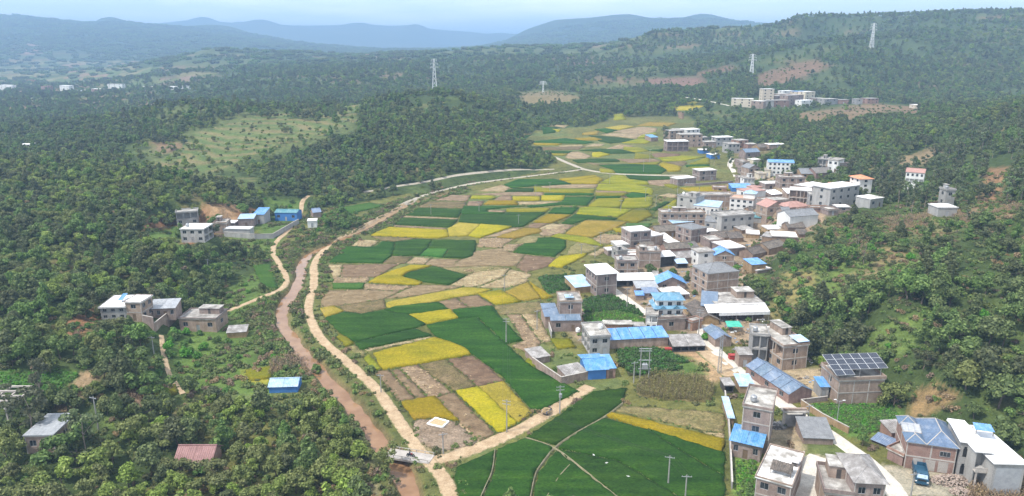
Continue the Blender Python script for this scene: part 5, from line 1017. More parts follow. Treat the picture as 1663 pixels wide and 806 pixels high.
# ---- smaller buildings that fill the village
for k, xa, ya, xb, yb, hz, d, wl, rf, rc, wn_, lb in [
 ('R7',30,114,74,112,42,8,'brick','flat','conc',2,"brick house at the upper village edge beside the gable-end house"), ('R7',152,196,198,196,36,7,'cream','flat','conc',1,"cream lean house beside the low cream annex"), ('R7',0,240,38,240,48,7,'brick','flat','conc',2,"brick house facing the top paddies beside the open white bays"),
 ('R7',376,334,442,334,26,7,'brick','shed','whitesheet',0,"white sheet roof wedged above the dark open bays"), ('R7',480,306,544,304,44,7,'brick','flat','conc',2,"brick block between the double white roof and the orange roofs"), ('R7',602,362,690,356,44,7,'brick','flat','conc',3,"brick storey behind the glazed balcony bays"),
 ('R7',500,486,600,484,34,6,'redbrick','flat','conc',0,"low reddish brick annex beside the white-walled gable"), ('R7',690,476,756,474,34,6,'brick','flat','conc',1,"brick hut below the broad white-roofed grey house"), ('R7',560,450,682,452,26,4,'redbrick','flat','conc',0,"long low brick outhouse under the glazed balcony bays"), ('R7',150,336,208,334,44,7,'grey','flat','conc',2,"grey house between the pinkish roof and double white roof"),
 ('R7',256,346,330,340,28,6,'brick','shed','whitesheet',0,"narrow white sheet roof above the grey flat house"), ('R7',120,380,196,382,44,7,'brick','flat','conc',2,"brick house behind the tall blank-walled house"), ('R7',0,566,92,574,62,7,'grey','flat','conc',2,"grey block beside the turquoise sheet roof"), ('R7',96,528,168,534,34,6,'grey','shed','greensheet',0,"turquoise sheet roof in the village centre"), ('R7',150,486,208,484,30,6,'mud','gableX','oldtile',0,"little dark tiled hut near the stepped brick house"),
 ('R7',470,646,524,644,22,6,'mud','gableX','oldtile',0,"little tiled hut above the hillside bushes"), ('R7',60,646,150,652,26,7,'mud','flat','whiteroof',0,"tan hut with white roof beyond the rubble"), ('R6',10,566,112,560,32,6,'grey','flat','whiteroof',1,"low white-roofed hut next to the paddy-edge brick house"), ('R6',405,506,482,498,26,6,'brick','shed','whitesheet',0,"white slanted sheet beside the mud-walled cottage"),
 ('R6',482,546,560,538,26,6,'brick','flat','wornwhite',0,"worn white roof below the framed brick house"), ('R6',230,604,330,602,42,7,'mud','gableX','oldtile',0,"mud house with sagging tiles above the small white hut"), ('R6',100,646,200,644,36,6,'redbrick','flat','conc',1,"reddish brick annex near the yellow paddies"), ('R6',822,566,930,560,62,8,'brick','flat','conc',1,"brick house at the end of the long tiled roofs"), ('R6',850,506,990,500,36,7,'mud','gableX','oldtile',0,"long sagging tiled roof overgrown with bushes"),
 ('R6',1002,508,1104,502,34,7,'mud','gableX','oldtile',0,"dark tiled farmhouse beside the overgrown roof"), ('R6',1104,430,1200,424,28,7,'mud','flat','oldsheet',0,"tan flat shed beside the grey rendered house"), ('R6',1182,266,1242,262,28,6,'mud','gableX','oldtile',0,"small tiled hut under the blank side wall"), ('R6',700,640,730,640,24,5,'brick','shed','oldsheet',0,"narrow shed between bushes near the white-washed house"),
 ('R6',560,300,640,300,40,6,'brick','flat','conc',1,"brick upper room behind the long unfinished house"), ('R6',1090,120,1150,120,50,7,'brick','flat','conc',2,"brick house behind the little blue turret"), ('R6',860,60,960,62,26,6,'redbrick','flat','conc',1,"reddish wall block next to the vivid blue roof"), ('R8',620,300,720,298,50,8,'brick','flat','conc',2,"brick house between the far cluster and the eucalyptus"), ('R8',590,240,660,238,36,8,'grey','flat','conc',2,"grey house behind the far cluster"),
 ('R8',1040,310,1120,308,40,8,'redbrick','flat','conc',1,"reddish house above the slate-blue gable"), ('R8',1150,330,1220,326,30,8,'mud','gableX','oldtile',0,"tiled farmhouse on the slope above the lane"), ('R8',960,470,1020,468,40,7,'brick','flat','conc',1,"brick hut beside the village lane bend"), ('R8',1010,560,1080,556,50,8,'brick','flat','conc',2,"brick house below the small cream house"), ('R8',340,180,420,178,50,9,'brick','flat','conc',2,"topmost brick house of the far cluster"),
 ('F6',600,380,650,378,22,9,'brick','flat','conc',2,"upper brick house of the hillside hamlet"), ('F6',650,384,690,382,22,9,'redbrick','flat','pinktile',1,"pink-roofed house in the hillside hamlet"), ('F6',700,408,745,406,22,9,'white','flat','whiteroof',2,"white house at the lower edge of the hamlet"), ('F6',545,412,575,412,26,9,'grey','flat','conc',1,"grey house at the foot of the tallest hamlet house"), ('F6',760,396,795,395,20,9,'brick','flat','conc',1,"brick house at the far end of the hamlet"), ('F6',620,362,660,361,18,9,'white','flat','whiteroof',2,"small white house high in the hamlet"), ('F6',860,398,900,398,16,9,'redbrick','flat','conc',1,"reddish farmhouse on the terraces near the hamlet"),
 ('R5',960,300,1010,330,40,4,'brick','flat','conc',0,"brick outhouse beside the big square brick house"), ('R5',700,330,735,332,30,4,'dark','shed','oldsheet',0,"dark lean-to between the white shed and blue gable"), ('R5',1140,560,1180,570,40,4,'brick','shed','oldsheet',0,"small rusty shed at the corner of the white awning"), ('R4',1180,330,1225,350,60,4,'redbrick','flat','conc',1,"red-doored brick room behind the pagoda-like house"), ('R4',800,345,880,345,30,3,'dark','flat','oldsheet',0,"dark shelter between the lettuce plot and glazed balcony"),
 ('Z1',940,600,1020,640,50,5,'redbrick','flat','conc',0,"small brick room beside the slate-blue hipped house"), ('Z1',960,505,1040,500,40,4,'redbrick','shed','oldsheet',0,"brick hut at the top of the sloping garden path"), ('Z1',860,510,980,560,10,3,'dark','shed','bluegrey',0,"low slate-blue sheet roof beside the garden")]:
    house(k, lb, xa, ya, xb, yb, hz, d, wall=wl, roof=rf, rc=rc, win=(wn_, 1 if wn_ > 1 else 0), name={'F6': None}.get(k), cat='house' if hz > 30 or k == 'F6' else 'shed')
# ---- walls
for k, lb, pts, hh, mt in [
 ('R4', "brick yard wall beside the green paddy", [(66,596),(160,662),(275,742),(470,700)], 2.2, 'brick'), ('R4', "low wall between the stubble field and the littered-roof house", [(148,195),(205,400)], 2.0, 'grey'), ('R2', "brick wall along the upper side of the lane", [(590,235),(720,320),(890,410)], 1.6, 'mud'),
 ('R2', "long field wall at the edge of the green paddy", [(105,170),(128,350),(140,540),(150,760)], 1.5, 'grey'), ('R3', "brick wall below the solar array house", [(725,712),(900,690)], 1.2, 'brick'), ('L1', "stone wall round the farm compound", [(820,262),(975,274),(1065,272),(1195,196)], 2.2, 'grey'),
 ('L1', "brick wall of the small walled yard", [(412,694),(470,742),(584,672)], 2.2, 'brick'), ('R8', "low wall round the lone paddy house", [(366,660),(520,668),(740,650),(890,640)], 1.4, 'brick'), ('R2', "wall beside the concrete driveway", [(605,560),(560,700),(520,800)], 1.4, 'mud')]:
    garden_wall(k, lb, pts, hh, mt)

# ------------------------------------------------------------------ buildings with shapes of their own
def ldims(r): return tuple(r["_dims"])
# white-roofed unfinished house, three stepped blocks
ub = house('R1', "unfinished grey house with a dazzling white stepped roof and blue rooftop tarp", 838,622,962,640,300,9, wall='grey', rc='whiteroof', win=(1,0), st=2, over=.35, par=0, door=False)
w_, d_, h_, t_ = ldims(ub)
for z in (.55, h_/2+.55): MB().box(-w_*.28, w_*.28, -d_/2-.02, -d_/2+.12, z, z+1.75).build("opening", M["black"], ub)  # black panels on the wall: shade inside unglazed bays put in as colour
u2 = house('R1', "x", 966,712,1108,722,300,12, wall='grey', rc='whiteroof', win=(1,0), st=2, over=.3, par=0, loggia={'front': True})
u3 = house('R1', "x", 1135,792,1410,800,275,14, wall='grey', rc='whiteroof', win=(0,0), st=2, over=.35, par=0, door=False)
w_, d_, h_, t_ = ldims(u3); MB().box(-w_*.42, w_*.42, -d_/2-.04, -d_/2-.005, .3, h_-.9).build("shutter_panel", M["shutter"], u3)
w_, d_, h_, t_ = ldims(u2)
MB().box(-w_/2-.1, w_/2+.1, -d_/2-1.1, -d_/2-.01, h_/2-.18, h_/2).build("balcony", M["frame_concrete"], u2)
for x in (-w_/2+.1, w_/2-.25): MB().box(x, x+.25, -d_/2-1.05, -d_/2-.8, -.6, h_/2-.181).build("column", M["frame_concrete"], u2)
MB().box(-w_/2-.1, w_/2+.1, -d_/2-1.1, -d_/2-1.02, h_/2+.001, h_/2+.9).build("balcony_rail", M["frame_concrete"], u2)
for q in (u2, u3): q["label"] = ""; absorb(ub, q)
tp = empty("roof_tarp", (ub.matrix_basis @ Vector((3.6, .2, ldims(ub)[3] + .02)))); tp.rotation_euler = (0, 0, ub.rotation_euler.z); tag(tp, "bright blue tarp stretched on a low frame on the dazzling white roof", "tarp")
rib_sheet((-1.7,-1.2,1.0),(1.7,-1.2,1.0),(1.6,1.3,1.35),(-1.6,1.3,1.35), .04, .5).build("tarp_sheet", M["blue"], tp)
for x, y, z in ((-1.5,-1.1,.98),(1.5,-1.1,.98),(-1.5,1.15,1.25),(1.5,1.15,1.25)): MB().tube((x,y,0),(x,y,z),.06).build("post", M["wood"], tp)
# slate-blue hipped house
bh = house('R1', "brick house with a many-hipped slate-blue roof and a glazed roof light", 372,548,812,614,232,10.5, wall='redbrick', roof='none', win=(0,0), st=2, frame=True, door=False, floorcol=None)
w_, d_, h_, t_ = ldims(bh)
window_part(bh, (w_*.28, -d_/2-.04, h_*.62), 0, 1.9, 1.1, True)
for i in range(3): MB().box(-w_*.34+i*w_*.26, -w_*.14+i*w_*.26, -d_/2-.03, -d_/2-.004, .1, h_*.42).build("render_panel", M["frame_concrete"], bh)
hip_roof(bh, -w_*.12, w_/2+.4, -d_/2-.4, d_/2+.4, h_+.06, 2.0, M["bluetile"]); hip_roof(bh, -w_/2-.4, -w_*.12-.01, -d_/2-.4, -d_*.12, h_+.05, 1.1, M["bluetile"]); hip_roof(bh, -w_/2-.4, -w_*.12-.01, d_*.16, d_/2+.4, h_+.05, 1.3, M["bluetile"])
rl = MB().face([(-w_/2-.2,-d_*.12+.02,h_+.2),(-w_*.13,-d_*.12+.02,h_+.2),(-w_*.13,d_*.16-.02,h_+.75),(-w_/2-.2,d_*.16-.02,h_+.75)]).build("roof_light", M["greysheet"], bh)
for i in range(4):
    x = -w_/2-.2 + (w_*.37+.2)*i/3; MB().tube((x,-d_*.12+.02,h_+.24),(x,d_*.16-.02,h_+.79),.05).build("glazing_bar", M["steel"], rl)
# grey hipped house at the driveway
gh = house('Z1', "grey house with a pale hipped roof and stepped terraces by the driveway", 748,925,905,935,200,9, wall='brick', roof='hip', rc='oldsheet', win=(2,0), st=2, rise=1.7, over=.5, door=False)
g2 = house('Z1', "x", 600,905,746,925,125,9, wall='brick', rc='conc', win=(1,0), par=.7, st=1, hut=[(.28,1.0,.55,.98,2.4)]); absorb(gh, g2)
# blue-tiled pagoda-like house
pg = house('R4', "white house with tiers of blue tiled eaves like a small pagoda", 962,312,1152,310,185,6.5, wall='white', roof='hip', rc='tealtile', win=(3,1), st=3, rise=1.3, over=.6, door=False)
w_, d_, h_, t_ = ldims(pg)
for f in (.36, .70):
    z = h_*f; b = MB(); e = 1.1
    for p, q in (((-w_/2-e,-d_/2-e),(w_/2+e,-d_/2-e)),): b.face([(p[0],p[1],z),(q[0],q[1],z),(w_/2,-d_/2-.02,z+.75),(-w_/2,-d_/2-.02,z+.75)]); b.face([(w_/2,-d_/2-.02,z+.7),(q[0],q[1],z-.06),(p[0],p[1],z-.06),(-w_/2,-d_/2-.02,z+.7)])
    b.face([(-w_/2-e,d_/2,z),(-w_/2-e,-d_/2-e,z),(-w_/2-.02,-d_/2,z+.75),(-w_/2-.02,d_/2,z+.75)])
    o = b.build("tiled_eave", M["tealtile"], pg)
    for x in (-w_*.28, w_*.22):
        MB().face([(x-1.1,-d_/2-e,z+.1),(x,-d_/2-e,z+.95),(x,-d_/2,z+1.0),(x-1.1,-d_/2,z+.3)]).face([(x,-d_/2-e,z+.95),(x+1.1,-d_/2-e,z+.1),(x+1.1,-d_/2,z+.3),(x,-d_/2,z+1.0)]).face([(x-1.1,-d_/2-e+.05,z+.1),(x+1.1,-d_/2-e+.05,z+.1),(x,-d_/2-e+.05,z+.93)]).build("dormer", M["tealtile"], o)
house('R4', "brick base block with a small window before the pagoda-like house", 975,350,1172,340,82,4, win=(1,0), par=.7, st=1, door=False)
house('R4', "pale green glazed balcony block beside the pagoda-like house", 886,346,970,352,112,5, wall='white', win=(2,2), loggia={'front': (1,), 'side': (1,)}, st=2, par=.4)
# awning on the workshop
ws = [o for o in bpy.data.objects if o.get("label", "").startswith("wide workshop")][0]; w_, d_, h_, t_ = ldims(ws)
for i in range(5):
    a, b = -w_/2-4 + (w_+4.2)*i/5, -w_/2-4 + (w_+4.2)*(i+1)/5 - .03
    rib_sheet((a,-d_/2-3.6,h_-1.0),(b,-d_/2-3.6,h_-1.0),(b,-d_/2+.6,h_+.35),(a,-d_/2+.6,h_+.35), .05, .5).build("awning_sheet", M["whitesheet"], ws)
MB().box(-w_/2-.5, w_/2+.2, -d_/2-3.72, -d_/2-3.62, h_-2.0, h_-.98).build("fascia", M["whitesheet"], ws)
for i in range(4): x = -w_/2 + w_*i/3; MB().tube((x,-d_/2-3.5,-.5),(x,-d_/2-3.5,h_-1.05),.07).build("post", M["steel"], ws)
# little turret on the white three-storey house
tw = [o for o in bpy.data.objects if o.get("label", "").startswith("white three-storey house with a little")][0]; w_, d_, h_, t_ = ldims(tw)
tu = MB().box(w_*.02, w_/2, -d_*.2, d_/2, t_+.003, t_+2.6).build("turret", M["white"], tw); hip_roof(tu, w_*.02-.5, w_/2+.5, -d_*.2-.5, d_/2+.5, t_+2.6, 1.5, M["lblue"], "turret_roof")
# solar array
w_, d_, h_, t_ = ldims(solar); sa = empty("solar_array", solar.matrix_basis @ Vector((0, 0, t_))); sa.rotation_euler = (0, 0, solar.rotation_euler.z); tag(sa, "tilted array of dark solar panels on steel posts above the brick house roof", "solar panels")
def pv_mat():
    m, nt, b = newmat("solar_cell"); tc = nt.nodes.new("ShaderNodeTexCoord"); br = N(nt, "ShaderNodeTexBrick", Scale=1.0); br.offset = 0.0
    br.inputs["Color1"].default_value = (0.012, 0.016, 0.028, 1); br.inputs["Color2"].default_value = (0.016, 0.02, 0.034, 1); br.inputs["Mortar"].default_value = (0.12, 0.13, 0.15, 1)
    br.inputs["Mortar Size"].default_value = 0.018; br.inputs["Brick Width"].default_value = 0.36; br.inputs["Row Height"].default_value = 0.30
    nt.links.new(tc.outputs["Object"], br.inputs["Vector"]); nt.links.new(br.outputs["Color"], b.inputs["Base Color"]); b.inputs["Roughness"].default_value = 0.22; return m
M["pv"] = pv_mat(); tilt = R(16); pw, pl = (w_ + 2.6) / 6, 1.9
pme = MB().box(-pw/2+.03, pw/2-.03, -pl/2+.02, pl/2-.02, 0, .05, 0).box(-pw/2, -pw/2+.03, -pl/2, pl/2, -.01, .07, 1).box(pw/2-.03, pw/2, -pl/2, pl/2, -.01, .07, 1).box(-pw/2+.03, pw/2-.03, -pl/2, -pl/2+.02, -.01, .07, 1).box(-pw/2+.03, pw/2-.03, pl/2-.02, pl/2, -.01, .07, 1).data("solar_panel", [M["pv"], M["whitepaint"]])
for r_ in range(4):
    for c in range(6):
        if r_ == 0 and c > 1: continue
        yy = -d_/2 - .6 + (r_ + .5) * (pl + .02) * math.cos(tilt); o = link("solar_panel", pme, sa, (-w_/2 - 1.3 + (c + .5) * pw, yy, 1.5 + (r_ + .5) * pl * math.sin(tilt))); o.rotation_euler = (tilt, 0, 0)
for x in (-w_/2 + .4, 0, w_/2 - .4):
    for r_ in (1.05, 3.9):
        yy = -d_/2 - .6 + r_ * pl * math.cos(tilt); yy = max(yy, -d_/2 + .3); MB().tube((x, yy, 0), (x, yy, 1.5 + r_ * pl * math.sin(tilt) - .03), .06).build("post", M["steel"], sa)
# roof sheet on the balcony house, blue panel on the white-roofed house, plank shelter on the worn white roof
def roof_piece(start, name, label, cat, x0, x1, y0, y1, z, rise, mat, posts=True):
    r = [o for o in bpy.data.objects if o.get("label", "").startswith(start)][0]; w_, d_, h_, t_ = ldims(r)
    o = empty(name, r.matrix_basis @ Vector((w_*(x0+x1)/2 - w_/2, d_*(y0+y1)/2 - d_/2, t_))); o.rotation_euler = (0, 0, r.rotation_euler.z); tag(o, label, cat); a, b = w_*(x1-x0)/2, d_*(y1-y0)/2
    rib_sheet((-a,-b,z),(a,-b,z),(a,b,z+rise),(-a,b,z+rise), .05, .35).build("sheet", M[mat], o)
    for x, y, zz in ((-a+.1,-b+.1,z-.05),(a-.1,-b+.1,z-.05),(-a+.1,b-.1,z+rise-.05),(a-.1,b-.1,z+rise-.05)): MB().tube((x,y,0),(x,y,zz),.05).build("post", M["wood"], o)
roof_piece("brick house with open balconies", "roof_sheet_canopy", "pale blue sheet canopy on the roof corner of the balcony house", "canopy", .55,1.02,-.02,.28, .9,.3,'lblue')
roof_piece("grey house with clean white roof", "roof_panel", "blue panel tilted on the clean white roof above the footpath", "roof panel", .52,.72,.35,.75, .8,.7,'blue')
roof_piece("brick house with a worn white roof", "plank_shelter", "dark weathered plank shelter on the worn white roof", "shelter", .30,.92,.18,.38, .9,.7,'oldtile')
roof_piece("two-storey brick house with a littered", "roof_sheet_canopy", "small pale blue canopy on the littered roof", "canopy", .25,.65,.1,.4, .9,.2,'lblue')
# pale slab beams of the unfinished house in the corner
pr = empty("beam_frame", unproj(*zp('L5', 18, 300))[0]); tag(pr, "white concrete roof beams of an unfinished house behind the eucalyptus trees", "roof frame")
for i in range(5): MB().box(-4.5, 4.5, -5+i*2.4, -4.6+i*2.4, 3.6, 4.0).build("beam", M["frame_concrete"], pr)
for x in (-4.5, -1.4, 1.4, 4.1): MB().box(x, x+.4, -5.3, 5.3, 3.25, 3.598).build("cross_beam", M["frame_concrete"], pr)
for x in (-4.5, 4.1):
    for y in (-5, 4.6): MB().box(x, x+.35, y, y+.35, -.8, 3.248).build("column", M["frame_concrete"], pr)
FOOT.append([(pr.location.x+a, pr.location.y+b) for a, b in ((-7,-5),(7,-5),(7,5),(-7,5))])
# gateway by the lane
gt = place(zp('R2',475,364), zp('R2',602,364), 108/3.91); g = empty("yard_gate", (gt[0]+gt[1])/2, gt[3]); tag(g, "grey metal double gate under a concrete canopy beside the lane", "gate"); w_, h_ = gt[2], gt[4]
for s in (-1, 1):
    MB().box(s*w_/2-.25, s*w_/2+.25, -.25, .25, -.5, h_-.4).build("gate_post", M["frame_concrete"], g); dr = MB().box(min(0.01*s, s*(w_/2-.26)), max(0.01*s, s*(w_/2-.26)), -.04, .04, .05, h_*.72).build("gate_leaf", M["steel"], g)
    for i in range(4): x = s*(w_/2-.26)*(i+.5)/4; MB().box(x-.04, x+.04, -.07, -.041, .1, h_*.7).build("rib", M["steel"], dr)
MB().box(-w_/2-.6, w_/2+.6, -1.1, 1.1, h_-.4, h_-.1).build("canopy", M["conc"], g); MB().box(-w_/2-.3, w_/2+.3, -.3, .3, h_-.099, h_+.35).build("name_board", M["brick"], g)

# ------------------------------------------------------------------ bridge, vehicles, people, poles
def person(name, label, loc, rz, pose, shirt, trousers, hair=(0.015,0.012,0.01)):
    """one continuous skinned figure; pose 'ride' sits astride, 'walk' strides"""
    sit = pose == 'ride'
    J = {'pel': (0,0,.95), 'waist': (0,.0,1.12), 'chest': (0,.02,1.33), 'neck': (0,.03,1.50), 'head': (0,.05,1.60), 'crown': (0,.05,1.74)}
    J.update({'shL': (-.18,.02,1.43), 'shR': (.18,.02,1.43)})
    if sit:
        J = {k: (a, b+.05*(c>1.1), c-.12) for k, (a,b,c) in J.items()}
        J.update({'elL': (-.26,.2,1.12), 'elR': (.26,.2,1.12), 'haL': (-.27,.46,1.05), 'haR': (.27,.46,1.05), 'hiL': (-.1,0,.8), 'hiR': (.1,0,.8), 'knL': (-.2,.38,.74), 'knR': (.2,.38,.74), 'anL': (-.2,.22,.33), 'anR': (.2,.22,.33), 'toL': (-.2,.38,.28), 'toR': (.2,.38,.28)})
    else:
        J.update({'elL': (-.27,.12,1.18), 'elR': (.27,-.1,1.18), 'haL': (-.26,.3,1.0), 'haR': (.26,-.02,.93), 'hiL': (-.1,0,.9), 'hiR': (.1,0,.9), 'knL': (-.1,.18,.5), 'knR': (.1,-.05,.5), 'anL': (-.1,.2,.08), 'anR': (.1,-.3,.12), 'toL': (-.1,.36,.04), 'toR': (.1,-.16,.04)})
    rad = {'pel': .15, 'waist': .135, 'chest': .17, 'neck': .062, 'head': .10, 'crown': .085, 'shL': .075, 'shR': .075, 'elL': .05, 'elR': .05, 'haL': .04, 'haR': .04, 'hiL': .1, 'hiR': .1, 'knL': .065, 'knR': .065, 'anL': .045, 'anR': .045, 'toL': .04, 'toR': .04}
    E = [('pel','waist'),('waist','chest'),('chest','neck'),('neck','head'),('head','crown'),('chest','shL'),('shL','elL'),('elL','haL'),('chest','shR'),('shR','elR'),('elR','haR'),('pel','hiL'),('hiL','knL'),('knL','anL'),('anL','toL'),('pel','hiR'),('hiR','knR'),('knR','anR'),('anR','toR')]
    ks = list(J); me = bpy.data.meshes.new(name); me.from_pydata([J[k] for k in ks], [(ks.index(a), ks.index(b)) for a, b in E], [])
    o = link(name, me, None, loc, rz); tag(o, label, "person"); sk = o.modifiers.new("skin", 'SKIN')
    for i, k in enumerate(ks): me.skin_vertices[0].data[i].radius = (rad[k], rad[k])
    me.skin_vertices[0].data[ks.index('pel')].use_root = True
    o.modifiers.new("sub", 'SUBSURF').levels = 1
    m, nt, b = newmat(name + "_cloth"); tc = nt.nodes.new("ShaderNodeTexCoord"); sp = nt.nodes.new("ShaderNodeSeparateXYZ"); nt.links.new(tc.outputs["Object"], sp.inputs[0])
    mr = N(nt, "ShaderNodeMapRange"); mr.inputs["From Max"].default_value = 1.8; nt.links.new(sp.outputs["Z"], mr.inputs["Value"]); off = -.12 if sit else 0
    rp = nt.nodes.new("ShaderNodeValToRGB"); rp.color_ramp.interpolation = 'CONSTANT'; el = rp.color_ramp.elements
    while len(el) < 4: el.new(.5)
    for i, (p_, c) in enumerate([(0, (0.02,0.018,0.015)), (.1, trousers), ((1.0+off)/1.8, shirt), ((1.48+off)/1.8, (0.36,0.22,0.15))]): el[i].position = p_; el[i].color = rgba(c)
    nt.links.new(mr.outputs["Result"], rp.inputs["Fac"]); nt.links.new(rp.outputs["Color"], b.inputs["Base Color"]); b.inputs["Roughness"].default_value = .85; me.materials.append(m)
    hb = MB(); off2 = -.12 if sit else 0
    for i in range(6):
        for k in range(10):
            t0, t1 = math.pi*(i)/12, math.pi*(i+1)/12; a0, a1 = 2*math.pi*k/10, 2*math.pi*(k+1)/10; f = lambda t, a: (.115*math.sin(t)*math.cos(a), .03+.125*math.sin(t)*math.sin(a), 1.66+off2+.12*math.cos(t))
            hb.face([f(t0,a0), f(t1,a0), f(t1,a1), f(t0,a1)] if i else [f(t0,a0), f(t1,a0), f(t1,a1)])
    mm, nt, b = newmat(name + "_hair"); b.inputs["Base Color"].default_value = rgba(hair); b.inputs["Roughness"].default_value = .6; hb.build("hair", mm, o, smooth=True)
    return o
def wheel(parent, x, y, r, wd, axis='x'):
    b = MB(); n = 16
    v0, v1 = ((x-wd/2, y, r), (x+wd/2, y, r)) if axis == 'x' else ((x, y-wd/2, r), (x, y+wd/2, r))
    t = b.tube(v0, v1, r, n=n).build("wheel", M["black"], parent); c0, c1 = (Vector(v0)-Vector(v1)).normalized()*.02, (Vector(v1)-Vector(v0)).normalized()*.02
    MB().tube(Vector(v0)+c0, Vector(v1)+c1, r*.5, n=10).build("rim", M["steel"], t); return t
# bridge over the stream
b0, b1 = unproj(641,756)[0], unproj(690,746)[0]; bz = max(b0.z, b1.z, 0) + .25; v = (b1-b0).xy; L = v.length + 3; ang = math.atan2(v.y, v.x)
br = empty("footbridge", ((b0.x+b1.x)/2, (b0.y+b1.y)/2, bz), ang); tag(br, "short concrete bridge with low rails across the muddy stream", "bridge")
MB().box(-L/2, L/2, -1.7, 1.7, -.45, 0).build("deck", M["frame_concrete"], br)
for s in (-1, 1):
    MB().box(-L/2, L/2, s*1.6-.05, s*1.6+.05, .55, .63).build("rail", M["conc"], br)
    for i in range(6): x = -L/2+.2+(L-.4)*i/5; MB().box(x-.07, x+.07, s*1.6-.05, s*1.6+.05, .001, .549).build("rail_post", M["conc"], br)
    MB().box(s*L/2-.6 if s > 0 else -L/2, s*L/2 if s > 0 else -L/2+.6, -1.9, 1.9, -2.8, -.451).build("abutment", M["conc"], br)
FOOT.append([(br.location.x+a, br.location.y+b) for a, b in ((-5,-3),(5,-3),(5,3),(-5,3))])
# motorcycle with rider
mc = empty("motorcycle", (br.matrix_basis @ Vector((.4, -.3, 0.002))), ang - math.pi/2 + .1); tag(mc, "dark motorcycle crossing the concrete bridge", "motorcycle")
for y in (-.62, .62): wheel(mc, 0, y, .3, .11)
MB().box(-.12,.12,-.35,.4,.35,.6).build("engine", M["black"], mc); MB().box(-.13,.13,-.05,.4,.6,.8).build("fuel_tank", M["redpaint"], mc); MB().box(-.14,.14,-.75,-.06,.62,.72).build("seat", M["black"], mc); MB().tube((-.33,.5,1.0),(.33,.5,1.0),.02).tube((0,.5,1.0),(0,.63,.35),.035).build("handlebar", M["steel"], mc); MB().tube((0,.6,.86),(0,.7,.86),.09,n=10).build("headlight", M["whitepaint"], mc)
person("person", "person in dark clothes riding the motorcycle over the bridge", mc.location + Vector((0, 0, -.02)) + Matrix.Rotation(mc.rotation_euler.z, 3, 'Z') @ Vector((0,-.2,0)), mc.rotation_euler.z, 'ride', (0.03,0.035,0.05), (0.04,0.045,0.07))
# straw-laden tricycle on the track
tl = unproj(890,671)[0]; tdir = (unproj(915,654)[0] - tl).xy; ta = math.atan2(tdir.y, tdir.x) - math.pi/2
tc_ = empty("cargo_tricycle", tl + Vector((0,0,.13)), ta); tag(tc_, "cargo tricycle piled with straw on the dirt track", "tricycle")
for x in (-.6, .6): wheel(tc_, x, -.9, .32, .14)
wheel(tc_, 0, 1.25, .32, .12); MB().box(-.7,.7,-1.7,.1,.55,.66).box(-.7,-.66,-1.7,.1,.661,1.0).box(.66,.7,-1.7,.1,.661,1.0).build("cargo_bed", M["bluewall"], tc_); MB().box(-.22,.22,.15,.65,.55,.8).build("seat", M["black"], tc_); MB().tube((0,1.25,.35),(0,1.0,1.1),.04).tube((-.36,1.0,1.12),(.36,1.0,1.12),.025).build("handlebar", M["steel"], tc_); MB().box(-.1,.1,.1,1.1,.4,.5).build("chassis", M["black"], tc_)
person("person", "person in dark clothes driving the straw-laden tricycle", tl + Vector((0,0,.13)) + Matrix.Rotation(ta, 3, 'Z') @ Vector((0,.4,.02)), ta, 'ride', (0.02,0.02,0.025), (0.03,0.03,0.04))
surf("straw", [(0.3, (0.36,0.25,0.13)), (0.7, (0.52,0.40,0.24))], 3.0, fine=12, fine_amt=.7)
def heap(name, label, cat, loc, rx, ry, rh, mat, n=260, ls=.35, parent=None, seed=1):
    """an uneven heap made of many overlapping short pieces"""
    g = random.Random(seed); b = MB()
    for i in range(n):
        a, q = g.uniform(0, 2*math.pi), math.sqrt(g.random()); x, y = rx*q*math.cos(a), ry*q*math.sin(a); z = rh*(1-q*q)*g.uniform(.55,1.05)
        d = Vector((g.gauss(0,1), g.gauss(0,1), g.gauss(0,.35))).normalized()*ls*g.uniform(.5,1.2); u = d.cross(Vector((0,0,1))).normalized()*ls*.32; w = Vector((0,0,ls*.25)); c = Vector((x,y,z))
        b.face([c-d-u, c+d-u, c+d+u+w, c-d+u+w]); b.face([c-d-u, c-d+u+w, c-w]); b.face([c+d-u, c+d+u+w, c-w*2])
    if parent: return b.build(name, M[mat], parent, loc)
    o = b.build(name, M[mat], None, loc); tag(o, label, cat); return o
heap("straw_load", None, None, (0,-.8,.66), .95, 1.15, .75, "straw", 260, .3, tc_)
# dump truck
tk0 = unproj(1500,784)[0]; ta = math.radians(157)
tk = empty("dump_truck", tk0 + Vector((0,1.5,.02)), ta); tag(tk, "blue dump truck parked on gravel below the slate-blue roof", "truck")
surf("truckblue", [(0.3,(0.02,0.065,0.11)),(0.7,(0.035,0.10,0.16))], 1.0, rough=.4)
for x in (-.95,.95):
    for y in (2.0,-1.6,-2.6): wheel(tk, x, y, .5, .32)
MB().box(-.75,.75,-3.2,2.6,.55,.8).build("chassis", M["black"], tk)
cb = MB(); cb.prism([(-1.15,1.3),(1.15,1.3),(1.15,3.0),(-1.15,3.0)], .75, 1.55); cb.v += [(-1.1,1.3,1.551),(1.1,1.3,1.551),(1.1,2.95,1.551),(-1.1,2.95,1.551),(-1.0,1.35,2.5),(1.0,1.35,2.5),(1.0,2.6,2.5),(-1.0,2.6,2.5)]
for q in ((0,1,5,4),(1,2,6,5),(2,3,7,6),(3,0,4,7),(4,5,6,7)): cb.f.append(tuple(8+i for i in q)); cb.m.append(0)
cab = cb.build("cab", M["truckblue"], tk)
MB().face([(.92,2.945,1.68),(-.92,2.945,1.68),(-.86,2.68,2.38),(.86,2.68,2.38)]).build("windscreen", M["lblue"], cab)
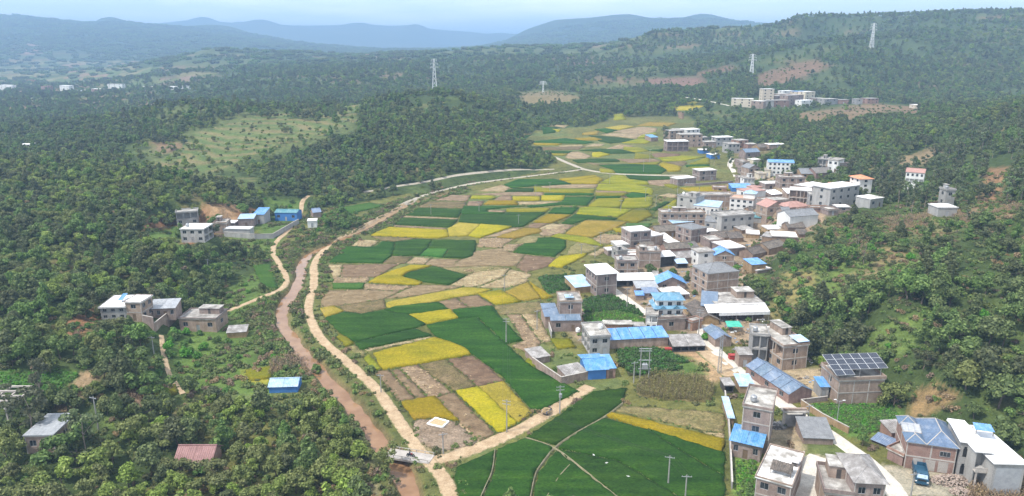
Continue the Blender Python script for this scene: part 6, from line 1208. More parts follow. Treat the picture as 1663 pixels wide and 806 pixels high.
for s in (-1,1):
    MB().face([(s*1.10,1.5,1.65),(s*1.10,2.7,1.65),(s*1.03,2.45,2.35),(s*1.03,1.5,2.35)]).build("side_window", M["glass"], cab); MB().box(s*1.0-.16,s*1.0+.16,3.001,3.05,.9,1.1).build("headlight", M["whitepaint"], cab); MB().box(s*1.32-.08,s*1.32+.08,2.7,2.78,1.5,2.0).tube((s*1.1,2.7,1.9),(s*1.3,2.72,1.9),.025).build("mirror", M["black"], cab)
MB().box(-1.15,1.15,3.001,3.14,.5,.8).build("bumper", M["truckblue"], tk); MB().box(-.7,.7,3.001,3.04,1.15,1.45).build("grille", M["black"], cab)
MB().box(-1.2,1.2,-3.4,1.1,.95,1.05).box(-1.2,-1.12,-3.4,1.1,1.051,1.9).box(1.12,1.2,-3.4,1.1,1.051,1.9).box(-1.119,1.119,1.0,1.1,1.051,2.2).box(-1.119,1.119,-3.4,-3.32,1.051,1.8).build("dump_bed", M["truckblue"], tk)
FOOT.append([(tk.location.x+a, tk.location.y+b) for a, b in ((-4,-6),(4,-6),(4,5),(-4,5))])
# heaps of stone and brick by the truck
surf("rubble", [(0.3,(0.30,0.22,0.17)),(0.7,(0.46,0.38,0.32))], 2.0, fine=10, fine_amt=.7)
heap("brick_pile", "broad pile of broken bricks in front of the white-roofed unfinished house", "rubble", unproj(1545,782)[0], 4.2, 2.2, 1.1, "rubble", 700, .28, None, 5)
heap("brick_pile", "smaller brick pile near the dry corn", "rubble", unproj(1562,800)[0], 2.4, 1.4, .6, "rubble", 320, .26, None, 6)
heap("debris_pile", "dark scrap heap in the yard beside the gate", "rubble", unproj(1263,693)[0], 2.2, 1.4, 1.0, "oldsheet", 220, .4, None, 8)
heap("straw_stack", "small straw stack on the ploughed field", "straw stack", unproj(762,441)[0], 1.9, 1.0, .9, "straw", 200, .35, None, 9)
# red bin
rb_ = empty("rubbish_bin", unproj(1189,584)[0]); tag(rb_, "red rubbish container beside the concrete lane", "bin")
MB().prism([(-.9,-.6),(.9,-.6),(1.0,.7),(-1.0,.7)], .15, 1.35).build("body", M["redpaint"], rb_); MB().box(-1.05,1.05,-.7,.8,1.351,1.45).build("lid", M["redpaint"], rb_)
for x in (-.7,.7):
    for y in (-.4,.5): MB().tube((x-.05,y,.08),(x+.05,y,.08),.08,n=10).build("wheel", M["black"], rb_)
# white plastic frame on the threshing ground
wf = [unproj(500+a/4.03, 540+b/4.03)[0] for a, b in ((835,567),(922,590),(880,628),(782,605))]; fb = MB(); o0 = wf[0]
for i in range(4):
    a, b = wf[i]-o0, wf[(i+1)%4]-o0
    for k in range(6):
        p, q = a.lerp(b, k/6), a.lerp(b, (k+1)/6); fb.tube(p+Vector((0,0,.22+.05*math.sin(k*2+i))), q+Vector((0,0,.22+.05*math.sin(k*2+2+i))), .22, .22, 8)
gr = fb.build("plastic_sheet_edge", M["whitepaint"], None, o0 + Vector((0,0,.05))); tag(gr, "white rolled plastic sheet edging a square of drying grain", "plastic sheet")
gb = MB(); gb.face([tuple((p-o0)*1.0 + Vector((0,0,.24))) for p in wf]); s_ = gb.build("drying_grain", M["straw"], gr)
# tarps and red cabinet
t0 = unproj(*zp('R3',285,232))[0]; tp = empty("green_tarp", t0); tag(tp, "turquoise tarp pool in the yard behind the dark blue shed", "tarp")
rib_sheet((-2.3,-1.6,1.9),(2.3,-1.6,1.9),(2.1,1.8,2.5),(-2.1,1.8,2.5), .04, .6).build("tarp_sheet", M["tarpgreen"], tp)
for x,y,z in ((-2.1,-1.5,1.9),(2.1,-1.5,1.9),(-2,1.6,2.4),(2,1.6,2.4)): MB().tube((x,y,-.3),(x,y,z),.06).build("post", M["wood"], tp)
rc_ = empty("feed_box", unproj(*zp('R4',1052,502))[0]); tag(rc_, "red metal box under the end of the ramshackle shed", "box"); MB().box(-.9,.9,-.5,.5,0,1.2).build("box_body", M["redpaint"], rc_); MB().box(-.95,.95,-.55,.55,1.201,1.28).build("lid", M["redpaint"], rc_)
for a in (('R4',392,290,'lblue',"pale blue water tank beside the low front room"), ('R4',396,345,'whitepaint',"white water tank on the ground below the littered-roof house")):
    water_tank(unproj(*zp(a[0],a[1],a[2]+15))[0], a[3], a[4])
# poles
TOPS = {}
def pole(label, x, y, topy, arms=2, r=.13, grp=None, mat="concpole", trans=False):
    x_0, y_0 = x, y; p, dd = unproj(x, y); h = max(5.0, px_h(y-topy, y, dd)); o = empty("utility_pole", p); o.rotation_euler = (0,0,R(random.uniform(-25,25))); tag(o, label, "utility pole", grp)
    MB().tube((0,0,-.4),(0,0,h),r*1.25,r*.8,8).build("shaft", M[mat], o)
    for k in range(arms):
        z = h-.35-k*.75; a = MB().box(-.95,.95,-.05-r,.05-r,z,z+.1).build("crossarm", M["steel"], o)
        for x_ in (-.85,-.3,.3,.85): MB().tube((x_,-r,z+.1),(x_,-r,z+.30),.045,.03,6).build("insulator", M["steel"], a)
    TOPS[(x_0, y_0)] = (o.matrix_basis.copy(), h)
    if trans: MB().tube((0,-.55,h*.62),(0,-.55,h*.62+.9),.38,n=10).build("transformer", M["steel"], o)
    return o
for a in [("tall concrete pole with two crossarms in the green paddy", 822,558,517,2), ("concrete pole with two crossarms beside the lodged rice", 823,702,650,2), ("pole with transformer where the dirt track passes the straw tricycle", 909,672,627,2), ("thin pole standing in the near green paddy", 1085,788,741,1), ("pole at the near edge of the green paddy", 1112,820,772,1), ("pole on the stubble near the plain yellow plot", 819,472,446,1), ("pole by the low wall of the stubble field", 872,536,504,1), ("pole rising beside the white concrete lane", 1018,502,468,1),
          ("pole at the lane bend near the dark tiled house", 1134,548,503,2), ("pole in the bushes near the stream", 339,443,421,1), ("pole beside the gravel by the truck", 1478,812,768,1), ("pole at the gable of the grey-tiled shed", 1311,690,660,1), ("pole by the small green plot near the junction track", 720,738,716,1), ("pole among olive trees by the slab-roofed house", 160,698,645,1), ("pole at the top of the narrow footpath", 250,575,553,1), ("short pole by the dirt track above the stream", 619,638,622,1)]:
    pole(a[0], a[1], a[2], a[3], a[4], trans='transformer' in a[0])
PWHERE = ['beside the gold stubble near the village edge', 'at the olive stubble near the white-roofed hut', 'at the corner of the round-cornered green plot', 'in the yellow paddies below the small green rectangle', 'beside the small slanted green plot', 'near the pale plot by the lone paddy house', 'at the vegetable bed by the long brick house', 'in the broad yellow-green paddies', 'by the narrow green strips of the upper paddies', 'at the edge of the long dark green plot', 'beside the pale strips under the curving road', 'in the yellow plot before the lone paddy house', 'by the yellow strip next to the vivid blue roof', 'in the dark green plot north of the straight road', 'by the straight pale road', 'in the lime plot south of the straight road', 'between the two dark green plots under the road', 'at the middle of the green paddy belt']
for i, (x, y, t) in enumerate([(975,400,377),(966,419,402),(944,415,398),(1065,338,316),(1048,328,306),(1100,318,298),(1085,352,333),(1008,345,325),(870,320,300),(778,345,328),(893,312,296),(1135,318,300),(1165,318,302),(1055,263,243),(1045,280,262),(990,300,282),(700,350,332),(842,365,350)]):
    pole("thin pole " + PWHERE[i], x, y, t, 1, .11, "poles among the middle paddies")
# overhead lines
def cables(label, keys, r=.022, sag=.7):
    b = MB(); o0 = TOPS[keys[0]][0].translation
    for k0, k1 in zip(keys, keys[1:]):
        (m0, h0), (m1, h1) = TOPS[k0], TOPS[k1]
        for x in (-.85, .3, .85):
            P, Q = m0.translation + Vector((x, 0, h0 - .02)), m1.translation + Vector((x, 0, h1 - .02)); n = 10; L = (Q - P).length
            pts = [P.lerp(Q, t / n) - Vector((0, 0, sag * L / 40 * 4 * (t / n) * (1 - t / n))) - o0 for t in range(n + 1)]
            for u, v in zip(pts, pts[1:]): b.tube(u, v, r, n=3, cap=False)
    o = b.build("overhead_cables", M["black"], None, o0); tag(o, label, "cables"); return o
cables("sagging cables crossing the green paddy from pole to pole", [(819,472),(822,558),(823,702),(1085,788),(1112,820)])
cables("sagging cables running from the straw tricycle's pole into the village", [(909,672),(1018,502)])
cables("cables looping past the low stubble wall to the white lane", [(872,536),(1018,502),(1134,548)])
cables("cables strung across the middle paddies", [(944,415),(966,419),(975,400),(1065,338),(1100,318)], .025)
cables("cables along the upper paddies beside the curving road", [(700,350),(778,345),(870,320),(893,312),(990,300),(1045,280)], .025)
# street lamp
sl, dd = unproj(1358,694); o = empty("street_lamp", sl); tag(o, "grey street lamp in the vegetable plot below the solar array", "street lamp"); h = px_h(42, 694, dd)
MB().tube((0,0,-.3),(0,0,h),.09,.06,8).build("shaft", M["steel"], o); a = MB().tube((0,0,h-.1),(.9,-.2,h+.25),.045).tube((0,0,h-.1),(-.9,.2,h+.25),.045).build("arm", M["steel"], o)
for s in (-1,1): MB().box(s*.9-.28,s*.9+.28,-s*.2-.1,-s*.2+.1,h+.24,h+.34).build("lamp_head", M["whitepaint"], a)
# twin-pole transformer platform
tp_, dd = unproj(1046,618); h = px_h(52,618,dd); o = empty("transformer_platform", tp_); tag(o, "twin-pole transformer platform in the weedy plot near the blue barn", "transformer")
for s in (-1,1): MB().tube((s*1.1,0,-.4),(s*1.1,0,h),.16,.11,8).build("pole", M["concpole"], o)
for z in (.35,.62,.9,.97): b = MB().box(-1.6,1.6,-.12,.12,h*z,h*z+.14).build("crossarm", M["steel"], o)
MB().box(-.7,.7,-.45,.45,h*.35+.15,h*.35+1.35).build("transformer", M["steel"], o)
for x in (-.4,0,.4): MB().tube((x,0,h*.35+1.351),(x,0,h*.35+1.75),.06).build("bushing", M["whitepaint"], o)
pole("slim pole beside the twin-pole transformer platform", 1029,622,588,1)
# lattice towers
def lattice(name, label, px, py, topy, base, topw, mat, arms, cat, r=.06, segs=8):
    p, dd = unproj(px, py); h = px_h(py-topy, py, dd); o = empty(name, p); tag(o, label, cat)
    W = lambda z: base + (topw-base)*min(1, (z/h)**.8); cs = ((-1,-1),(1,-1),(1,1),(-1,1))
    for c in cs:
        b = MB()
        for k in range(segs): z0, z1 = h*k/segs, h*(k+1)/segs; b.tube((c[0]*W(z0)/2,c[1]*W(z0)/2,z0-(.5 if k==0 else 0)),(c[0]*W(z1)/2,c[1]*W(z1)/2,z1), r, n=4)
        b.build("leg", M[mat], o)
    b = MB()
    for k in range(segs):
        z0, z1 = h*k/segs, h*(k+1)/segs
        for i in range(4):
            a, c = cs[i], cs[(i+1)%4]; b.tube((a[0]*W(z0)/2,a[1]*W(z0)/2,z0),(c[0]*W(z1)/2,c[1]*W(z1)/2,z1), r*.6, n=4); b.tube((c[0]*W(z0)/2,c[1]*W(z0)/2,z0),(a[0]*W(z1)/2,a[1]*W(z1)/2,z1), r*.6, n=4)
    b.build("bracing", M[mat], o)
    for f, l in arms:
        z = h*f; a = MB()
        for s in (-1,1): a.tube((s*W(z)/2,W(z)/2,z),(s*l,0,z+.3), r*.8, n=4).tube((s*W(z)/2,-W(z)/2,z),(s*l,0,z+.3), r*.8, n=4).tube((s*W(z)/2,0,z+h*.05),(s*l,0,z+.35), r*.7, n=4)
        ar = a.build("crossarm", M[mat], o)
        for s in (-1,1): MB().tube((s*l,0,z+.25),(s*l,0,z-h*.04), r*.9, n=5).build("insulator", M[mat], ar)
    return o
lattice("lattice_mast", "slim steel lattice mast beside the concrete lane", 1168,606,545, .9,.5,"steel", [(.9,1.0)], "mast", .045, 9)
for lb, x, y, t, n in (("tall white power pylon rising above the dark wooded mound", 706,146,96,"transmission_pylon"), ("power pylon above the hillside hamlet", 1220,124,88,"transmission_pylon"), ("power pylon high on the eastern mountain slope", 1415,78,38,"transmission_pylon"), ("small distant pylon behind the brown hill", 882,150,132,"transmission_pylon")):
    lattice(n, lb, x, y, t, (y-t)*.14,(y-t)*.03,"whitepaint", [(.72,5.5),(.84,4.8),(.95,4)], "pylon", .22, 7)
# white egrets over the paddies
for lb, x, y, up, a in (("white egret gliding over the near green paddy, closest to the path", 964,744,.9,.5), ("small white egret over the middle of the near green paddy", 985,757,.7,2.0), ("white egret flying above the striped near paddy", 1020,779,1.2,1.2)):
    p = unproj(x,y)[0]; e_ = empty("egret", p + Vector((0,0,.55)), a); e_.scale = (.46,.46,.46); tag(e_, lb, "bird"); b = MB()
    prof = [(-.42,.01,0),(-.3,.07,.0),(-.1,.12,.02),(.1,.11,.04),(.25,.06,.12),(.36,.035,.28),(.44,.03,.33),(.58,.006,.32)]
    for (x0,r0,z0),(x1,r1,z1) in zip(prof, prof[1:]): b.tube((x0,0,z0+.3),(x1,0,z1+.3), r0, r1, 8, cap=False)
    b.build("body", M["whitepaint"], e_, smooth=True)
    for s in (-1,1): MB().face([(-.15,s*.08,.36),(.15,s*.08,.36),(.18,s*.5,.5),(-.08,s*.55,.48)]).face([(-.08,s*.55,.48),(.18,s*.5,.5),(0,s*.95,.42)]).build("wing", M["whitepaint"], e_); MB().tube((-.05,s*.04,.25),(-.02,s*.05,-.5),.012,n=4).build("leg", M["black"], e_)

# ------------------------------------------------------------------ the ground takes up the building plots
GROUND.data.vertices.foreach_set("co", np.stack([gX, gY, gZ], -1).astype(np.float32).ravel()); GROUND.data.update()

# ------------------------------------------------------------------ plants
def leaf_mat(name, c0, c1, c2, hue=0.02, val=0.22, trans=0.25):
    m, nt, b = newmat(name); g = nt.nodes.new("ShaderNodeNewGeometry")
    c = ramp(nt, g.outputs["Random Per Island"], [(0.0, c0), (0.55, c1), (1.0, c2)])
    c = hsv(nt, c, objrand(nt, 0.5 - hue, 0.5 + hue), objrand(nt, 0.8, 1.1), objrand(nt, 1 - val, 1 + val))
    nt.links.new(c, b.inputs["Base Color"]); b.inputs["Roughness"].default_value = 0.65; b.inputs["Specular IOR Level"].default_value = 0.25
    t = nt.nodes.new("ShaderNodeBsdfTranslucent"); nt.links.new(c, t.inputs["Color"]); mx = nt.nodes.new("ShaderNodeMixShader"); mx.inputs[0].default_value = trans
    nt.links.new(b.outputs[0], mx.inputs[1]); nt.links.new(t.outputs[0], mx.inputs[2]); nt.links.new(mx.outputs[0], nt.nodes["Material Output"].inputs["Surface"]); return m
LEAF = {
 'dark': leaf_mat("dark_leaves", (0.050, 0.078, 0.021), (0.098, 0.136, 0.038), (0.18, 0.225, 0.068), 0.028, 0.38),
 'olive': leaf_mat("olive_leaves", (0.092, 0.122, 0.024), (0.165, 0.205, 0.044), (0.265, 0.305, 0.078), 0.022, 0.32),
 'euca': leaf_mat("grey_green_leaves", (0.075, 0.100, 0.042), (0.125, 0.155, 0.066), (0.195, 0.225, 0.105), 0.03, 0.3),
 'bright': leaf_mat("bright_leaves", (0.050, 0.120, 0.018), (0.095, 0.195, 0.030), (0.17, 0.29, 0.05), 0.025, 0.3),
 'dry': leaf_mat("dry_leaves", (0.16, 0.11, 0.06), (0.25, 0.17, 0.095), (0.34, 0.25, 0.15), 0.01),
 'corn': leaf_mat("corn_leaves", (0.09, 0.095, 0.03), (0.17, 0.15, 0.055), (0.26, 0.21, 0.09), 0.02),
 'weed': leaf_mat("weed_leaves", (0.065, 0.095, 0.025), (0.13, 0.17, 0.045), (0.23, 0.24, 0.08), 0.035, 0.3),
}
surf("bark", [(0.3, (0.10, 0.075, 0.055)), (0.7, (0.18, 0.14, 0.105))], 3.0); surf("pale_bark", [(0.3, (0.24, 0.19, 0.15)), (0.7, (0.36, 0.30, 0.25))], 3.0)
def crown_mesh(name, lumps, n, size, mat, seed, core=0.74, droop=0.0):
    g = np.random.default_rng(seed); L = np.array(lumps, float); wt = L[:, 3] ** 2; k = g.choice(len(L), int(n * 1.5), p=wt / wt.sum())
    d = g.normal(size=(len(k), 3)); d /= np.linalg.norm(d, axis=1)[:, None]; d[:, 2] = np.where(d[:, 2] < -0.55, -d[:, 2], d[:, 2])
    rr = L[k, 3] * g.uniform(0.72, 1.10, len(k)); P = L[k, :3] + d * rr[:, None] * np.array([1, 1, 0.85])
    deep = np.zeros(len(P), bool)
    for q in range(len(L)): deep |= (np.linalg.norm((P - L[q, :3]) / np.array([1, 1, 0.85]), axis=1) < L[q, 3] * 0.68) & (k != q)
    P, d, k = P[~deep][:n], d[~deep][:n], k[~deep][:n]; m = len(P)
    nrm = d + g.normal(size=(m, 3)) * 0.55; nrm[:, 2] += 0.25 - droop; nrm /= np.linalg.norm(nrm, axis=1)[:, None]
    t = np.cross(nrm, g.normal(size=(m, 3))); t /= np.linalg.norm(t, axis=1)[:, None] + 1e-9; b = np.cross(nrm, t)
    s = size * g.uniform(0.55, 1.35, m)[:, None]; asp = g.uniform(0.45, 0.9, m)[:, None]
    V = np.stack([P - t * s, P - b * s * asp * 0.9 + nrm * s * .12, P + t * s, P + b * s * asp - nrm * s * .1], 1).reshape(-1, 3)
    F = np.arange(m * 4).reshape(-1, 4); Vs, Fs = [V], [F]; off = m * 4
    if core:
        # rough inner masses that close the crown
        for q in range(len(L)):
            u, v = 7, 5; pts = []
            for i in range(v + 1):
                for j in range(u):
                    a, e = 2 * math.pi * j / u, math.pi * i / v; r = L[q, 3] * core * g.uniform(0.85, 1.12); pts.append(L[q, :3] + r * np.array([math.sin(e) * math.cos(a), math.sin(e) * math.sin(a), 0.85 * math.cos(e)]))
            fs = [(i * u + j, (i + 1) * u + j, (i + 1) * u + (j + 1) % u, i * u + (j + 1) % u) for i in range(v) for j in range(u)]
            Vs.append(np.array(pts)); Fs.append(np.array(fs) + off); off += len(pts)
    return np_mesh(name, np.concatenate(Vs), np.concatenate(Fs), mat, smooth=False)
def trunk_mesh(name, h, r, limbs, mat, seed=0):
    g = random.Random(seed); b = MB(); p = Vector((0, 0, -.4)); k = 4
    pts = [Vector((g.uniform(-.12, .12) * i, g.uniform(-.12, .12) * i, -.4 + (h + .4) * i / k)) for i in range(k + 1)]
    for i in range(k): b.tube(pts[i], pts[i + 1], r * (1 - .17 * i), r * (1 - .17 * (i + 1)), 6, cap=False)
    for (x, y, z) in limbs:
        s = pts[2 if z < h * .9 else 3]; b.tube(s, (s.x * .4 + x * .6, s.y * .4 + y * .6, s.z * .35 + z * .65), r * .42, r * .25, 5, cap=False); b.tube((s.x * .4 + x * .6, s.y * .4 + y * .6, s.z * .35 + z * .65), (x, y, z), r * .25, r * .1, 5, cap=False)
    return b.data(name, M[mat])
def lumps_round(g, R_, Hc, n, flat=0.8, z0=1.6):
    o = [(0, 0, z0 + Hc * .55, R_ * .62)]
    for i in range(n):
        a = 2 * math.pi * (i + g.uniform(-.3, .3)) / n; q = R_ * g.uniform(.42, .68); o.append((q * math.cos(a), q * math.sin(a), z0 + Hc * g.uniform(.25, .62), R_ * g.uniform(.34, .5)))
    for i in range(3): a = g.uniform(0, 6.28); o.append((R_ * .3 * math.cos(a), R_ * .3 * math.sin(a), z0 + Hc * g.uniform(.68, .86), R_ * g.uniform(.28, .4)))
    return o
PROTO = {}
def proto(kind, i, name, lumps, n, size, lm, th, tr, bark, core=.74, droop=0.0):
    seed = hash_(kind) + i; cm = crown_mesh("crown", lumps, n, size, LEAF[lm], seed, core, droop); tm = trunk_mesh("trunk", th, tr, [(l[0], l[1], l[2]) for l in lumps[:6]], bark, seed)
    PROTO.setdefault(kind, []).append((name, cm, tm))
def hash_(s): return sum(ord(c) * (i + 3) for i, c in enumerate(s))
g_ = random.Random(3)
for i in range(8):
    R_ = g_.uniform(2.3, 3.5); lp = lumps_round(g_, R_, g_.uniform(3.8, 6.2), g_.choice([4, 5, 6, 8]))
    if i % 4 == 1: lp = [(g_.gauss(0, .8) * (1 - k / 9), g_.gauss(0, .8) * (1 - k / 9), 1.8 + 5.6 * k / 8, 2.1 * (1 - .085 * k) * g_.uniform(.75, 1.1)) for k in range(9)]      # taller, pointed
    if i % 4 == 3: lp = [(g_.gauss(0, 1.9), g_.gauss(0, 1.9), g_.uniform(2.2, 5.6), g_.uniform(.8, 1.5)) for k in range(11)]                                              # loose and open
    proto('dark', i, "broadleaf_tree", lp, 1000, .30, 'dark', 3.4, .2, "bark", .74 if i % 4 != 3 else .6)
for i in range(6):
    lp = lumps_round(g_, g_.uniform(1.9, 2.9), g_.uniform(3.4, 5.4), g_.choice([4, 5, 7]), z0=1.0)
    if i % 3 == 2: lp = [(g_.gauss(0, 1.5), g_.gauss(0, 1.5), g_.uniform(1.6, 5.0), g_.uniform(.7, 1.3)) for k in range(11)]
    proto('olive', i, "feathery_tree", lp, 900, .26, 'olive', 3.0, .15, "bark", .58)
for i in range(4):
    lp = [(g_.gauss(0, .9), g_.gauss(0, .9), 3.5 + 6.5 * k / 8, g_.uniform(.85, 1.35) * (1.1 - .35 * abs(k - 4) / 4)) for k in range(9)]
    proto('euca', i, "eucalyptus_tree", lp, 700, .30, 'euca', 9.0, .15, "pale_bark", .45, .35)
for i in range(4): proto('bright', i, "bright_bush", lumps_round(g_, 1.5, 2.2, 5, z0=.1), 420, .24, 'bright', 1.0, .06, "bark", .7)
for i in range(4): proto('shrub', i, "shrub", lumps_round(g_, 1.2, 1.6, 4, z0=.0), 300, .20, 'dark' if i % 2 else 'weed', .7, .05, "bark", .7)
for i in range(3): proto('weed', i, "weed_clump", [(g_.gauss(0, .5), g_.gauss(0, .5), .25, g_.uniform(.3, .55)) for _ in range(4)], 150, .17, 'weed', .3, .02, "bark", .6)
for i in range(2): proto('dryweed', i, "dry_weed", [(g_.gauss(0, .45), g_.gauss(0, .45), .3, g_.uniform(.25, .45)) for _ in range(4)], 140, .16, 'dry', .3, .02, "bark", 0)
for i in range(2):
    lp = [(g_.gauss(0, .8), g_.gauss(0, .8), 3.0 + 4.5 * k / 7, g_.uniform(.8, 1.2)) for k in range(8)]
    proto('bare', i, "bare_tree", lp, 260, .16, 'dry', 6.5, .12, "pale_bark", 0, .2)
# distant copses: several crowns to one piece
for i in range(4):
    lp = [(g_.uniform(-9, 9), g_.uniform(-9, 9), g_.uniform(2.0, 5.0), g_.uniform(2.0, 3.6)) for _ in range(16)]; PROTO.setdefault('copse', []).append(("copse", crown_mesh("copse", lp, 700, .75, LEAF['dark'], 900 + i, .8), None))
def corn_mesh(mat, seed, h):
    g = random.Random(seed); b = MB()
    b.tube((0, 0, -.1), (g.uniform(-.1, .1), g.uniform(-.1, .1), h), .03, .015, 4, cap=False)
    for k in range(7):
        a = g.uniform(0, 6.28); z = h * (.2 + .1 * k); l = g.uniform(.45, .75); x, y = math.cos(a), math.sin(a); u = Vector((-y, x, 0)) * .06
        m1 = Vector((x * l * .5, y * l * .5, z + .22)); m2 = Vector((x * l, y * l, z - .05)); b.face([Vector((0, 0, z)) - u, Vector((0, 0, z)) + u, m1 + u, m1 - u]); b.face([m1 - u, m1 + u, m2])
    return b.data("corn_stalk", mat)
PROTO['corn'] = [("corn_stalk", corn_mesh(LEAF['corn'], i, 1.9), None) for i in range(4)]; PROTO['drycorn'] = [("corn_stalk", corn_mesh(LEAF['dry'], 40 + i, 1.7), None) for i in range(4)]
PROTO['leafy'] = [("leafy_plant", crown_mesh("leafy_plant", [(0, 0, .2, .32), (.2, .1, .15, .22)], 60, .16, LEAF['bright'], 70 + i, .5), None) for i in range(3)]
PROTO['leafydark'] = [("leafy_plant", crown_mesh("leafy_plant", [(0, 0, .3, .42), (.2, .1, .25, .3)], 70, .2, leaf_mat("field_leaves%d" % i, (0.03, 0.07, 0.015), (0.055, 0.12, 0.025), (0.10, 0.18, 0.04)), 80 + i, .5), None) for i in range(2)]
PROTO_COL = {}
def proto_collection(kind):
    if kind not in PROTO_COL:
        c = bpy.data.collections.new("plants_" + kind); PROTO_COL[kind] = c
        for (nm, cm, tm) in PROTO[kind]:
            # one mesh of crown and trunk for the masses
            if tm is None: me = cm
            else:
                bm = bmesh.new(); bm.from_mesh(cm); nf = len(bm.faces); bm.from_mesh(tm)
                bm.faces.ensure_lookup_table()
                for f in bm.faces[nf:]: f.material_index = 1
                me = bpy.data.meshes.new(nm); bm.to_mesh(me); bm.free(); me.materials.append(cm.materials[0]); me.materials.append(tm.materials[0])
            c.objects.link(bpy.data.objects.new("plant_" + nm, me))
    return PROTO_COL[kind]
def scatter(name, kind, P, S, label, cat):
    """a mass nobody could count, as one object"""
    if not len(P): return
    n = len(P); me = bpy.data.meshes.new(name); me.vertices.add(n); me.vertices.foreach_set("co", np.asarray(P, np.float32).ravel())
    a = me.attributes.new("size", 'FLOAT', 'POINT'); a.data.foreach_set("value", np.asarray(S, np.float32)); a = me.attributes.new("turn", 'FLOAT', 'POINT'); a.data.foreach_set("value", rng.uniform(0, 6.28, n).astype(np.float32)); a = me.attributes.new("pick", 'INT', 'POINT'); a.data.foreach_set("value", rng.integers(0, 64, n).astype(np.int32))
    o = link(name, me); tag(o, label, cat, kind="stuff")
    ng = bpy.data.node_groups.new(name + "_scatter", 'GeometryNodeTree'); ng.interface.new_socket("Geometry", in_out='INPUT', socket_type='NodeSocketGeometry'); ng.interface.new_socket("Geometry", in_out='OUTPUT', socket_type='NodeSocketGeometry')
    gi, go = ng.nodes.new("NodeGroupInput"), ng.nodes.new("NodeGroupOutput"); ip = ng.nodes.new("GeometryNodeInstanceOnPoints"); ci = ng.nodes.new("GeometryNodeCollectionInfo")
    ci.inputs["Collection"].default_value = proto_collection(kind); ci.inputs["Separate Children"].default_value = True; ci.inputs["Reset Children"].default_value = True; ip.inputs["Pick Instance"].default_value = True
    def at(nm, dt):
        q = ng.nodes.new("GeometryNodeInputNamedAttribute"); q.data_type = dt; q.inputs["Name"].default_value = nm; return q.outputs["Attribute"]
    cx = ng.nodes.new("ShaderNodeCombineXYZ"); L = ng.links.new
    L(gi.outputs[0], ip.inputs["Points"]); L(ci.outputs[0], ip.inputs["Instance"]); L(at("pick", 'INT'), ip.inputs["Instance Index"]); L(at("turn", 'FLOAT'), cx.inputs["Z"]); L(cx.outputs[0], ip.inputs["Rotation"]); L(at("size", 'FLOAT'), ip.inputs["Scale"]); L(ip.outputs[0], go.inputs[0])
    md = o.modifiers.new("scatter", 'NODES'); md.node_group = ng; return o

# ---- where things may not grow
KEEP = np.zeros(gX.shape, bool)                                  # occupancy on the terrain grid
def keep_poly(poly, m):
    xs = [c[0] for c in poly]; ys = [c[1] for c in poly]; j0, j1 = np.searchsorted(gy, min(ys) - m), np.searchsorted(gy, max(ys) + m)
    if j1 <= j0: return
    sx, sy = gX[j0:j1], gY[j0:j1]; sel = (sx > min(xs) - m) & (sx < max(xs) + m); q = np.zeros(sx.shape, bool)
    q[sel] = inside(poly, sx[sel], sy[sel]) | (dist_poly(poly, sx[sel], sy[sel]) < m); KEEP[j0:j1] |= q
for p in FIELD_POLYS: keep_poly(p, 0.6)
for p in FOOT: keep_poly(p, 1.8)
for r in ROADS:
    ln = smooth_line([tuple(unproj(a, b)[0].xy) for a, b in r[1]], 6.0); x0, x1, y0, y1 = ln[:, 0].min() - 6, ln[:, 0].max() + 6, ln[:, 1].min() - 6, ln[:, 1].max() + 6
    sel = (gX > x0) & (gX < x1) & (gY > y0) & (gY < y1); KEEP[sel] |= dist_poly([tuple(q) for q in ln], gX[sel], gY[sel], False) < r[2] / 2 + 0.7
KEEP |= rd < 3.4
KEEP_ALL = KEEP; KEEP = KEEP.copy()                              # tall trees also stay out of the sight line in front of houses and tracks
for p, fp in zip(HOUSE_FOOT, FOOT):
    if p is None: continue
    c = np.mean(np.array(p), 0); u = -c / np.hypot(*c); n_l = float(np.clip(np.hypot(*c) * .045, 5, 16))
    for f in (.35, .7, 1.0): keep_poly([(a + u[0] * n_l * f, b + u[1] * n_l * f) for a, b in p], 2.2)
for r in ROADS:
    ln = smooth_line([tuple(unproj(a, b)[0].xy) for a, b in r[1]], 6.0); u = -ln / np.hypot(ln[:, 0], ln[:, 1])[:, None]
    for f in (3.0, 6.5, 10.0):
        l2 = ln + u * f; sel = (gX > l2[:, 0].min() - 6) & (gX < l2[:, 0].max() + 6) & (gY > l2[:, 1].min() - 6) & (gY < l2[:, 1].max() + 6); KEEP[sel] |= dist_poly([tuple(q) for q in l2], gX[sel], gY[sel], False) < 3.2
KEEP_TALL, KEEP = KEEP, KEEP_ALL
def blocked_tall(x, y):
    i = np.clip(np.round((x / y + 1.05) / 2.10 * (NC - 1)).astype(int), 0, NC - 1); j = np.clip(np.searchsorted(gy, y), 0, NR - 1); return KEEP_TALL[j, i]
def blocked(x, y):
    i = np.clip(np.round((x / y + 1.05) / 2.10 * (NC - 1)).astype(int), 0, NC - 1); j = np.clip(np.searchsorted(gy, y), 0, NR - 1); return KEEP[j, i]
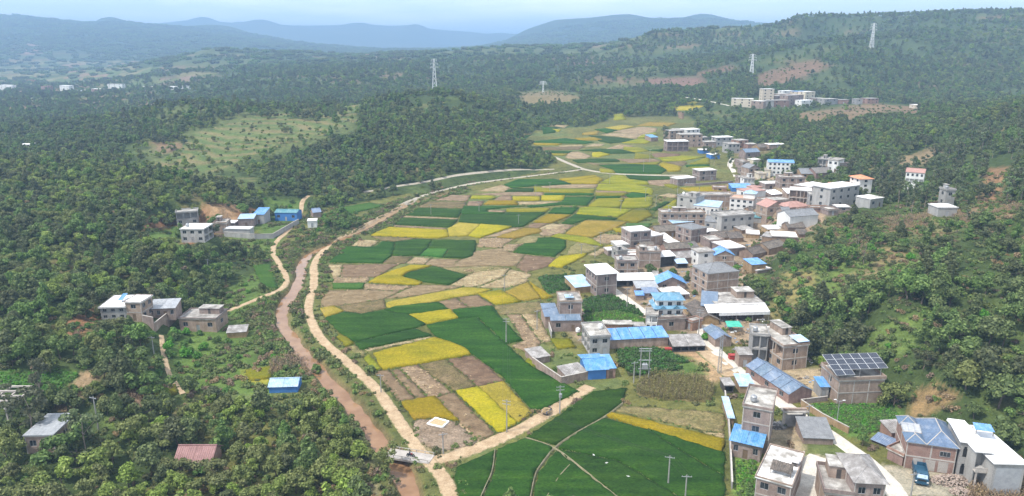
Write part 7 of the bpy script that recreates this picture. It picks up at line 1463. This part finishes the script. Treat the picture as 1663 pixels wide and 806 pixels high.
# running skyline per column of the grid, to leave out what the hills hide
ang_ = (gZ - H) / gY; sky_ = np.maximum.accumulate(ang_, 0)
def hidden(x, y, z, lift):
    i = np.clip(np.round((x / y + 1.05) / 2.10 * (NC - 1)).astype(int), 0, NC - 1); j = np.clip(np.searchsorted(gy, y * 0.985), 1, NR - 1); return (z + lift - H) / y < sky_[j - 1, i] - 0.004
def cand(y0, y1, sp):
    """jittered grid of places between two distances"""
    xs = np.arange(-0.80 * y1, 0.80 * y1, sp); ys = np.arange(y0, y1, sp); X, Y = np.meshgrid(xs, ys); X = X + rng.uniform(-.48, .48, X.shape) * sp; Y = Y + rng.uniform(-.48, .48, Y.shape) * sp
    k = (np.abs(X) < 0.80 * Y) & (Y > y0); return X[k], Y[k]
# zones in the photograph: outline, kind of plant -> share, density, depth limits (eye height 70)
ZONES = [
 ([(230,180),(400,165),(590,152),(585,215),(480,250),(350,300),(235,300)], {'dark': .35, 'olive': .45, 'shrub': .2}, .3, 360, 700),
 ([(280,560),(330,530),(360,500),(440,475),(480,540),(520,610),(440,640),(330,640),(290,620)], {'shrub': .55, 'bright': .45}, .26, 110, 240),
 ([(1260,420),(1330,360),(1450,330),(1663,330),(1750,400),(1750,760),(1480,720),(1440,640),(1340,590),(1260,540)], {'dark': .48, 'shrub': .30, 'bright': .12, 'olive': .10}, .58, 100, 300),
 ([(1500,600),(1560,540),(1663,480),(1750,480),(1750,800),(1580,720),(1500,670)], {'dark': .9, 'olive': .1}, .72, 90, 220, 1.35), ([(1290,530),(1330,480),(1400,450),(1440,480),(1430,560),(1390,590),(1330,590)], {'dark': .9, 'shrub': .1}, .62, 120, 240, 1.35), ([(1460,470),(1540,430),(1600,440),(1580,500),(1490,530)], {'dark': .9, 'shrub': .1}, .62, 120, 240, 1.35),
 ([(-150,105),(350,105),(340,175),(180,215),(-150,225)], {'dark': .75, 'olive': .25}, .5, 620, 2700),
 ([(-200,950),(-200,740),(10,745),(60,770),(130,770),(180,735),(215,700),(240,690),(300,675),(330,650),(400,655),(440,670),(500,665),(545,685),(575,720),(590,755),(600,806),(600,950)], {'olive': .78, 'dark': .16, 'bright': .06}, .94, 60, 175, 1.03),
 ([(-200,700),(-200,640),(60,650),(100,690),(60,735)], {'dark': .7, 'euca': .3}, .6, 60, 160),
 ([(200,570),(240,540),(250,600),(230,650),(170,640)], {'dark': .6, 'olive': .4}, .8, 100, 200), ([(270,540),(330,540),(340,590),(300,605),(275,590)], {'bright': 1.0}, 1.0, 120, 220), ([(100,530),(160,525),(160,560),(110,570)], {'bright': 1.0}, .9, 140, 220), ([(235,580),(262,580),(262,620),(240,620)], {'bright': .9, 'olive': .1}, .9, 120, 200),
 ([(340,530),(440,520),(500,590),(440,600),(350,580)], {'shrub': .55, 'bright': .45}, .3, 130, 230),
 ([(420,440),(470,470),(440,500),(350,520),(330,500)], {'shrub': .5, 'bright': .4}, .35, 150, 260),
 ([(370,385),(440,390),(430,430),(470,480),(400,480),(330,420)], {'dark': .45, 'shrub': .35, 'bright': .2}, .42, 160, 330), ([(230,375),(300,365),(290,405),(230,400)], {'shrub': 1.0}, .12, 200, 330), ([(330,325),(400,330),(390,360),(330,360)], {'shrub': 1.0}, .05, 200, 330),
 ([(420,320),(500,325),(490,345),(420,345)], {'shrub': .6, 'bright': .2}, .35, 220, 380), ([(500,345),(590,335),(585,370),(510,400),(480,395)], {'bright': .55, 'dark': .3, 'shrub': .15}, .7, 220, 330),
 # open ground on the eastern hill
 ([(1330,430),(1480,400),(1520,430),(1480,470),(1400,485),(1300,510),(1285,460)], {'shrub': .75, 'bright': .15, 'dark': .1}, .5, 150, 260), ([(1400,540),(1500,500),(1520,540),(1440,590),(1390,570)], {'shrub': .8, 'bright': .2}, .5, 140, 200), ([(1560,560),(1640,580),(1640,610),(1560,590)], {'shrub': .8, 'olive': .2}, .5, 130, 180),
 ([(1250,440),(1330,440),(1320,500),(1280,520),(1240,520)], {'shrub': .7, 'bright': .3}, .45, 160, 240), ([(1420,345),(1663,330),(1663,360),(1540,375),(1430,385)], {'shrub': .8, 'euca': .15, 'bare': .05}, .3, 170, 300), ([(1290,365),(1420,360),(1420,440),(1300,430)], {'shrub': .45, 'bright': .3, 'dark': .25}, .55, 170, 300),
 ([(1480,640),(1520,620),(1560,640),(1500,680),(1470,680)], {'shrub': 1.0}, .1, 110, 160), ([(1440,560),(1480,540),(1480,640),(1430,640)], {'shrub': .6, 'bright': .4}, .7, 110, 180),
 ([(1340,300),(1480,250),(1600,200),(1663,190),(1663,330),(1500,350),(1440,340)], {'euca': .45, 'dark': .35, 'shrub': .2}, .62, 180, 480), ([(1600,260),(1650,260),(1630,345),(1590,345)], {'shrub': .8, 'euca': .2}, .14, 180, 420), ([(1455,262),(1520,235),(1530,255),(1460,282)], {'shrub': 1}, .1, 250, 480),
 # clearings farther off
 ([(320,212),(420,185),(490,172),(590,160),(575,205),(480,240),(400,262),(350,290),(235,285),(290,240)], {'shrub': .6, 'olive': .4}, .16, 380, 660), ([(480,162),(575,160),(580,182),(500,184)], {'shrub': 1}, .08, 450, 700), ([(240,228),(315,230),(330,248),(260,252)], {'shrub': 1}, .1, 350, 560),
 ([(835,150),(900,146),(950,158),(925,170),(850,174)], {'shrub': 1}, .2, 600, 1100), ([(1290,182),(1420,165),(1480,172),(1500,190),(1380,197),(1300,202)], {'shrub': .9, 'olive': .1}, .25, 480, 800), ([(1180,236),(1240,233),(1250,252),(1190,257)], {'shrub': 1}, .1, 300, 560),
 ([(200,160),(560,150),(560,200),(400,190),(300,215),(200,230)], {'olive': .35, 'dark': .5, 'euca': .15}, .7, 380, 800), ([(0,200),(300,200),(300,250),(0,270)], {'olive': .2, 'dark': .8}, .75, 380, 900),
 ([(0,270),(100,250),(200,262),(300,295),(430,330),(400,345),(250,330),(0,330)], {'olive': .55, 'dark': .45}, .92, 200, 460), ([(190,235),(330,235),(440,285),(430,312),(330,300),(210,272)], {'shrub': .5, 'olive': .5}, .22, 250, 480), ([(0,430),(140,410),(150,480),(60,500),(0,500)], {'olive': .55, 'dark': .45}, .95, 140, 280),
 ([(1230,120),(1330,95),(1345,110),(1270,140),(1230,145)], {'shrub': .8, 'olive': .2}, .3, 650, 1100), ([(1130,118),(1190,105),(1195,112),(1135,126)], {'shrub': .8, 'olive': .2}, .3, 650, 1300), ([(1310,50),(1370,36),(1372,42),(1330,56)], {'shrub': 1}, .1, 800, 1300), ([(1040,126),(1140,123),(1150,142),(1060,142)], {'shrub': 1}, .15, 700, 1300), ([(560,85),(660,83),(650,95),(570,95)], {'shrub': 1}, .1, 1300, 2300), ([(240,130),(330,118),(360,124),(260,140)], {'shrub': 1}, .15, 900, 2000),
]
DEFAULT = {'dark': .62, 'olive': .27, 'shrub': .07, 'euca': .04}
VAL_IN = lambda x, y: inside(VALLEY, x, y)
PTS = {}                                                          # kind -> list of (x, y, z, size)
def grow(y0, y1, sp, size):
    X, Y = cand(y0, y1, sp); k = ~blocked(X, Y); X, Y = X[k], Y[k]; Z = hgt(X, Y); px, py, dd = to_pix(X, Y, Z)
    k = (px > -140) & (px < 1800) & (py < 930) & ~hidden(X, Y, Z, 7.0); X, Y, Z, px, py, dd = X[k], Y[k], Z[k], px[k], py[k], dd[k]
    zone = np.full(len(X), -1); 
    zs = np.ones(len(X))
    for i, zn in enumerate(ZONES):
        poly, mix, den, d0, d1 = zn[:5]
        q = inside(poly, px, py) & (dd > d0 * K) & (dd < d1 * K); zone[q] = i; zs[q] = zn[5] if len(zn) > 5 else 1.0
    val = VAL_IN(X, Y); u = rng.random(len(X)); patch = fbm(X / 30, Y / 30, 61, 3)
    gap = fbm(X / 70, Y / 70, 91, 3)
    for i in range(-1, len(ZONES)):
        s = zone == i
        if i < 0: mix, den = DEFAULT, .95; s &= ~val
        else: mix, den = ZONES[i][1], ZONES[i][2]
        dn = den * np.where(gap > (.42 if y0 < 600 else .16), .35 if y0 < 600 else .22, 1.0) if i < 0 else den
        s &= u < dn
        if not s.any(): continue
        ids = np.nonzero(s)[0]; ks = list(mix); wv = np.cumsum([mix[q] for q in ks]); rv = (rng.random(len(ids)) * .75 + (patch[ids] * .5 + .5) * .25) * wv[-1]; ch = np.searchsorted(wv, rv)
        for c, q in enumerate(ks):
            m = ids[ch == c]
            if q in ('dark', 'olive', 'euca', 'bare'): m = m[~blocked_tall(X[m], Y[m])]
            if not len(m): continue
            PTS.setdefault(q, []).append(np.c_[X[m], Y[m], Z[m] - .15, zs[m] * size * rng.uniform(.5, 1.28, len(m)) ** .9])
grow(80, 300, 4.0, .92); grow(300, 620, 4.6, .92); grow(620, 1150, 6.6, 1.05); grow(1150, 1750, 10.5, 1.4)
PTS = {k: np.concatenate(v) for k, v in PTS.items()}
# a few trees placed where the photograph shows single ones: column, row, kind, size, label
SINGLE = [(296,800,'olive',.8,"feathery tree just before the red-roofed farmhouse wall"), (345,795,'olive',.75,"second feathery tree before the red-roofed farmhouse"), (325,772,'bright',.9,"leafy bush against the red-roofed farmhouse"), (20,690,'euca',.9,"eucalyptus screening the white roof beams"), (310,640,'dark',.85,"round dark tree standing clear of the grove below the footpath"), (205,632,'dark',1.25,"large grey-green tree beside the bare patch below the footpath"), (215,560,'dark',1.0,"dark spreading tree in front of the white-roofed house"), (283,548,'bright',1.3,"bright green round bush beside the brick house with stained roof"), (249,548,'bright',.9,"small bright bush at the head of the footpath"),
 (70,660,'euca',1.15,"tall thin eucalyptus in front of the white roof beams"), (55,715,'euca',1.2,"tall eucalyptus before the slab-roofed house"), (140,735,'euca',1.0,"eucalyptus with a bare trunk beside the slab-roofed house"), (515,612,'dark',.7,"dark tree leaning over the stream by the blue shack"), (560,712,'dark',.75,"dark tree on the stream bank above the bridge"), (625,760,'olive',.9,"tree half covering the west end of the bridge"),
 (1370,425,'dark',1.1,"tall tree at the village edge beside the bare trunks"), (1390,420,'bare',1.35,"bare reddish trunks beside the tall village-edge tree"), (1402,430,'bare',1.2,"dry leafless tree on the terrace edge"), (1350,432,'dark',1.0,"dense tree below the grey house with the broad white roof"), (1125,192,'dark',1.6,"lone round tree in the far stubble"), (1080,238,'euca',1.6,"tall dark tree beside the far cluster of brick houses"),
 (1183,275,'euca',1.3,"tall eucalyptus where the village lane winds"), (1160,268,'euca',1.1,"eucalyptus beside the small blue-walled shed"), (1150,250,'dark',1.0,"dark tree between the houses of the far cluster"), (1057,443,'bright',1.5,"bright green bush beside the tall narrow brick house"), (1092,446,'bright',1.2,"green bush in front of the patched grey roof"), (1120,408,'bright',1.5,"leafy green bush above the framed brick house"), (1280,300,'dark',.8,"dark tree before the white blue-roofed building"),
 (560,372,'bright',2.0,"round green thicket below the farm compound"), (535,368,'bright',1.5,"smaller green thicket beside the sandy bend"), (1400,725,'dark',.55,"scrubby tree by the lane above the grey hipped house"), (1145,552,'bright',1.0,"bush beside the dark steel-blue shed"), (1310,665,'bare',.4,"small leafless tree in the sandy yard"), (1195,440,'bright',1.1,"bush on the slope by the blue gable house")]
ANCH = [(60,380,"on the western forest hill"), (100,520,"on the slope above the leafy field"), (300,420,"in the wood between the two farmsteads"), (400,450,"in the wood above the stream bend"), (250,300,"high on the western hill"), (150,770,"in the grove near the corner by the slab-roofed house"), (320,700,"in the grove behind the red-roofed farmhouse"), (330,800,"in the grove below the red-roofed farmhouse"), (500,700,"in the grove between the red roof and the stream"), (520,790,"in the grove near the bridge"), (200,610,"beside the footpath plots"), (440,600,"in the gardens along the stream"),
        (1340,500,"on the bank behind the balcony house"), (1400,470,"on the hill above the balcony house"), (1480,560,"on the slope above the solar array"), (1560,640,"on the bank behind the slate-blue roof"), (1640,720,"beside the dazzling white roof"), (1560,480,"in the middle of the eastern hill"), (1640,420,"near the top of the eastern hill"), (1500,330,"among the terraces of the eastern hill"), (1600,250,"on the far shoulder of the eastern hill"), (1400,280,"in the wood behind the village"), (1280,460,"at the village foot of the eastern hill"), (430,420,"above the dirt track bend"), (560,370,"by the sandy bend of the stream")]
LOOK = {'dark': "dense dark green broadleaf tree", 'olive': "feathery light green tree", 'euca': "slim grey-green eucalyptus tree", 'bright': "bright green leafy bush", 'shrub': "low dull green shrub", 'bare': "thin leafless tree with a pale trunk"}
CATS = {'dark': "tree", 'olive': "tree", 'euca': "tree", 'bright': "bush", 'shrub': "shrub", 'bare': "tree"}
def tree(kind, i, x, y, z, s, label, group):
    nm, cm, tm = PROTO[kind][i % len(PROTO[kind])]; o = empty(nm, (x, y, z), random.uniform(0, 6.28)); o.scale = (s * random.uniform(.92, 1.08), s * random.uniform(.92, 1.08), s)
    tag(o, label, CATS[kind], group); link("trunk", tm, o); link("crown", cm, o); return o
n_ = 0
for (x, y, k, s, lb) in SINGLE:
    p, dd = unproj(x, y); tree(k, n_, p.x, p.y, p.z - .1, s, lb, None); n_ += 1
MASS = {'dark': ("forest", "dense dark broadleaf forest covering the hills"), 'olive': ("light_woods", "lighter feathery woods mixed into the forest"), 'euca': ("eucalyptus_woods", "scattered eucalyptus woods on the far slopes"), 'bright': ("bright_thickets", "bright green thickets among gardens and slopes"), 'shrub': ("hill_scrub", "low scrub scattered over open slopes"), 'bare': ("dry_scrub", "dry leafless scrub on the terraces")}
LIMIT = {'dark': 290, 'olive': 250, 'euca': 120, 'bright': 110, 'shrub': 110, 'bare': 20}
for k, P in PTS.items():
    px, py, dd = to_pix(P[:, 0], P[:, 1], P[:, 2]); vis = (px > -5) & (px < 1668) & (py < 815) & ~hidden(P[:, 0], P[:, 1], P[:, 2], 2.5 if k in ('dark', 'olive', 'euca', 'bare') else .8)
    order = np.argsort(np.where(vis, dd, 1e9)); take = order[:LIMIT[k]]; take = take[vis[take]]
    for j, t in enumerate(take):
        x, y, z, s = P[t]; an = min(ANCH, key=lambda a: (a[0] - px[t]) ** 2 + (a[1] - py[t]) ** 2)
        sz = "small " if s < .74 else "tall " if s > 1.05 else "medium-sized "
        tree(k, int(rng.integers(0, 9)), x, y, z, s, sz + LOOK[k] + " " + an[2], LOOK[k] + "s " + an[2])
    rest = np.ones(len(P), bool); rest[take] = False; P = P[rest]
    scatter(MASS[k][0], k, P[:, :3], P[:, 3], MASS[k][1], "forest" if k in ('dark', 'olive', 'euca') else "scrub")
# distant woods
X, Y = cand(1750, 5200, 34.0); Z = hgt(X, Y); px, py, dd = to_pix(X, Y, Z); nb = fbm(X / 140, Y / 140, 41, 4); tr_ = np.sin(Z / 4.2 + fbm(X / 22, Y / 22, 31, 4) * 1.2)
k = (px > -60) & (px < 1720) & ~hidden(X, Y, Z, 10) & ~((nb > .2) & (rng.random(len(X)) < .6)) & (rng.random(len(X)) < np.where((px < 360) & (Z < 34), .4, .9)); scatter("distant_forest", 'copse', np.c_[X, Y, Z - 1][k], rng.uniform(.8, 1.35, k.sum()) * np.clip(dd[k] / 2600, 1, 1.6), "hazy woods on the distant hills", "forest")
# weeds along banks, tracks and slopes
def weeds(y0, y1, sp, fn, kinds, size):
    X, Y = cand(y0, y1, sp); px, py, dd = to_pix(X, Y, hgt(X, Y)); k = (px > -60) & (px < 1720) & (py < 880) & fn(X, Y, px, py) & ~blocked(X, Y); X, Y = X[k], Y[k]; return np.c_[X, Y, hgt(X, Y) - .05, size * rng.uniform(.5, 1.5, len(X))]
def near_river(X, Y, px, py):
    d = dist_poly(RIVER_S, X, Y, False); return (d > 2.9) & (d < 11) & (rng.random(len(X)) < np.where(d < 7, .75, .4))
Wd = [weeds(95, 470, 1.5, near_river, None, 1.1)]
def slope_fn(X, Y, px, py): return (~VAL_IN(X, Y)) & (rng.random(len(X)) < np.where(px > 1200, .62, .3))
Wd.append(weeds(95, 330, 2.4, slope_fn, None, 1.15))
def west_fn(X, Y, px, py): return VAL_IN(X, Y) & (px < 560) & (dist_poly(RIVER_S, X, Y, False) > 5) & (rng.random(len(X)) < .5)
Wd.append(weeds(95, 400, 2.0, west_fn, None, 1.2))
def vil_fn(X, Y, px, py): return VAL_IN(X, Y) & (px > 870) & (rng.random(len(X)) < .28)
Wd.append(weeds(95, 420, 2.6, vil_fn, None, 1.0))
ROADLN = np.concatenate([smooth_line([tuple(unproj(a, b)[0].xy) for a, b in r[1]], 1.6) for r in ROADS[:3]])
off = rng.uniform(1.9, 3.6, len(ROADLN)) * rng.choice([-1, 1], len(ROADLN)); tt = np.gradient(ROADLN, axis=0); tt /= np.linalg.norm(tt, axis=1)[:, None] + 1e-9
ve = ROADLN + np.c_[tt[:, 1], -tt[:, 0]] * off[:, None]; kk = rng.random(len(ve)) < .75; ve = ve[kk]; Wd.append(np.c_[ve, hgt(ve[:, 0], ve[:, 1]) - .05, rng.uniform(.5, 1.2, len(ve))])
Wd = np.concatenate(Wd); q = rng.random(len(Wd)) < .22
scatter("weeds", 'weed', Wd[~q, :3], Wd[~q, 3], "rough weeds along banks, tracks and slopes", "weeds"); scatter("dry_grass", 'dryweed', Wd[q, :3], Wd[q, 3], "dry brown grass tufts along banks and slopes", "grass")
sb = weeds(95, 420, 3.2, lambda X, Y, px, py: near_river(X, Y, px, py) & (rng.random(len(X)) < .4), None, .9); scatter("riverside_scrub", 'shrub', sb[:, :3], sb[:, 3], "shrubs along both banks of the stream", "scrub")
# crops standing in rows
def rows(poly, dx, dy, jit, lift=0.0):
    W = [tuple(unproj(a, b)[0].xy) for a, b in poly]; xs = [w[0] for w in W]; ys = [w[1] for w in W]; X, Y = np.meshgrid(np.arange(min(xs), max(xs), dx), np.arange(min(ys), max(ys), dy)); X = X.ravel() + rng.uniform(-jit, jit, X.size); Y = Y.ravel() + rng.uniform(-jit, jit, Y.size); k = inside(W, X, Y); return np.c_[X[k], Y[k], hgt(X[k], Y[k]) + lift]
zc = lambda ox, oy, f, L: [(ox + a / f, oy + b / f) for a, b in L]
P = rows(zc(580, 560, 2.772, [(1255,185),(1330,130),(1560,150),(1610,200),(1590,262),(1380,250),(1260,230)]), .55, .7, .15); scatter("corn_crop", 'corn', P, rng.uniform(.8, 1.15, len(P)), "browning corn standing in the plot beside the lane", "corn")
P = np.concatenate([rows([(1575,790),(1600,772),(1650,768),(1700,800),(1700,850),(1560,850)], .5, .6, .2), rows([(1540,345),(1663,335),(1663,347),(1550,358)], .9, .9, .3), rows([(1430,358),(1510,348),(1495,372),(1440,376)], .9, .9, .3), rows([(440,588),(500,582),(505,606),(436,612)], .8, .8, .3), rows([(200,640),(240,614),(248,648),(212,662)], .8, .8, .3)]); scatter("dry_corn", 'drycorn', P, rng.uniform(.75, 1.15, len(P)), "dry corn stalks beside the white-roofed house and on terraces", "corn")
P = np.concatenate([rows(p, .75, .9, .12, .25) for p in ([(948,513),(1000,505),(1050,520),(1045,527),(985,530),(950,535)], [(1196,752),(1228,748),(1226,812),(1196,812)], [(1320,660),(1445,657),(1465,690),(1400,707),(1350,690)], [(0,606),(100,602),(128,612),(85,645),(40,640),(0,642)])]); scatter("lettuce_rows", 'leafy', P, rng.uniform(.7, 1.3, len(P)), "rows of bright leafy vegetables in the garden plots", "vegetables")
P = np.concatenate([rows(p, .8, .95, .12, .25) for p in ([(945,490),(990,480),(1030,500),(1045,515),(1000,505),(948,510)], [(1000,570),(1070,567),(1120,590),(1080,592),(1005,590)], [(873,452),(920,448),(930,470),(890,478)], [(1000,590),(1080,592),(1110,600),(1030,612)])]); scatter("vegetable_rows", 'leafydark', P, rng.uniform(.8, 1.4, len(P)), "rows of dark leafy crops beside the white lane and barn", "vegetables")

# rough grass on the bunds between the near paddies
bg = []; sp_ = []
for poly, (kd, dd) in zip(FIELD_POLYS, FIELD_KIND):
    if dd > 420: continue
    A_ = np.array(poly); 
    for a, b in zip(A_, np.roll(A_, -1, 0)):
        L = np.hypot(*(b - a)); n = int(L / (.9 if dd < 220 else 1.6))
        for t in range(n): q = a + (b - a) * (t + random.random()) / max(n, 1); bg.append((q[0] + random.gauss(0, .2), q[1] + random.gauss(0, .2), random.uniform(.22, .55)))
    if kd in 'SB' and dd < 330:
        x0, y0 = A_.min(0); x1, y1 = A_.max(0); s = 1.9 if kd == 'S' else 7.0; xs, ys = np.meshgrid(np.arange(x0, x1, s), np.arange(y0, y1, s * .8)); xs = xs.ravel() + rng.uniform(-.5, .5, xs.size); ys = ys.ravel() + rng.uniform(-.3, .3, ys.size); k = inside(poly, xs, ys) & (rng.random(xs.size) < .8); sp_.append(np.c_[xs[k], ys[k]])
bg = np.array(bg); scatter("bund_grass", 'weed', np.c_[bg[:, :2], hgt(bg[:, 0], bg[:, 1])], bg[:, 2], "rough grass on the low banks between paddies", "grass")
sp_ = np.concatenate(sp_); PROTO['strawtuft'] = [("straw_tuft", heap("straw_tuft", "x", "x", (0, 0, 0), .42, .22, .14, "straw", 14, .2, None, 300 + i).data, None) for i in range(3)]
for o in [o for o in bpy.data.objects if o.name.startswith("straw_tuft")]: bpy.data.objects.remove(o)
scatter("cut_straw", 'strawtuft', np.c_[sp_, hgt(sp_[:, 0], sp_[:, 1]) + .17], rng.uniform(.6, 1.4, len(sp_)), "cut straw lying in rows on the harvested plots", "straw")

# loose things lying about in the yards: timber, bricks, bags and sheets
YARD = [tuple(unproj(a, b)[0].xy) for a, b in [(900,500),(1000,480),(1010,440),(1060,390),(1100,330),(1200,300),(1300,330),(1290,400),(1220,450),(1240,500),(1270,560),(1340,600),(1300,640),(1200,600),(1150,540),(1060,520),(940,560)]]
for q, mt in enumerate(("rubble", "oldsheet", "wood", "whitepaint", "greysheet", "blue", "straw")):
    h_ = heap("clutter", "x", "x", (0, 0, 0), .9, .6, .5, mt, 16 if mt not in ("whitepaint", "blue") else 5, .34, None, 500 + q); PROTO.setdefault('clutter', []).append(("clutter", h_.data, None)); bpy.data.objects.remove(h_)
X, Y = cand(110, 460, 2.3); k = inside(YARD, X, Y) & ~blocked(X, Y) & (rng.random(len(X)) < .5); X, Y = X[k], Y[k]
scatter("yard_debris", 'clutter', np.c_[X, Y, hgt(X, Y)], rng.uniform(.5, 1.5, len(X)), "timber, bricks, bags and sheets lying about the village yards", "debris")
X, Y = cand(150, 460, 5.5); k = inside(YARD, X, Y) & ~blocked(X, Y) & (rng.random(len(X)) < .3); X, Y = X[k], Y[k]
scatter("yard_bushes", 'bright', np.c_[X, Y, hgt(X, Y)], rng.uniform(.4, 1.0, len(X)), "small green bushes in the village yards", "bushes")

# ------------------------------------------------------------------ haze
def haze():
    z0 = float(gZ.min()) - 1.0; z1 = max(float(gZ.max()), H) + 60.0
    m = bpy.data.materials.new("haze_air"); m.use_nodes = True; nt = m.node_tree
    for n in list(nt.nodes): nt.nodes.remove(n)
    out = nt.nodes.new("ShaderNodeOutputMaterial"); pv = nt.nodes.new("ShaderNodeVolumePrincipled")
    pv.inputs["Color"].default_value = (0.38, 0.60, 0.88, 1); pv.inputs["Density"].default_value = HAZE_DENSITY; pv.inputs["Anisotropy"].default_value = 0.0
    nt.links.new(pv.outputs["Volume"], out.inputs["Volume"])
    o = MB().box(-36500, 36500, -600, 34500, z0, z1).build("haze", m); tag(o, "pale blue haze lying over the whole valley", "haze", kind="stuff"); return o
HAZE_DENSITY = 0.00021
haze()
